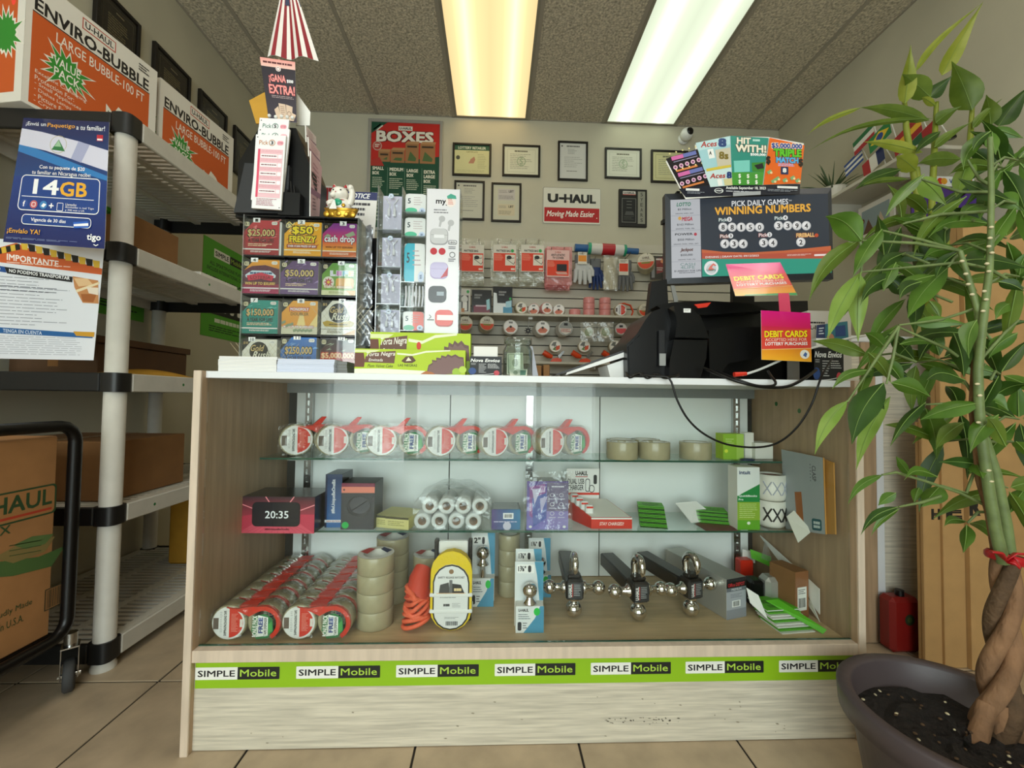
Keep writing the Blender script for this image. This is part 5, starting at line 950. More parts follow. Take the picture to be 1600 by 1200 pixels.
for i, (a, b) in enumerate((('SMALL', ''), ('MEDIUM', ''), ('LARGE', ''), ('EXTRA', 'LARGE'))):
    x = 3+i*28; y = 71+i*1.2
    for t in (a, b, 'BOX'):
        if t: p.T(t, x, y, x+len(t)*3.7, y+5.5, '#e9e6d2', .04); y += 7.5
    p.lines(x, y+2, x+22, y+20, 6, '#c9d2b8', .4, i); p.rect(x+24.5, 72, x+25, 150, '#7fa088') if i < 3 else None
    p.lines(x, y+26, x+22, 160, 8, '#a9bca2', .4, i+5)
framed('boxes_poster', 'red and green moving boxes poster in a silver frame', (574, 188, 691, 362), p, 5, None, 'poster', 'silver_frame', .022)
def doc(seed, bgc='#dcd9c6', seal=None, frame=None, n=9):
    p = Pr(0, 0, 60, 46); p.bg(bgc)
    if frame: p.rframe(5, 4, 55, 42, 1, .6, frame, bgc)
    p.lines(18, 6, 42, 9, 1, '#6c6a58', .8); p.lines(10, 12, 50, 38, n, '#8f8d7c', .25, seed, .4)
    if seal: p.ring(30, 24, 8, 1.6, seal).T('S', 27, 19, 33, 29, seal, .02)
    return p
p = Pr(0, 0, 60, 46); p.bg('#d2cf9c').rect(0, 0, 60, 8, '#2d5a41').T('LOTTERY RETAILER', 6, 2, 54, 6.2, '#e6e8d2', .02).T('CERTIFICATE', 20, 9.5, 40, 12, '#8a8456', .01).disc(6, 20, 3.4, '#4a4c40').poly([(24, 29), (28, 22), (34, 18), (36, 23), (33, 29)], '#b9846a').lines(40, 14, 56, 38, 9, '#a5a278', .25, 2).lines(4, 40, 56, 44, 2, '#a5a278', .25, 3)
framed('certificate', 'green-banded lottery retailer certificate in a black frame', (707, 224, 767.5, 275), p)
framed('certificate', 'certificate with grey green round seal next to the green-banded one', (785, 226.5, 844, 276), doc(4, '#d9d8c0', '#9fae8e', '#b9b89e'))
def letter(seed, bgc='#cfcec8'):
    p = Pr(0, 0, 46, 62); p.bg(bgc).disc(4, 5, 1.5, '#4a4a48', 8).lines(12, 4, 36, 7, 1, '#6a6a66', .8).lines(14, 10, 34, 20, 4, '#8a8a86', .3, seed, .5).lines(8, 24, 40, 44, 6, '#9a9a96', .25, seed+1, .5).lines(12, 48, 32, 52, 1, '#7a7a76', .3, seed+2); return p
framed('certificate', 'tall white letter in a black frame above the white and red sign', (871.5, 221, 918.5, 282.5), letter(6))
framed('certificate', 'certificate with pale green round seal beside the tall letter', (945, 231.5, 1002.5, 279.5), doc(8, '#dcdccb', '#a9b89a', '#c3c3ae'))
framed('certificate', 'cream certificate half hidden by the scratch game card', (1017, 235, 1075, 286), doc(9, '#cdc797', None, '#8f8a62'))
framed('certificate', 'tall grey typed page in a black frame beside the accessory display', (709.5, 282.5, 757, 344), letter(11, '#c9c7b6'))
p = Pr(0, 0, 46, 62); p.bg('#c9c6b0')
for y, c_ in ((7, '#c3bcb6'), (34, '#d0c3a4')): p.rect(8, y, 38, y+20, c_).T('LBT', 27, y+2, 36, y+6, '#4a4844', .03).lines(10, y+3, 25, y+8, 2, '#8a857c', .35, y).lines(10, y+12, 37, y+19, 3, '#6c6760', .3, y+1)
framed('certificate', 'black frame holding two small business cards one above the other', (767.5, 286, 814.5, 347), p)
X0, X1, Z0, Z1 = prect(848, 293.5, 938.5, 350, YW-.006); t = thing('brand_sign', 'white and red sign with black lettering on the back wall', 'sign', ((X0+X1)/2, YW-.006, Z0))
MB().box(X0, X1, YW-.006, YW-.001, Z0, Z1, b=.001).build('sign_board', 'paper', t); p = Pr(848, 293.5, 938.5, 350)
p.rrect(848, 293.5, 938.5, 350, 2, '#8f8c80').rrect(849, 294.2, 938, 349.4, 2, '#dcd9cb').rect(850.5, 325, 936.5, 347, '#b3161a').T('U', 855.5, 303.5, 872, 317.5, '#0e0d0d', .05).T('HAUL', 881, 303.5, 931, 317.5, '#0e0d0d', .05).rect(873, 308.8, 884, 312.4, '#0e0d0d').T('Moving Made Easier', 854, 330, 929, 342, '#f4efe6', .012, .3, slope=-.5).disc(932.5, 340, .8, '#f4efe6', 8)
p.front('print', t, (X0, X1, Z0, Z1), YW-.0062)
X0, X1, Z0, Z1 = prect(967, 295.5, 1011, 354.5, YW-.018); t = thing('award_plaque', 'black award plaque with a silver strip on the back wall', 'plaque', ((X0+X1)/2, YW-.01, Z0)); MB().box(X0, X1, YW-.018, YW-.001, Z0, Z1, b=.003).build('board', 'plastic_black', t)
p = Pr(0, 0, 44, 59); p.rrect(6, 3.5, 26, 9.5, 1, '#cfcac4').T('U-HAUL', 7.5, 4.6, 24.5, 7.6, '#161412', .04).rect(6, 8.3, 26, 9.5, '#a8322a').rect(29.5, 3.5, 41, 54, '#8f8e80').rect(4.5, 14.5, 27, 52.5, '#6c6c68').rect(5.5, 15.5, 26, 51.5, '#0d0d0f').poly([(9, 41), (11, 35), (22, 35), (24, 41)], '#4a4a48')
for i, ch in enumerate('5YEARS'): p.T(ch, 33.5, 5.5+i*8, 37.5, 11+i*8, '#3a3a34', .01)
for i in range(3): p.rect(12, 19+i*5, 20, 20+i*5, '#6a6a66')
p.lines(8, 43, 24, 49, 3, '#55554f', .3); p.front('print', t, (X0, X1, Z0, Z1), YW-.0182)
X0, X1, Z0, Z1 = prect(478, 290, 531, 326, YW-.02); t = thing('exit_sign', 'white exit sign with red letters on the back wall behind the lucky cat', 'exit sign', ((X0+X1)/2, YW-.01, Z0)); MB().box(X0, X1, YW-.02, YW-.001, Z0, Z1, b=.003).build('sign_box', 'plastic_white', t)
p = Pr(0, 0, 53, 36); p.T('EXIT', 3, 3, 50, 32, '#a3141c', .04); p.front('print', t, (X0, X1, Z0, Z1), YW-.0202)
v = at(1072, 211, Y=YW-.05); t = thing('security_camera', 'white round security camera high on the back wall', 'camera', (v.x, YW-.03, v.z))
MB().lathe([(0, 0), (.04, 0), (.046, .012), (.03, .02), (.02, .035)], 20, Matrix.Translation((v.x-.005, YW-.0015, v.z-.01)) @ Matrix.Rotation(PI/2, 4, 'X')).build('mount', 'plastic_white', t)
MB().sphere((v.x, YW-.06, v.z), .05, 20, 12).build('ball', 'plastic_white', t); d_ = Vector((.25, -1, .05)).normalized()
MB().lathe([(0, .012), (.024, .010), (.03, 0)], 18, Matrix.Translation(Vector((v.x, YW-.06, v.z))+d_*.042) @ d_.to_track_quat('Z', 'Y').to_matrix().to_4x4()).build('lens', 'plastic_black', t)
# ================================================================== goods on the slat wall
mat('tape_cream', '#c6bd9c', .3, grain=(30, .06)); mat('tape_white', '#d8d4cc', .35); mat('tape_pink', '#dd8f8c', .3); mat('orange_plastic', '#e0491a', .35); clear('bag_film', '#f2f2ea', .10, .6, .15, .16, (30, .7)); clear('pink_film', '#eea9a6', .10, .6, .15, .45, (30, .7))
mat('glove_grey', '#6e6f70', .8); mat('glove_white', '#c9c9c6', .8); mat('glove_blue', '#1d3568', .6); mat('glove_cotton', '#cfc4ab', .9); mat('blue_wrap', '#2f5f96', .3)
def hook(px, py, L=.22, r=.003, what='goods'):
    v = at(px, py, Y=YS-L); tag(MB().tube([(v.x, YS-.0005, v.z), (v.x, YS-L+.01, v.z), (v.x, YS-L, v.z+.012)], r, 6).build('display_hook', 'steel'), 'steel slat wall hook holding '+what, 'hook', 'slat wall hooks'); return v
def hangbag(lb, r, body, p, film, n, dep=.12, short=''):
    Yf = YS-.20; X0, X1, Z0, Z1 = prect(*r, Yf); t = thing('bagged_cover', lb, 'bag', ((X0+X1)/2, Yf, Z0-.05), group='hanging cover bags'); bx0, bx1, bz0, bz1 = prect(*body, Yf)
    for k in range(n):
        y = Yf+.006+k*dep/n; d = random.Random(k+int(r[0])).uniform(-.006, .006)
        MB().grid(lambda u, v: (bx0+(bx1-bx0)*u+d, y-.006*math.sin(PI*u)*math.sin(PI*v)-.004*math.sin(14*u+9*v+k), bz0-k*.006+(bz1-bz0+k*.006)*v), 8, 10).build('bag', film, t)
    MB().box(X0, X1, Yf-.004, Yf-.003, Z0, Z1).build('card', 'paper', t); p.front('print', t, (X0, X1, Z0, Z1), Yf-.004)
    for f, nth in ((.22, 'first of two'), (.78, 'second of two')): hook(r[0]+(r[2]-r[0])*f, body[1]+4, .23, what='the '+short+', '+nth)
def mattress():
    p = Pr(0, 0, 36, 42); p.bg('#dcd5c6').T('U-HAUL', 13, 2, 23, 5, '#b3402c', .03).T('MATTRESS BAG', 5, 7.5, 27, 11, '#1d1a18', .03).rect(1, 13, 35, 41, '#e23c16').rect(19, 15, 34, 32, '#e6ddcc').disc(25, 19.5, 4, '#1d1a18', 14, 3).line([(21, 22), (32, 30), (34, 26)], .8, '#1d1a18').line([(21, 22), (33, 20)], .8, '#1d1a18').lines(2, 15, 17, 25, 6, '#f2a48a', .35, 2, .3).rect(28, 36, 34, 39, '#f0d2c2'); return p
for i, x in enumerate((720, 770.5, 814)):
    q = mattress()
    if i: q.disc(30, 9, 2.6, '#2fa04c', 10)
    hangbag(['mattress bag with red card hanging nearest the accessory display', 'second red-carded mattress bag with a green dot', 'red-carded mattress bag beside the pink cover bag'][i], (x, 383, x+36, 425), (x-3, 372, x+39 if i == 1 else x+36, 438), q, 'bag_film', 4, short=['mattress bag nearest the accessory display', 'second mattress bag', 'mattress bag beside the pink one'][i])
p = Pr(0, 0, 36, 42); p.bg('#e9bcb4').T('U-HAUL', 13, 2, 23, 4.6, '#b3402c', .03).T('ANTI-STATIC', 7, 6, 29, 9.5, '#1d1a18', .03).T('TV COVER', 9, 10.5, 27, 14, '#1d1a18', .03).rect(1, 16, 35, 40, '#e23c16').rect(16, 22, 32, 33, '#141418').poly([(14, 34), (31, 34), (34, 38), (17, 38)], '#d9a294').lines(2, 18, 14, 27, 5, '#f2a48a', .35, 2, .3)
hangbag('pink anti-static screen cover bag with red card', (854, 391, 889.5, 433), (853, 385, 893, 445), p, 'pink_film', 4, short='pink cover bag')
# wrapped roll lying on hooks
a, b = at(898, 387, Y=YS-.10), at(997, 393, Y=YS-.10); t = thing('stretch_wrap_roll', 'roll of stretch wrap with blue handles above the work gloves', 'wrap roll', ((a.x+b.x)/2, YS-.10, a.z-.05)); d = b-a
MB().tube([a, a+d*.2], .030, 14).build('handle', 'blue_wrap', t); MB().tube([a+d*.80, b], .024, 14).build('handle', 'blue_wrap', t); MB().tube([a+d*.2, a+d*.8], .045, 20).build('film_roll', 'tape_white', t)
for f0, f1, m_ in ((.2, .25, 'cat_green'), (.42, .62, 'cat_red'), (.76, .8, 'cat_green')): MB().tube([a+d*f0, a+d*f1], .0456, 20, cap=False).build('label_band', m_, t)
for x, e_ in ((905, 'orange-tagged'), (985, 'red-tagged')): hook(x, 396, .14, what='the stretch wrap roll above the '+e_+' glove')
def glove(lb, r, m, m2, card=None, nfing=4, Yf=None):
    Yf = Yf or YS-.14; X0, X1, Z0, Z1 = prect(*r, Yf); w = X1-X0; h = Z1-Z0; t = thing('work_glove', lb, 'glove', ((X0+X1)/2, Yf, Z0), group='work gloves')
    g = MB(); cx = (X0+X1)/2
    g.grid(lambda u, v: (cx+w*.42*math.cos(2*PI*u), Yf+.016*math.sin(2*PI*u), Z0+h*(.45+.5*v)), 16, 4)
    for k in range(nfing): x = X0+w*(.14+.72*k/(nfing-1)); g.tube([(x, Yf, Z0+h*.5), (x+(k-1.5)*.004, Yf-.006, Z0+h*.22), (x+(k-1.5)*.008, Yf-.004, Z0+h*(.02+.05*abs(k-1.5)))], [w*.14, w*.125, w*.09], 8)
    g.tube([(X1-w*.1, Yf, Z0+h*.62), (X1+w*.05, Yf-.01, Z0+h*.45), (X1+w*.06, Yf-.012, Z0+h*.3)], [w*.12, w*.11, w*.08], 8); g.build('glove_hand', m, t)
    MB().grid(lambda u, v: (cx+w*.44*math.cos(2*PI*u), Yf+.02*math.sin(2*PI*u), Z0+h*(.70+.26*v)), 16, 2).build('cuff', m2, t)
    if card:
        c0, c1, c2, c3 = prect(*card[0], Yf-.03); MB().box(c0, c1, Yf-.031, Yf-.03, c2, c3).build('tag_card', 'paper', t); q = Pr(0, 0, 20, 26); q.bg('#dcd5c6').rect(1, 7, 19, 20, card[1]).lines(3, 2, 17, 6, 2, '#4a4640', .4); q.front('print', t, (c0, c1, c2, c3), Yf-.031)
    hook(r[0]+(r[2]-r[0])*.5, r[1], .18, what='the '+lb); return t
glove('grey and white work glove with an orange tag', (896, 397, 924, 447), 'glove_white', 'glove_grey', ((903, 394, 917, 413), '#e8902a'))
glove('blue dipped work glove behind the orange-tagged glove', (921, 403, 940, 455), 'glove_blue', 'glove_grey', None, 4, YS-.10)
glove('grey knitted glove with a red tag', (966, 405, 988, 458), 'glove_grey', 'glove_grey', ((967, 405, 982, 430), '#e23c16'))
X0, X1, Z0, Z1 = prect(942, 400, 968, 455, YS-.12); t = thing('cotton_glove_pack', 'bagged pair of cream cotton gloves between the other gloves', 'glove pack', ((X0+X1)/2, YS-.12, Z0))
MB().grid(lambda u, v: ((X0+X1)/2+(X1-X0)*.45*math.cos(2*PI*u), YS-.11+.018*math.sin(2*PI*u), Z0+(Z1-Z0)*(.05+.9*v)), 14, 6).build('gloves_inside', 'glove_cotton', t); MB().grid(lambda u, v: (X0+(X1-X0)*u, YS-.14+.006*math.sin(12*u+8*v), Z0+(Z1-Z0)*v), 8, 10).build('bag', 'bag_film', t)
# tape rolls
def roll(name, lb, r, wd, m, pr=None, n=1, group=None, core=.62, cat='tape roll', rlabel=None):
    """a run of rolls along local +y with the label disc facing -y, origin under the roll"""
    t = thing(name, lb, cat, (0, 0, 0), group=group)
    for k in range(n): MB().lathe([(r*core, .001+k*wd), (r-.001, .001+k*wd), (r, .003+k*wd), (r, (k+1)*wd-.002), (r-.001, (k+1)*wd), (r*core, (k+1)*wd)], 26, Matrix.Translation((0, 0, r)) @ Matrix.Rotation(-PI/2, 4, 'X'), close=True).build('tape', m, t, W=False)
    if pr:
        MB().lathe([(0, -.0006), (r*.93, -.0006), (r*.93, .0004), (0, .0004)], 24, Matrix.Translation((0, 0, r)) @ Matrix.Rotation(-PI/2, 4, 'X')).build('label_disc', 'paper', t, W=False)
        pr.build('print', t, (-r*.93, -.0007, r*1.93), (r*1.86, 0, 0), (0, 0, -r*1.86), W=False, lift=.0002)
    return t
def disc_print(kind):
    p = Pr(-50, -50, 50, 50)
    if kind == 'red': p.disc(0, 0, 49, '#dcd6c4', 28).poly([(49*math.cos(math.radians(a)), 49*math.sin(math.radians(a))) for a in range(5, 176, 10)], '#d8481e').T('U-HAUL', -22, -30, 22, -14, '#5a4a3c', .04).lines(-34, -10, 34, 2, 2, '#8a7a5c', .4).poly([(-30, 6), (30, 6), (24, 16), (-24, 16)], '#7a8a3a')
    elif kind == 'white': p.disc(0, 0, 49, '#e6e2da', 28).disc(0, 0, 46, '#f1eeea', 28).poly([(-38, 20), (-10, -6), (14, -2), (38, 14), (20, 36), (-20, 38)], '#d9856c').disc(0, -2, 9, '#3a3a38', 14).lines(-28, 8, 28, 26, 3, '#b5442c', .4).rect(-14, -40, 14, -26, '#8a8a86')
    elif kind == 'grey': p.disc(0, 0, 49, '#9a9c98', 28).poly([(-46, 0), (46, 0), (34, 30), (0, 46), (-34, 30)], '#d9d2c6').lines(-36, 4, 36, 30, 4, '#b5443c', .5).rect(-14, -38, 14, -20, '#2a2a2c')
    elif kind == 'green': p.disc(0, 0, 49, '#b9b49c', 28).disc(0, 0, 36, '#7f9a5c', 24).lines(-24, -18, 24, 20, 5, '#dfe0c0', .4)
    elif kind == 'pink': p.disc(0, 0, 49, '#c9c4c0', 28).poly([(-46, -4), (46, -4), (36, 30), (0, 46), (-36, 30)], '#d84a4c').rect(-16, -34, 16, -14, '#2a2a2c')
    elif kind == 'gun': p.disc(0, 0, 49, '#ece6da', 28).disc(0, 0, 40, '#f3eee4', 24).poly([(0, 0), (38, -8), (34, 24), (6, 38)], '#d9542a').poly([(0, 0), (4, 38), (-26, 28)], '#6c8a4a').poly([(0, 0), (-38, -6), (-18, -34), (8, -38)], '#7a7a74').disc(0, 0, 10, '#4a4a46', 14).disc(0, 0, 5, '#f2efe6', 12)
    elif kind == 'pack':
        p.disc(0, 0, 49, '#f1f1f2', 30).poly([(44*math.cos(math.radians(a)), 44*math.sin(math.radians(a))) for a in range(-88, 89, 8)], '#e0301c').rect(-4, -44, 2, 44, '#f1f1f2').rect(-46, -16, -30, 18, '#6a5c54').T('SHIPPING/PACKAGING TAPE', -14, -38, -6, 38, '#1a1a1c', .03, rot=90).lines(8, -28, 30, 28, 14, '#f2a294', .35, 4, .4).rect(34, -12, 43, 12, '#efe6e2').lines(-26, -34, -18, 30, 12, '#a5a5aa', .3, 5, .3)
    return p
def put(t, px, py, Y, r, rz=0): v = at(px, py, Y=Y); t.location = (v.x, Y, v.z-r); t.rotation_euler = (0, 0, rz); return t
kinds = [('red', 'tape_cream', 4), ('red', 'tape_cream', 4), ('white', 'tape_white', 2), ('white', 'tape_white', 3), ('grey', 'tape_white', 3), ('green', 'tape_cream', 3), ('green', 'tape_cream', 3), ('pink', 'tape_white', 2), ('grey', 'tape_cream', 2)]
rl = ['cream tape rolls with orange label on the hook nearest the accessory display', 'cream tape rolls with orange and green label on the second hook', 'white tape roll with pale orange label on the third hook', 'white tape rolls with dark centred label on the middle hook', 'white tape rolls with pink lettered label right of the middle hook', 'bagged clear tape rolls with green label', 'bagged clear tape rolls with yellow green label', 'small grey tape roll with red band label', 'tape roll half hidden by the black terminal']
rl[4] = 'white tape rolls with pink lettered label above the tape guns'
for i, ((x, y), (kd, m_, n_)) in enumerate(zip(((727, 505), (761, 505), (798, 511), (848, 512.5), (884, 513), (920, 519), (946.5, 519), (970.5, 514), (999, 516)), kinds)):
    r = .056 if i < 5 else .045; t = roll('tape_roll', rl[i], r, .036, m_, disc_print(kd), n_, 'hanging tape rolls'); put(t, x, y, YS-.19, r, .12 if i < 5 else -.15); hook(x, y-11, .20, what='the '+' '.join(rl[i].split()[:7]))
    if i in (5, 6):
        X0, X1, Z0, Z1 = prect(x-12.5, y-16, x+12.5, y+15, YS-.2); MB().grid(lambda u, v: (X0+(X1-X0)*u-at(x, y, Y=YS-.19).x, -.008+.004*math.sin(9*u+7*v), Z0+(Z1-Z0)*v-at(x, y, Y=YS-.19).z+r), 8, 8).build('bag', 'bag_film', t, W=False)
t = roll('tape_roll', 'fat cream tape roll with orange label beside the grey glove', .064, .045, 'tape_cream', disc_print('red'), 3, 'hanging tape rolls'); put(t, 1009, 408, YS-.2, .064, -.35); hook(1012, 398, .21, what='the fat cream tape roll')
X0, X1, Z0, Z1 = prect(1016, 400, 1041, 437, YS-.1); t = thing('blister_pack', 'black and red blister pack beside the fat tape roll', 'blister pack', ((X0+X1)/2, YS-.1, Z0)); MB().box(X0, X1, YS-.1, YS-.098, Z0, Z1, b=.0006).build('card', 'plastic_black', t)
p = Pr(0, 0, 25, 37); p.bg('#1c1b1d').poly([(9, 4), (20, 2), (22, 24), (10, 28)], '#7c1f26').lines(9, 4, 19, 7, 1, '#e0dcd6', .8).disc(19, 8, 3, '#d98a5c', 10).lines(10, 18, 22, 24, 2, '#c9c2bc', .4).rect(2, 16, 7, 34, '#8d8f92'); p.front('print', t, (X0, X1, Z0, Z1), YS-.1, 'gloss_ink')
hook(1036, 400, .12, what='the black and red blister pack'); kv = hook(828, 487, .16, what='the small star-shaped tool'); t = thing('key_hanger', 'small dark star-shaped tool on a long hook', 'hanging tool', (kv.x, YS-.16, kv.z-.17)); MB().tube([(kv.x, YS-.16, kv.z), (kv.x-.012, YS-.16, kv.z-.13)], .002, 6).build('stem', 'steel', t)
MB().lathe([(.006, -.003), (.018, -.003), (.018, .003), (.006, .003)], 14, Matrix.Translation((kv.x-.012, YS-.16, kv.z-.145)) @ Matrix.Rotation(PI/2, 4, 'X'), close=True).build('wheel_head', 'dark_grey', t)
for k in range(8): a_ = k*PI/4; MB().tube([(kv.x-.012+.017*math.cos(a_), YS-.16, kv.z-.145+.017*math.sin(a_)), (kv.x-.012+.028*math.cos(a_), YS-.16, kv.z-.145+.028*math.sin(a_))], .003, 6).build('tooth', 'dark_grey', t)
MB().box(kv.x-.012, kv.x+.02, YS-.17, YS-.168, kv.z-.06, kv.z-.035).build('tag', 'paper', t)
# shelves clipped into the slat wall
def wall_shelf(lb, xa, xb, py, dep, yedge):
    Yf = YS-dep; z = at(xa, py, Y=Yf).z; X0, X1 = at(xa, py, Y=Yf).x, at(xb, py, Y=Yf).x; t = thing('slat_shelf', lb, 'shelf', ((X0+X1)/2, YS-dep/2, z-.02)); MB().box(X0, X1, Yf, YS-.0005, z-.018, z, b=.002).build('board', 'slat_board', t)
    for x in (X0+.15, (X0+X1)/2, X1-.15): MB().box(x-.003, x+.003, Yf+.03, YS-.0005, z-.05, z-.0185).build('bracket', 'white_trim', t)
    return z, Yf
zA, yA = wall_shelf('long cream shelf of tape packs on the slat wall', 700, 1075, 487, .22, 0); zB, yB_ = wall_shelf('lower cream shelf of tape guns on the slat wall', 800, 1060, 564, .2, 0)
def shelfpack(lb, r, p, dep, m='plastic_black', zz=None):
    X0, X1, _, Z1 = prect(*r, yA+.03); t = thing('boxed_pack', lb, 'pack', ((X0+X1)/2, yA+.05, zA), group='packs on the wall shelf'); MB().box(X0, X1, yA+.03, yA+.03+dep, zA+.0003, Z1, b=.002).build('pack_body', m, t); p.front('print', t, (X0, X1, zA+.0003, Z1), yA+.03, 'gloss_ink')
p = Pr(0, 0, 17, 32); p.bg('#cfcdc4').rect(3, 9, 14, 30, '#3a3a3a').disc(8, 14, 5, '#dcdcd6').rect(5, 18, 12, 29, '#f0eee8').disc(13, 4, 2.2, '#2fa04c', 8).rect(3, 26, 8, 31, '#b5763a'); shelfpack('clear hardware pack with a green dot on the wall shelf', (718, 451, 735, 484), p, .03, 'plastic_white')
p = Pr(0, 0, 30, 32); p.bg('#141416').lines(4, 6, 16, 13, 2, '#8a8a8a', .7).poly([(3, 22), (26, 20), (28, 32), (3, 32)], '#7a2038').poly([(22, 14), (27, 12), (28, 26), (23, 28)], '#9fd0d8').rect(6, 21, 22, 23, '#d9c2cc'); shelfpack('black and maroon pack on the wall shelf', (737, 453, 768, 484), p, .04)
p = Pr(0, 0, 30, 36); p.bg('#121215').lines(9, 6, 21, 13, 2, '#8a8a8a', .7).poly([(1, 8), (6, 9), (7, 22), (20, 22), (29, 20), (29, 34), (1, 36)], '#e6ecee').rect(16, 27, 30, 36, '#3f8fb4').poly([(20, 20), (29, 18), (29, 27), (20, 28)], '#a9d4e2').disc(27, 16, 2, '#2fa04c', 8); shelfpack('taller black and blue pack on the wall shelf', (770, 448, 800.5, 485), p, .05)
R2 = .05
for i, (x, y, kd, m_) in enumerate(((815, 474, 'gun', 'tape_cream'), (834, 474, 'white', 'tape_pink'), (855, 476, 'white', 'tape_pink'), (873, 477, 'white', 'tape_white'))):
    r = .046; t = roll('boxed_tape_roll', ['clear tape roll with striped label first on the wall shelf', 'tape roll in pinkish wrap second on the wall shelf', 'pink-wrapped tape roll third on the wall shelf', 'white tape roll fourth on the wall shelf'][i], r, .045, m_, disc_print(kd), 1, 'tape rolls on the wall shelf'); v = at(x, y, Y=yA+.02+.052*(i % 2)); t.location = (v.x, yA+.02+.052*(i % 2), zA); t.rotation_euler = (0, 0, .25*(1-2*(i % 2)))
for i, (x, k) in enumerate(((898, 1), (920, 3), (945, 3))):
    v = at(x, 480, Y=yA+.06)
    for q in range(k):
        t = roll('small_tape_roll', ['low pink tape roll on the wall shelf', 'pink tape roll in the stack under the blue glove', 'pink tape roll in the stack under the cotton gloves'][i]+('' if k == 1 else [', bottom', ', middle', ', top'][q]), .043, .046, 'tape_pink', None, 1, 'stacked pink tape rolls', .5); t.rotation_euler = (PI/2, 0, 0); t.location = (v.x, yA+.06+.043, zA+.0005+q*.0465)
t = roll('boxed_tape_roll', 'tape roll with orange arm on the wall shelf', .046, .045, 'tape_cream', disc_print('pack'), 1, 'tape rolls on the wall shelf'); v = at(970, 477, Y=yA+.02); t.location = (v.x, yA+.02, zA); MB().tube([(-.01, .02, .09), (.03, .02, .1), (.08, .02, .085), (.1, .02, .04), (.09, .02, .01)], .012, 8, flat=.5).build('dispenser_arm', 'orange_plastic', t, W=False)
t = roll('boxed_tape_roll', 'tape roll with red label partly behind the black panel', .05, .045, 'tape_cream', disc_print('red'), 1, 'tape rolls on the wall shelf'); v = at(1008, 477, Y=yA+.02); t.location = (v.x, yA+.02, zA)
for i, x in enumerate((868, 913, 961)):
    v = at(x, 541, Y=yB_+.05); t = thing('tape_gun', ['orange tape gun nearest the tip jar', 'orange tape gun in the middle of the lower wall shelf', 'orange tape gun above the white tablet'][i], 'tape gun', (v.x, yB_+.05, zB), group='orange tape guns'); r = .045; zc = v.z-zB
    MB().lathe([(r*.55, 0), (r, 0), (r, .05), (r*.55, .05)], 24, Matrix.Translation((0, 0, zc)) @ Matrix.Rotation(-PI/2, 4, 'X'), close=True).build('tape', 'tape_cream', t, W=False); disc_print('gun').build('print', t, (-r, -.001, zc+r), (2*r, 0, 0), (0, 0, -2*r), W=False)
    MB().tube([(-.09, .025, zc-.045), (-.05, .025, zc-.07), (-.02, .025, zc-.08)], [.022, .022, .014], 10).build('grip', 'orange_plastic', t, W=False); MB().prism([(-.04, .002), (.045, .002), (.05, .02), (.02, .035), (-.02, .03)], 0, .045, Matrix(((1, 0, 0, 0), (0, 0, 1, 0), (0, 1, 0, 0), (0, 0, 0, 1)))).build('base_plate', 'orange_plastic', t, W=False)
    MB().prism([(.03, .03), (.07, .08), (.06, .09), (.02, .05)], .005, .045, Matrix(((1, 0, 0, 0), (0, 0, 1, 0), (0, 1, 0, 0), (0, 0, 0, 1)))).build('cutter', 'steel', t, W=False)
# ================================================================== inside the showcase
clear('pack_film', '#fbfbf8', .045, .6, .05, .012, (35, .8)); mat('tape_clear', '#aaa182', .22, grain=(40, .05)); mat('tape_red', '#d9321d', .35); mat('ball_chrome', '#d6d3cf', .06, 1); mat('hitch_black', '#141414', .3)
XZ = Matrix(((1, 0, 0, 0), (0, 0, 1, 0), (0, 1, 0, 0), (0, 0, 0, 1)))       # prism (x, y) -> (x, z), depth along +y
def bonus():
    p = Pr(0, 0, 40, 44); p.poly([(4, 6), (24, 2), (38, 10), (40, 30), (30, 42), (10, 44), (0, 30)], '#2f7a45').poly([(12, 4), (30, 8), (30, 38), (10, 40)], '#f2f2ee').T('BONUS PACK', 2, 5, 11, 40, '#f1f1ea', .03, rot=90).T('FREE', 13, 8, 21, 34, '#1f3f8c', .04, rot=90).T('TAPE DISPENSER', 23, 8, 28, 38, '#222222', .02, rot=90); p.poly([(30, 20), (37, 14), (38, 30), (31, 36)], '#4fa052'); return p
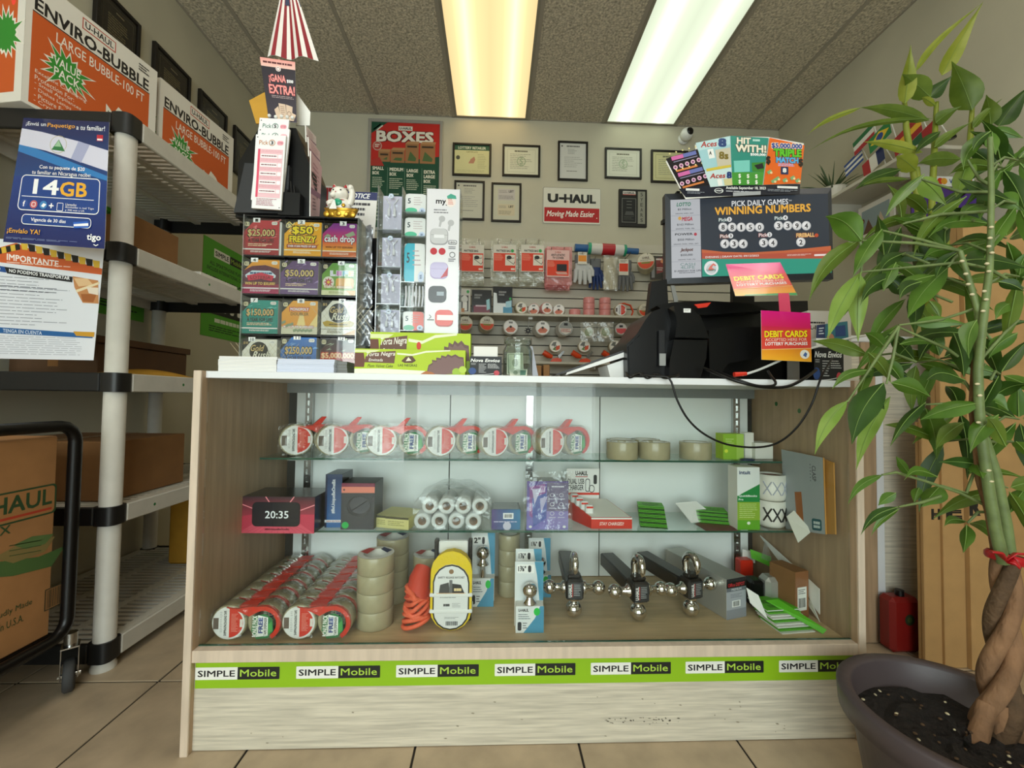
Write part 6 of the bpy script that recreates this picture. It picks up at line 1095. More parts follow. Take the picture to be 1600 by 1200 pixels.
def tape_pack(lb, group, two=True, r=.048, w=.05):
    t = roll('tape_twin_pack', lb, r, w, 'tape_clear', disc_print('pack'), 1, group, .8, 'tape pack'); Mr = Matrix.Translation((2*r, .004, r)) @ Matrix.Rotation(-PI/2, 4, 'X')
    t.children[0].location = (0, 0, 0)
    MB().lathe([(r*.78, .001), (r-.001, .001), (r, .003), (r, w-.002), (r*.78, w)], 26, Mr, close=True).build('second_tape', 'tape_clear', t, W=False)
    ar = lambda q, d: (2*r+q*r*math.cos(math.radians(d)), r+q*r*math.sin(math.radians(d))); dsp = [(-.1*r, 1.93*r), (.5*r, 1.84*r), (1.25*r, 1.96*r)]+[ar(.985, d) for d in range(100, -61, -20)]+[ar(.74, d) for d in range(-60, 121, 20)]+[(1.2*r, 1.42*r), (.75*r, 1.64*r)]
    MB().prism(dsp, -.006, .006, XZ).build('dispenser', 'tape_red', t, W=False); MB().prism([(.15*r, 1.86*r), (1.5*r, 1.95*r), (1.45*r, 1.78*r), (1.0*r, 1.5*r), (.6*r, 1.72*r)], .0065, w*.96, XZ).build('dispenser_plate', 'tape_red', t, W=False)
    if not two: MB().prism([(.9*r, 1.9*r), (1.5*r, 2.45*r), (1.75*r, 2.45*r), (1.4*r, 1.95*r)], .008, w*.6, XZ).build('dispenser_fin', 'tape_red', t, W=False)
    bonus().build('print', t, (1.35*r, -.007, 1.65*r), (r*1.25, 0, 0), (0, 0, -1.5*r), W=False)
    R_ = r*1.06
    MB().grid(lambda u, v: (-R_+(2*r+2*R_)*u, -.008+.003*math.sin(13*u+7*v), R_*(.05+1.95*v)*(1-.12*abs(2*u-1)**4)), 10, 6).build('wrap_front', 'pack_film', t, W=False)
    MB().grid(lambda u, v: (-R_+(2*r+2*R_)*u, -.008+(w+.014)*v, r+R_*math.sqrt(max(0, 1-min(1, abs((2*r+2*R_)*u-R_-(0 if u < .5 else 2*r))/R_)**2))+.002*math.sin(17*u+9*v)), 20, 5).build('wrap_top', 'pack_film', t, W=False)
    return t
SG = 'packing tape packs on the upper glass shelf'
first = tape_pack('twin pack of packing tape with red dispenser first on the upper glass shelf', SG, False, .052)
spots = [(463, 691), (520, 692), (596, 695), (689, 696), (774, 697), (863, 697)]
lbs = ['first', 'second', 'third', 'fourth', 'fifth', 'sixth and last']
for i, (x, y) in enumerate(spots):
    lb = 'twin pack of packing tape with red dispenser, '+lbs[i]+' on the upper glass shelf'; v = at(x, y, Y=.315); o = first if i == 0 else dup(first)
    o['label'] = lb; o.location = (v.x, .318, SH1+.0003); o.rotation_euler = (0, 0, (.5, .45, .12, .3, .42, .45)[i])
DZK = .248
pk = tape_pack('twin pack of packing tape', 'packing tape packs on the showcase floor', True, .0465, .0405); n_ = 7
for c, (x, rown) in enumerate(((348, 'row beside the end panel'), (466, 'row next to the stacked rolls'))):
    X = max(at(x, 977, Y=.062).x, -.8685+.0500)
    for k in range(n_):
        o = pk if (c, k) == (0, 0) else dup(pk); o['label'] = 'twin tape pack on the showcase floor, '+['front of', 'second in', 'third in', 'fourth in', 'fifth in', 'sixth in', 'rear of'][k]+' the '+rown
        o.location = (X, .066+k*.0545, DZK+.0004)
def flat_roll(lb, x, ytop, Y, r, h, z, m='tape_clear', lab=None, group='stacked clear tape rolls'):
    v = at(x, ytop, Y=Y); t = thing('clear_tape_roll', lb, 'tape roll', (v.x, Y, z), group=group)
    MB().lathe([(r*.72, .0005), (r-.001, .0005), (r, .002), (r, h-.002), (r-.001, h), (r*.72, h)], 30, close=True).build('tape', m, t, W=False)
    MB().lathe([(r*.68, .001), (r*.719, .001), (r*.719, h-.001), (r*.68, h-.001)], 26, close=True).build('core', 'card_white', t, W=False)
    if lab:
        p = Pr(-50, -50, 50, 50); p.ring(0, 0, 49, 14, '#d9d6d2', 30).poly([(-46, -6), (-30, -36), (-10, -30), (-22, 10)], '#b5342c').poly([(10, -44), (40, -20), (30, 0), (6, -26)], '#23305c'); p.build('print', t, (-r, r, h+.0002), (2*r, 0, 0), (0, -2*r, 0), W=False)
    return t
for k in range(4): flat_roll('clear tape roll in the front stack beside the orange twine, '+['bottom', 'second', 'third', 'top'][k], 586, 950, .15, .052, .050, DZK+.0003+k*.0505, lab=(k == 3))
p = Pr(0, 0, 30, 24); p.bg('#e9ecec')
for i in range(5):
    for j in range(4): p.disc(4+i*5.5+(j % 2)*2, 4+j*5.5, 1.7, '#2f4a5c', 8)
for k in range(4): flat_roll('clear tape roll in the rear stack behind the front stack, '+['bottom', 'second', 'third', 'top'][k], 613, 900, .30, .052, .050, DZK+.0003+k*.0505, lab=(k == 3))
for k in range(3): flat_roll('clear tape roll in the stack behind the yellow strap pack, '+['bottom', 'middle', 'top'][k], 668, 900, .28, .046, .050, DZK+.0003+k*.0505, lab=(k == 2))
for k in range(4): flat_roll('clear tape roll in the stack behind the hitch ball cards, '+['bottom', 'second', 'third', 'top'][k], 795, 900, .33, .036, .050, DZK+.0003+k*.0505)
# rolls on the upper shelf
for x, Y, lb in ((970, .39, 'clear tape roll at the back beside the loop of cable'), (972, .31, 'first clear tape roll at the front of the upper shelf'), (1008, .40, 'second clear tape roll at the back of the upper shelf'), (1022, .315, 'second clear tape roll at the front of the upper shelf'), (1086, .32, 'lone clear tape roll near the green carton')): flat_roll(lb, x, 700, Y, .052, .058, SH1+.0003, group='clear tape rolls on the upper shelf')
# orange twine
v = at(650, 965, Y=.12); t = thing('twine_hank', 'orange twine hank with its paper sleeve leaning in the showcase', 'twine', (v.x, .12, DZK)); mat('twine', '#ef6a48', .6, bump=(90, .8, .004)); mat('twine_sleeve', '#c9412c', .5)
for k in range(11): f = k/10; MB().tube([(v.x+(.036-.012*f)*math.cos(a_)+.012*f*math.sin(a_*2), .12+.030*math.sin(a_), DZK+.020+.08*f+.012*math.cos(a_+k)) for a_ in [2*PI*q/18 for q in range(18)]], .0062, 6, close=True).build('twine_coil', 'twine', t)
MB().tube([(v.x, .125, DZK+.08), (v.x+.004, .15, DZK+.13), (v.x+.010, .17, DZK+.150)], [.034, .030, .024], 14).build('sleeve', 'twine_sleeve', t)
# yellow ratchet strap pack
mat('strap_yellow', '#e6c719', .6, bump=(140, .5, .002)); t0 = at(703, 1000, Y=.10); t = thing('ratchet_strap_pack', 'yellow ratchet strap bundle with white oval card', 'strap pack', (t0.x, .11, DZK))
X0, X1, Z0, Z1 = prect(672, 862, 737, 1001, .10); Z0 = DZK+.001; w = X1-X0; cx = (X0+X1)/2
def oval(x0, x1, z0, z1, n=8): r = (x1-x0)/2; return [((x0+x1)/2+r*math.cos(math.radians(a)), z1-r+r*math.sin(math.radians(a))) for a in range(0, 181, 180//n)]+[((x0+x1)/2+r*math.cos(math.radians(a)), z0+r+r*math.sin(math.radians(a))) for a in range(180, 361, 180//n)]
MXZ2 = lambda y: Matrix(((1, 0, 0, 0), (0, 0, 1, y), (0, 1, 0, 0), (0, 0, 0, 1)))
for k in range(5): MB().prism(oval(X0+.004*k*.2, X1-.004*k*.2, Z0+.001*k, Z1-.002*k), .004+k*.010, .012+k*.010, MXZ2(.10)).build('strap_layer', 'strap_yellow', t)
cardp = [(x, z) for x, z in oval(cx-w*.44, cx+w*.44, Z0+.003, Z1-.036)]; MB().prism(cardp, .001, .0035, MXZ2(.10)).build('card', 'paper', t)
p = Pr(0, 0, 60, 110)
pc = [((x-(cx-w*.44))/(w*.88)*60, (1-(z-Z0-.003)/(Z1-.036-Z0-.003))*110) for x, z in cardp]; p.poly(pc[::-1], '#1c1c1c').poly([(30+(x-30)*.93, 55+(y-55)*.955) for x, y in pc][::-1], '#e4e4e2')
p.disc(30, 12, 4, '#8a6a4a').T('SAFETY RELEASE RATCHET', 8, 20, 52, 23.5, '#4a4a4a', .02).poly([(10, 48), (12, 34), (26, 30), (28, 48)], '#4a4a48').poly([(30, 48), (32, 32), (46, 34), (52, 48)], '#2c2a28').rect(6, 48, 54, 50.5, '#e0a04a').lines(35, 40, 47, 45, 1, '#f2d9a0', .9, 2, 0).rect(27, 26, 32, 48, '#6c6c6c').lines(12, 53, 48, 57, 2, '#6a6a6a', .4).lines(18, 66, 28, 71, 1, '#222222', .8, 2, 0).lines(32, 65, 46, 73, 4, '#8a8a8a', .3).lines(20, 88, 44, 92, 2, '#8a8a8a', .35).barcode(22, 95, 42, 102)
p.build('print', t, (cx-w*.44, .1008, Z1-.036), (w*.88, 0, 0), (0, 0, -(Z1-.036-Z0-.003)))
for z in (Z0+.1, Z0+.055): MB().box(X0-.002, X1+.002, .0985, .152, z-.005, z+.005, b=.002).build('retaining_band', 'plastic_white', t)
X0, X1, Z0_, Z1_ = prect(679, 843, 738, 870, .16); t = thing('ratchet_buckle', 'grey and black ratchet buckle above the yellow strap bundle', 'buckle', ((X0+X1)/2, .165, DZK)); 
for x in (X0, X1-.012): MB().box(x, x+.012, .156, .178, DZK+.0005, Z1_, b=.002).build('side_plate', 'hitch_black', t)
MB().box(X0+.0125, X1-.0125, .158, .174, Z0_+.01, Z1_-.004, b=.003).build('buckle_plate', 'plastic_white', t)
# hitch balls on cards
def ball_card(lb, x0, y0, x1, y1, Y, by, size='1⅞"', split=None, r=.021):
    X0, X1, Z0, Z1 = prect(x0, y0, x1, y1, Y); Z0 = DZK+.0006; t = thing('hitch_ball_pack', lb, 'hitch ball', ((X0+X1)/2, Y, Z0), group='carded hitch balls'); cx = (X0+X1)/2; h = Z1-Z0; zm = Z0+h*.40
    MB().box(X0, X1, Y+.035, Y+.037, Z0, Z1, b=.0008).build('back_card', 'paper', t); MB().box(X0+.002, X1-.002, Y, Y+.0345, Z0, zm, b=.002).build('base_box', 'card_white', t)
    p = Pr(0, 0, 44, 34 if not split else split); H_ = p.b[3]; p.bg('#e4e6e6').poly([(44, 0), (44, H_), (12, H_), (30, H_*.45), (38, 0)], '#4a93b4').T('U-HAUL', 4, 3, 20, 7, '#1a1a1c', .04).lines(4, 10, 26, 18, 3, '#5c6a70', .35, 2).rrect(3, 20, 9, 31, 2, '#2a2c30').lines(11, 21, 18, 30, 3, '#3a3c40', .35).disc(33, 7, 5, '#23c24a', 16)
    p.build('print', t, (X0+.002, Y-.0002, zm), (X1-X0-.004, 0, 0), (0, 0, Z0-zm))
    q = Pr(0, 0, 44, 40); q.bg('#dfe3e4').poly([(30, 0), (44, 0), (44, 40), (38, 40), (34, 14)], '#4a93b4').rrect(3, 3, 30, 12, 2, '#f4f4f2').T(size, 5, 4.5, 17, 10, '#141416', .03).rrect(20, 4, 25, 11, 2, '#2a2c30'); q.build('print', t, (X0, Y+.0348, Z1), (X1-X0, 0, 0), (0, 0, -h*.6))
    bz = at((x0+x1)/2, by, Y=Y+.015).z; MB().sphere((cx, Y+.012, bz), r, 22, 14).build('ball', 'ball_chrome', t)
    MB().lathe([(.009, r*.8), (.010, r*1.1), (.018, r*1.6), (.019, r*1.75), (.010, r*1.8), (.010, bz-zm)], 18, Matrix.Translation((cx, Y+.012, bz)) @ Matrix.Rotation(PI, 4, 'X')).build('shank', 'ball_chrome', t)
    return t
ball_card('carded chrome hitch ball behind the yellow strap bundle', 735, 838, 773, 926, .24, 863, '2"'); 
ball_card('carded chrome hitch ball standing foremost in the case', 805, 885, 851, 1005, .09, 921); ball_card('carded hitch ball just behind the foremost one', 806, 864, 848, 985, .16, 900, r=.018); ball_card('carded hitch ball at the back between the foremost card and the ball mounts', 827, 846, 862, 930, .30, 878, r=.019)
# triple ball mounts with tow hook
def triple(lb, px, py, Y, rz, tube=True):
    v = at(px, py, Y=Y); z = v.z; t = thing('triple_ball_mount', lb, 'ball mount', (v.x, Y, DZK), rz, group='triple ball tow mounts'); h = max(z-DZK, .0892)
    MB().box(-.026, .026, -.02, .03, h-.03, h+.03, b=.006).build('hub', 'hitch_black', t, W=False)
    p = Pr(0, 0, 30, 30); p.bg('#2a2c2e').T('U-HAUL', 2, 3, 9, 27, '#e6e6e4', .04, rot=90).rect(9.5, 3, 11, 27, '#b5342c').lines(13, 4, 27, 26, 7, '#b9bcbe', .3, 3); p.build('print', t, (-.022, -.0202, h+.024), (.044, 0, 0), (0, 0, -.048), W=False)
    for d, r, L in (((-1, 0, 0), .0205, .074), ((1, 0, 0), .0205, .074), ((0, 0, -1), .0245, .064)):
        d = Vector(d); o = Vector((0, .004, h)); M = Matrix.Translation(o) @ d.to_track_quat('Z', 'Y').to_matrix().to_4x4()
        MB().lathe([(.018, .028), (.019, .034), (.011, .04), (.010, L-r*.9)], 18, M).build('neck', 'ball_chrome', t, W=False); MB().sphere(o+d*L, r, 24, 14).build('ball', 'ball_chrome', t, W=False)
    if tube: MB().box(-.025, .025, .0305, .25, h-.022, h+.022, b=.004).build('square_tube', 'hitch_black', t, W=False)
    MB().box(-.02, .02, -.01, .02, h+.0305, h+.042, b=.004).build('hook_base', 'hitch_black', t, W=False)
    pts = [(0, .026+.0*a, h+.04) for a in (0,)]+[(0, .002+.026*math.cos(math.radians(a)), h+.066+.030*math.sin(math.radians(a))) for a in range(-20, 221, 24)]; MB().tube(pts, [.012]*3+[.011]*(len(pts)-6)+[.010, .008, .004], 12).build('tow_hook', 'ball_chrome', t, W=False)
triple('triple ball tow mount nearest the hitch ball cards', 897, 925, .17, -.06); triple('middle triple ball tow mount with tow hook', 998, 930, .15, .12); triple('triple ball tow mount beside the grey carton', 1081, 918, .17, .28)
# ------------------------------------------------------------------ boxes on the lower glass shelf and the floor
def carton(name, lb, r, Y, dep, z, m, p, cat='box', rz=0, top=None, ink='gloss_ink', group=None):
    X0, X1, _, Z1 = prect(*r, Y); cx = (X0+X1)/2; w = (X1-X0)/2; h = Z1-z; t = thing(name, lb, cat, (cx, Y, z+.0004), rz, group=group)
    MB().box(-w, w, 0, dep, 0, h-.0004, b=.0008).build('carton', m, t, W=False)
    if p: p.build('print', t, (-w, -.0001, h-.0004), (2*w, 0, 0), (0, 0, -h+.0004), ink, W=False, lift=.0002)
    return t, w, h
p = Pr(0, 0, 116, 54); p.grad(0, 0, 116, 54, '#3c2a34', '#d84a62').poly([(0, 30), (22, 26), (22, 54), (0, 54)], '#c9405a').poly([(94, 26), (116, 26), (116, 54), (94, 54)], '#c9405a').poly([(22, 40), (94, 40), (116, 54), (0, 54)], '#d9566c')
for i in range(12): p.line([(i*10, 54), (30+i*5, 42)], .3, '#a92c46')
for a in (((0, 10), (22, 18)), ((40, 0), (46, 8)), ((84, 0), (78, 8)), ((116, 12), (94, 20))): p.line(list(a), 1.4, '#ff9aa6')
p.rrect(20, 8, 94, 44, 7, '#15151b').rrect(21, 9, 93, 43, 6, '#20212a').T('20:35', 40, 21, 76, 32, '#f4f6f8', .01).T('#BeUniqueBeOneBit', 40, 46.5, 78, 50, '#3a1a24', .02)
carton('alarm_clock_carton', 'pink and black alarm clock carton on the lower glass shelf', (373, 776, 492, 831), .198, .13, SH2, 'acrylic_dark', p, rz=-.02)
p = Pr(0, 0, 26, 84); p.grad(0, 0, 26, 84, '#1c2c52', '#2f66a4').rect(0, 0, 3, 84, '#142040').T('#BeUniqueBeOneBit', 10, 8, 17, 62, '#f2f4f6', .01, rot=90).rect(0, 72, 26, 76, '#dfe3e8').T('NEW EDITION', 3, 73, 24, 75.4, '#a8323c', .02)
carton('speaker_carton', 'tall blue carton beside the alarm clock carton', (508, 741, 534, 824), .255, .10, SH2, 'acrylic_dark', p)
p = Pr(0, 0, 52, 76); p.bg('#2b2c30').rect(0, 6, 52, 16, '#e0806a').disc(4, 11, 1.6, '#4a1d20').rect(0, 0, 52, 6, '#7a2440').disc(28, 38, 19, '#1a1a1d', 24, 17).disc(29, 36, 16, '#3d3e43', 20, 14).line([(10, 50), (50, 22)], .8, '#15151a').disc(7, 69, 5.5, '#17b04a', 16)
carton('mouse_carton', 'black carton with coral band and green dot sticker', (533, 755, 585, 831), .235, .10, SH2, 'plastic_black', p); 
for i, x in enumerate((540, 569)):
    v = at(x, 738, Y=.28); o = MB().lathe([(.006, 0), (.010, 0), (.010, .004), (.006, .004)], 12, Matrix.Translation((v.x, .28, v.z)) @ Matrix.Rotation(PI/2, 4, 'X'), close=True)
mat('yellow_card', '#d9d28a', .5)
for i, r in enumerate(((584, 806, 620, 829), (600, 808, 640, 832))): p = Pr(0, 0, 34, 22); p.bg('#d6cf8c').rect(0, 0, 34, 4, '#4a4a38').lines(4, 8, 28, 18, 3, '#8d8850', .35); carton('yellow_adapter_box', ['pale yellow small box touching the black carton', 'pale yellow small box beside the clear roll bundle'][i], r, .24+.012*(1-i), .11, SH2, 'yellow_card', p, rz=-.25, group='pale yellow boxes')
# bundle of film rolls, each roll countable
clear('soft_film', '#f6f8f8', .08, .6, .1, .05, (25, .8)); mat('film_roll', '#e9ebea', .25)
for j in range(2):
    for i in range(4):
        x, y = (671+i*26.2, 800) if j == 0 else (659+i*26.8, 829); Y = .235; v = at(x, y, Y=Y); r = .0255; z = SH2+.0006+r+(1-j)*.047
        t = thing('film_roll', 'white stretch film roll in the clear bundle, '+['first', 'second', 'third', 'fourth'][i]+' of the '+['upper', 'lower'][j]+' layer', 'film roll', (v.x, Y, z-r), group='bundled film rolls')
        MB().lathe([(r*.52, 0), (r-.002, 0), (r, .004), (r, .125), (r*.52, .125)], 22, Matrix.Translation((0, 0, r)) @ Matrix.Rotation(-PI/2, 4, 'X'), close=True).build('film', 'film_roll', t, W=False); MB().lathe([(r*.46, .002), (r*.515, .002), (r*.515, .12), (r*.46, .12)], 18, Matrix.Translation((0, 0, r)) @ Matrix.Rotation(-PI/2, 4, 'X'), close=True).build('core', 'card_mid', t, W=False)
a, b = at(643, 835, Y=.23).x, at(768, 800, Y=.23).x; t = MB(); t.grid(lambda u, v: (a+(b-a)*u, .228+.15*v, SH2+.102+.030*math.sin(PI*u)**.5+.003*math.sin(19*u+7*v)-.03*(abs(2*u-1)**3)), 18, 8); t.grid(lambda u, v: (a+.004+(b-a-.008)*u, .226+.003*math.sin(15*u+11*v), SH2+.004+.10*v), 14, 6)
tag(t.build('bundle_wrap', 'soft_film'), 'crinkled clear wrap around the white film rolls', 'plastic wrap')
p = Pr(0, 0, 50, 34); p.grad(0, 0, 50, 34, '#4a3a78', '#2f78a4', hor=True).rect(20, 6, 38, 16, '#f0f0f2').barcode(22, 8, 36, 14).disc(27, 28, 7, '#c9c6d8').lines(4, 20, 46, 24, 1, '#c9c6e0', .4)
t, w, h = carton('purple_blue_box', 'small purple and blue box with a barcode', (768, 796, 813, 828), .235, .09, SH2, 'acrylic_dark', p); MB().box(-w+.006, w-.006, .004, .08, h-.0002, h+.001).build('window', 'grey_rail', t, W=False)
p = Pr(0, 0, 64, 84); p.grad(0, 0, 64, 84, '#5a3a9c', '#7a6fd0').poly([(4, 10), (28, 4), (30, 50), (18, 70), (4, 60)], '#8f3f9c').poly([(8, 30), (30, 20), (30, 64), (10, 80)], '#3f56b8').rect(31, 2, 64, 84, '#6c5f8c').rect(31, 52, 64, 84, '#8f7fcc').lines(38, 8, 58, 11, 1, '#e6e2f2', .8)
for i in range(2):
    for j in range(3): p.ring(39+i*14, 24+j*16, 3.4, .7, '#e6e2f2', 14).lines(34+i*14, 30+j*16, 45+i*14, 33+j*16, 1, '#d2cce8', .5)
p.disc(6, 79, 2.4, '#ffffff', 10).disc(58, 79, 2.4, '#ffffff', 10).poly([(8, 14), (22, 12), (12, 40)], '#d9d2f2').poly([(20, 30), (32, 26), (22, 56)], '#c9c2ee')
t, w, h = carton('purple_earphone_carton', 'purple carton in a clear bag beside the charger display', (823, 752, 888, 829), .235, .07, SH2, 'acrylic_dark', p); MB().grid(lambda u, v: (-w-.012+(2*w+.024)*u, -.006+.004*math.sin(9*u+13*v), .002+(h+.03)*v), 10, 10).build('bag', 'film', t, W=False)
# charger counter display
p = Pr(0, 0, 56, 34); p.bg('#e6e4e0').T('U-HAUL', 15, 3, 36, 9, '#161412', .04).rect(15, 10, 36, 11, '#b5342c').T('DUAL USB', 2, 13, 30, 20, '#1d1b1a', .015).T('CHARGER', 2, 21, 29, 28, '#1d1b1a', .015).rrect(32, 13, 40, 30, 3, '#2a2a2a').rrect(33, 14, 39, 29, 2.5, '#e6e4e0').rrect(46, 8, 52, 20, 2, '#2a2a2a').ring(43, 26, 5, 1, '#2a2a2a').rect(0, 31, 56, 34, '#d6331f')
v = at(912, 828, Y=.30); t = thing('charger_display_box', 'red and white counter display box of car chargers', 'display box', (v.x+.04, .30, SH2+.0004), .0)
X0, X1 = at(888, 780, Y=.34).x-v.x-.04, at(940, 780, Y=.34).x-v.x-.04; Zh = at(912, 735, Y=.34).z-SH2; MB().box(X0, X1, .075, .077, 0, Zh).build('header_card', 'paper', t, W=False); p.build('print', t, (X0, .0748, Zh), (X1-X0, 0, 0), (0, 0, -(Zh-.078)), W=False)
xa, xb = X0, X1+.075; tr = MB(); y0 = -.055
tr.add([(xa, .072, 0), (xa+.058, y0, 0), (xb, y0, 0), (xb-.05, .072, 0), (xa, .072, .065), (xa+.058, y0, .035), (xb, y0, .035), (xb-.05, .072, .065)], [(0, 3, 2, 1), (0, 1, 5, 4), (1, 2, 6, 5), (2, 3, 7, 6), (3, 0, 4, 7), (4, 5, 6, 7)]); tr.build('tray', 'tape_red', t, W=False)
q = Pr(0, 0, 60, 20); q.bg('#d6331f').rect(0, 0, 60, 3, '#e9e4de').T('STAY CHARGED!', 12, 8, 48, 14, '#f8ece4', .01, .25); q.build('print', t, (xa+.058, y0-.0002, .035), (xb-xa-.058, 0, 0), (0, 0, -.035), W=False)
tr = MB().add([(xa+.004, .07, .066), (xa+.06, y0+.002, .036), (xb-.003, y0+.002, .036), (xb-.052, .07, .066)], [(0, 1, 2, 3)]); tr.build('tray_top', 'card_white', t, W=False)
for i in range(4): f = i/3; x = xa+.022+.036*f; y = .05-.07*f; MB().box(x-.012, x+.014, y-.01, y+.01, .058-.02*f, .088-.02*f, b=.004).build('charger', 'plastic_white', t, W=False); MB().box(x-.010, x+.012, y-.0104, y-.0101, .078-.02*f, .084-.02*f).build('charger_band', 'tape_red', t, W=False)
# green card stacks
mat('sim_green', '#5fb529', .4); mat('sim_dark', '#2f5f1c', .5)
def cards(lb, px, py, Y, z, n, w, d, rz, lean, th=.0034, ms=('sim_dark', 'sim_green', 'sim_green')):
    v = at(px, py, Y=Y); t = thing('sim_card_stack', lb, 'card stack', (v.x, Y, z+.0004), rz, group='green prepaid card stacks')
    for k in range(n):
        MB().box(-w/2, w/2, lean*k, d+lean*k, k*th, k*th+th*.55).build('card', ms[k % 3], t, W=False)
    p = Pr(0, 0, 40, 60); p.bg('#63bb2b').T('SIMPLE', 6, 18, 34, 24, '#13240c', .03).T('Mobile', 8, 26, 32, 32, '#13240c', .02).lines(8, 40, 32, 52, 3, '#2a5418', .4); p.build('print', t, (-w/2, d+lean*(n-1), n*th-th*.45), (w, 0, 0), (0, -d, 0), W=False); return t
cards('green prepaid cards fanned beside the charger display', 1022, 822, .25, SH2, 15, .085, .06, -.25, .006); cards('green prepaid cards near the tall white and green carton', 1115, 806, .29, SH2, 11, .10, .065, -.3, .003)
tag(quadsheet('white_leaflet', [at(1055, 786, Y=.36), at(1088, 783, Y=.36), at(1125, 813, Z=SH2+.004), at(1080, 817, Z=SH2+.004)], None, .001, 'paper'), 'white folded leaflet between the green card stacks', 'leaflet')
tag(quadsheet('maroon_folder', [at(1086, 818, Z=SH2+.002), at(1130, 810, Z=SH2+.002), at(1153, 829, Z=SH2+.002), at(1103, 829, Z=SH2+.002)], None, .001, mat('maroon', '#6a2a24', .5)), 'thin maroon folder lying on the lower glass shelf', 'folder')
p = Pr(0, 0, 34, 104); p.bg('#e9ece9').T('intuit', 3, 6, 20, 12, '#2a3c6a', .03).poly([(0, 48), (34, 28), (34, 58), (0, 58)], '#1f8a44').T('QuickBooks', 2, 46, 30, 50, '#f4f8f4', .02).T('Pro', 2, 52, 9, 55.5, '#f4f8f4', .02).rect(0, 58, 34, 104, '#8fb23a').lines(3, 61, 31, 86, 8, '#cfdf98', .3, 3).rect(0, 88, 34, 104, '#62a82c').disc(17, 93, 2.6, '#eef4e0', 12)
carton('software_carton', 'tall white and green software carton on the lower glass shelf', (1152, 730, 1187, 831), .235, .055, SH2, 'card_white', p)
# mugs and tag
mat('mug_white', '#e6e2d6', .35); mat('mug_brown', '#6a4636', .5)
for i, (r, h, z) in enumerate(((.043, .086, 0), (.044, .086, .0865))):
    v = at(1224, 800, Y=.285); t = thing('mug', ['lower white mug with black crossed strokes on the lower glass shelf', 'upper white mug with pale criss-cross pattern stacked on the other'][i], 'mug', (min(v.x, .82), .285, SH2+.0006+z), group='stacked mugs')
    MB().lathe([(0, 0), (r*.86, 0), (r*.96, .008), (r, .02), (r, h-.002), (r-.003, h), (r-.006, h-.003), (r-.006, .012), (0, .010)], 30).build('mug_body', 'mug_white', t, W=False); MB().lathe([(r-.0065, .02), (r-.0065, h-.006)], 28).build('glaze_inside', 'mug_brown', t, W=False)
    MB().tube([(-r*.95, 0, h*.78), (-r*1.35, -.004, h*.72), (-r*1.5, -.004, h*.5), (-r*1.3, -.004, h*.28), (-r*.95, 0, h*.22)], .007, 8).build('handle', 'mug_white', t, W=False)
    for a0 in (-2.4, -1.75, -1.1):
        for s in (-1, 1): MB().tube([((r+.0004)*math.cos(a0+s*.28*(q/4-.5)*2), (r+.0004)*math.sin(a0+s*.28*(q/4-.5)*2), h*(.25+.5*q/4)) for q in range(5)], .0018 if i else .0028, 5).build('stroke', 'grey_line' if i else 'plastic_black', t, W=False)
p = Pr(0, 0, 30, 44); p.bg('#e9e6da').line([(10, 14), (22, 32)], 1.8, '#141414').line([(20, 14), (9, 32)], 1.8, '#141414').lines(8, 8, 22, 10, 1, '#222222', .8).lines(10, 36, 26, 38, 1, '#222222', .8)
tag(quadsheet('mug_tag', [at(1229, 807, Y=.216), at(1250, 790, Y=.216), at(1266, 832, Y=.14), at(1247, 848, Y=.16)], p, .001, 'paper'), 'cream gift tag with crossed strokes hanging from the mugs', 'tag')
mat('bamboo', '#c08a42', .5, grain=(8, .15), stretch=(1, 1, .2)); t = thing('cutting_board', 'bamboo board in a grey sleeve leaning on the end panel', 'board', (at(1280, 830, Y=.28).x, .28, SH2))
c_ = [at(1221, 702, X=.850), at(1286, 715, X=.850), at(1290, 835, X=.850), at(1228, 826, X=.850)]
p = Pr(0, 0, 80, 120); p.bg('#a9b0b4').T('CLASP', 60, 16, 67, 40, '#3a4046', .01, rot=-90).lines(56, 14, 58, 44, 6, '#6a7076', .4).rrect(56, 98, 74, 116, 3, '#1f5a66').lines(59, 102, 71, 114, 2, '#d9e6e8', .7, 2, 0).poly([(24, 62), (38, 60), (40, 108), (26, 110)], '#a5622f')
quadsheet('board_sleeve', c_, p, .004, 'bamboo', t, lift=.0008)
quadsheet('board_edge', [at(1284, 716, X=.859), at(1302, 723, X=.859), at(1305, 835, X=.855), at(1287, 834, X=.855)], None, .004, 'bamboo', t)
# small boxes on the upper shelf
p = Pr(0, 0, 34, 42); p.bg('#8fb93a').rect(22, 0, 34, 42, '#a9cc5c').disc(5, 28, 3, '#d9e24a', 10).lines(4, 8, 18, 18, 3, '#c9de8c', .35)
carton('green_carton', 'small lime green carton on the upper glass shelf', (1130, 678, 1162, 718), .30, .05, SH1, 'lime_card', p)
carton('white_carton', 'low white carton at the end of the upper glass shelf', (1180, 692, 1208, 717), .32, .07, SH1, 'card_white', None); carton('slim_white_carton', 'slim upright white carton beside the lime green one', (1164, 676, 1178, 717), .34, .03, SH1, 'card_white', None)
v = at(1168, 717, Y=.285); tag(MB().lathe([(0, .0005), (.016, .0005), (.017, .004), (.012, .007), (0, .008)], 16, Matrix.Translation((v.x, .285, SH1)) @ Matrix.Scale(1.5, 4, (1, 0, 0))).build('blue_clip', mat('navy', '#1c2c4c', .3)), 'small navy blue clip on the upper glass shelf', 'clip')
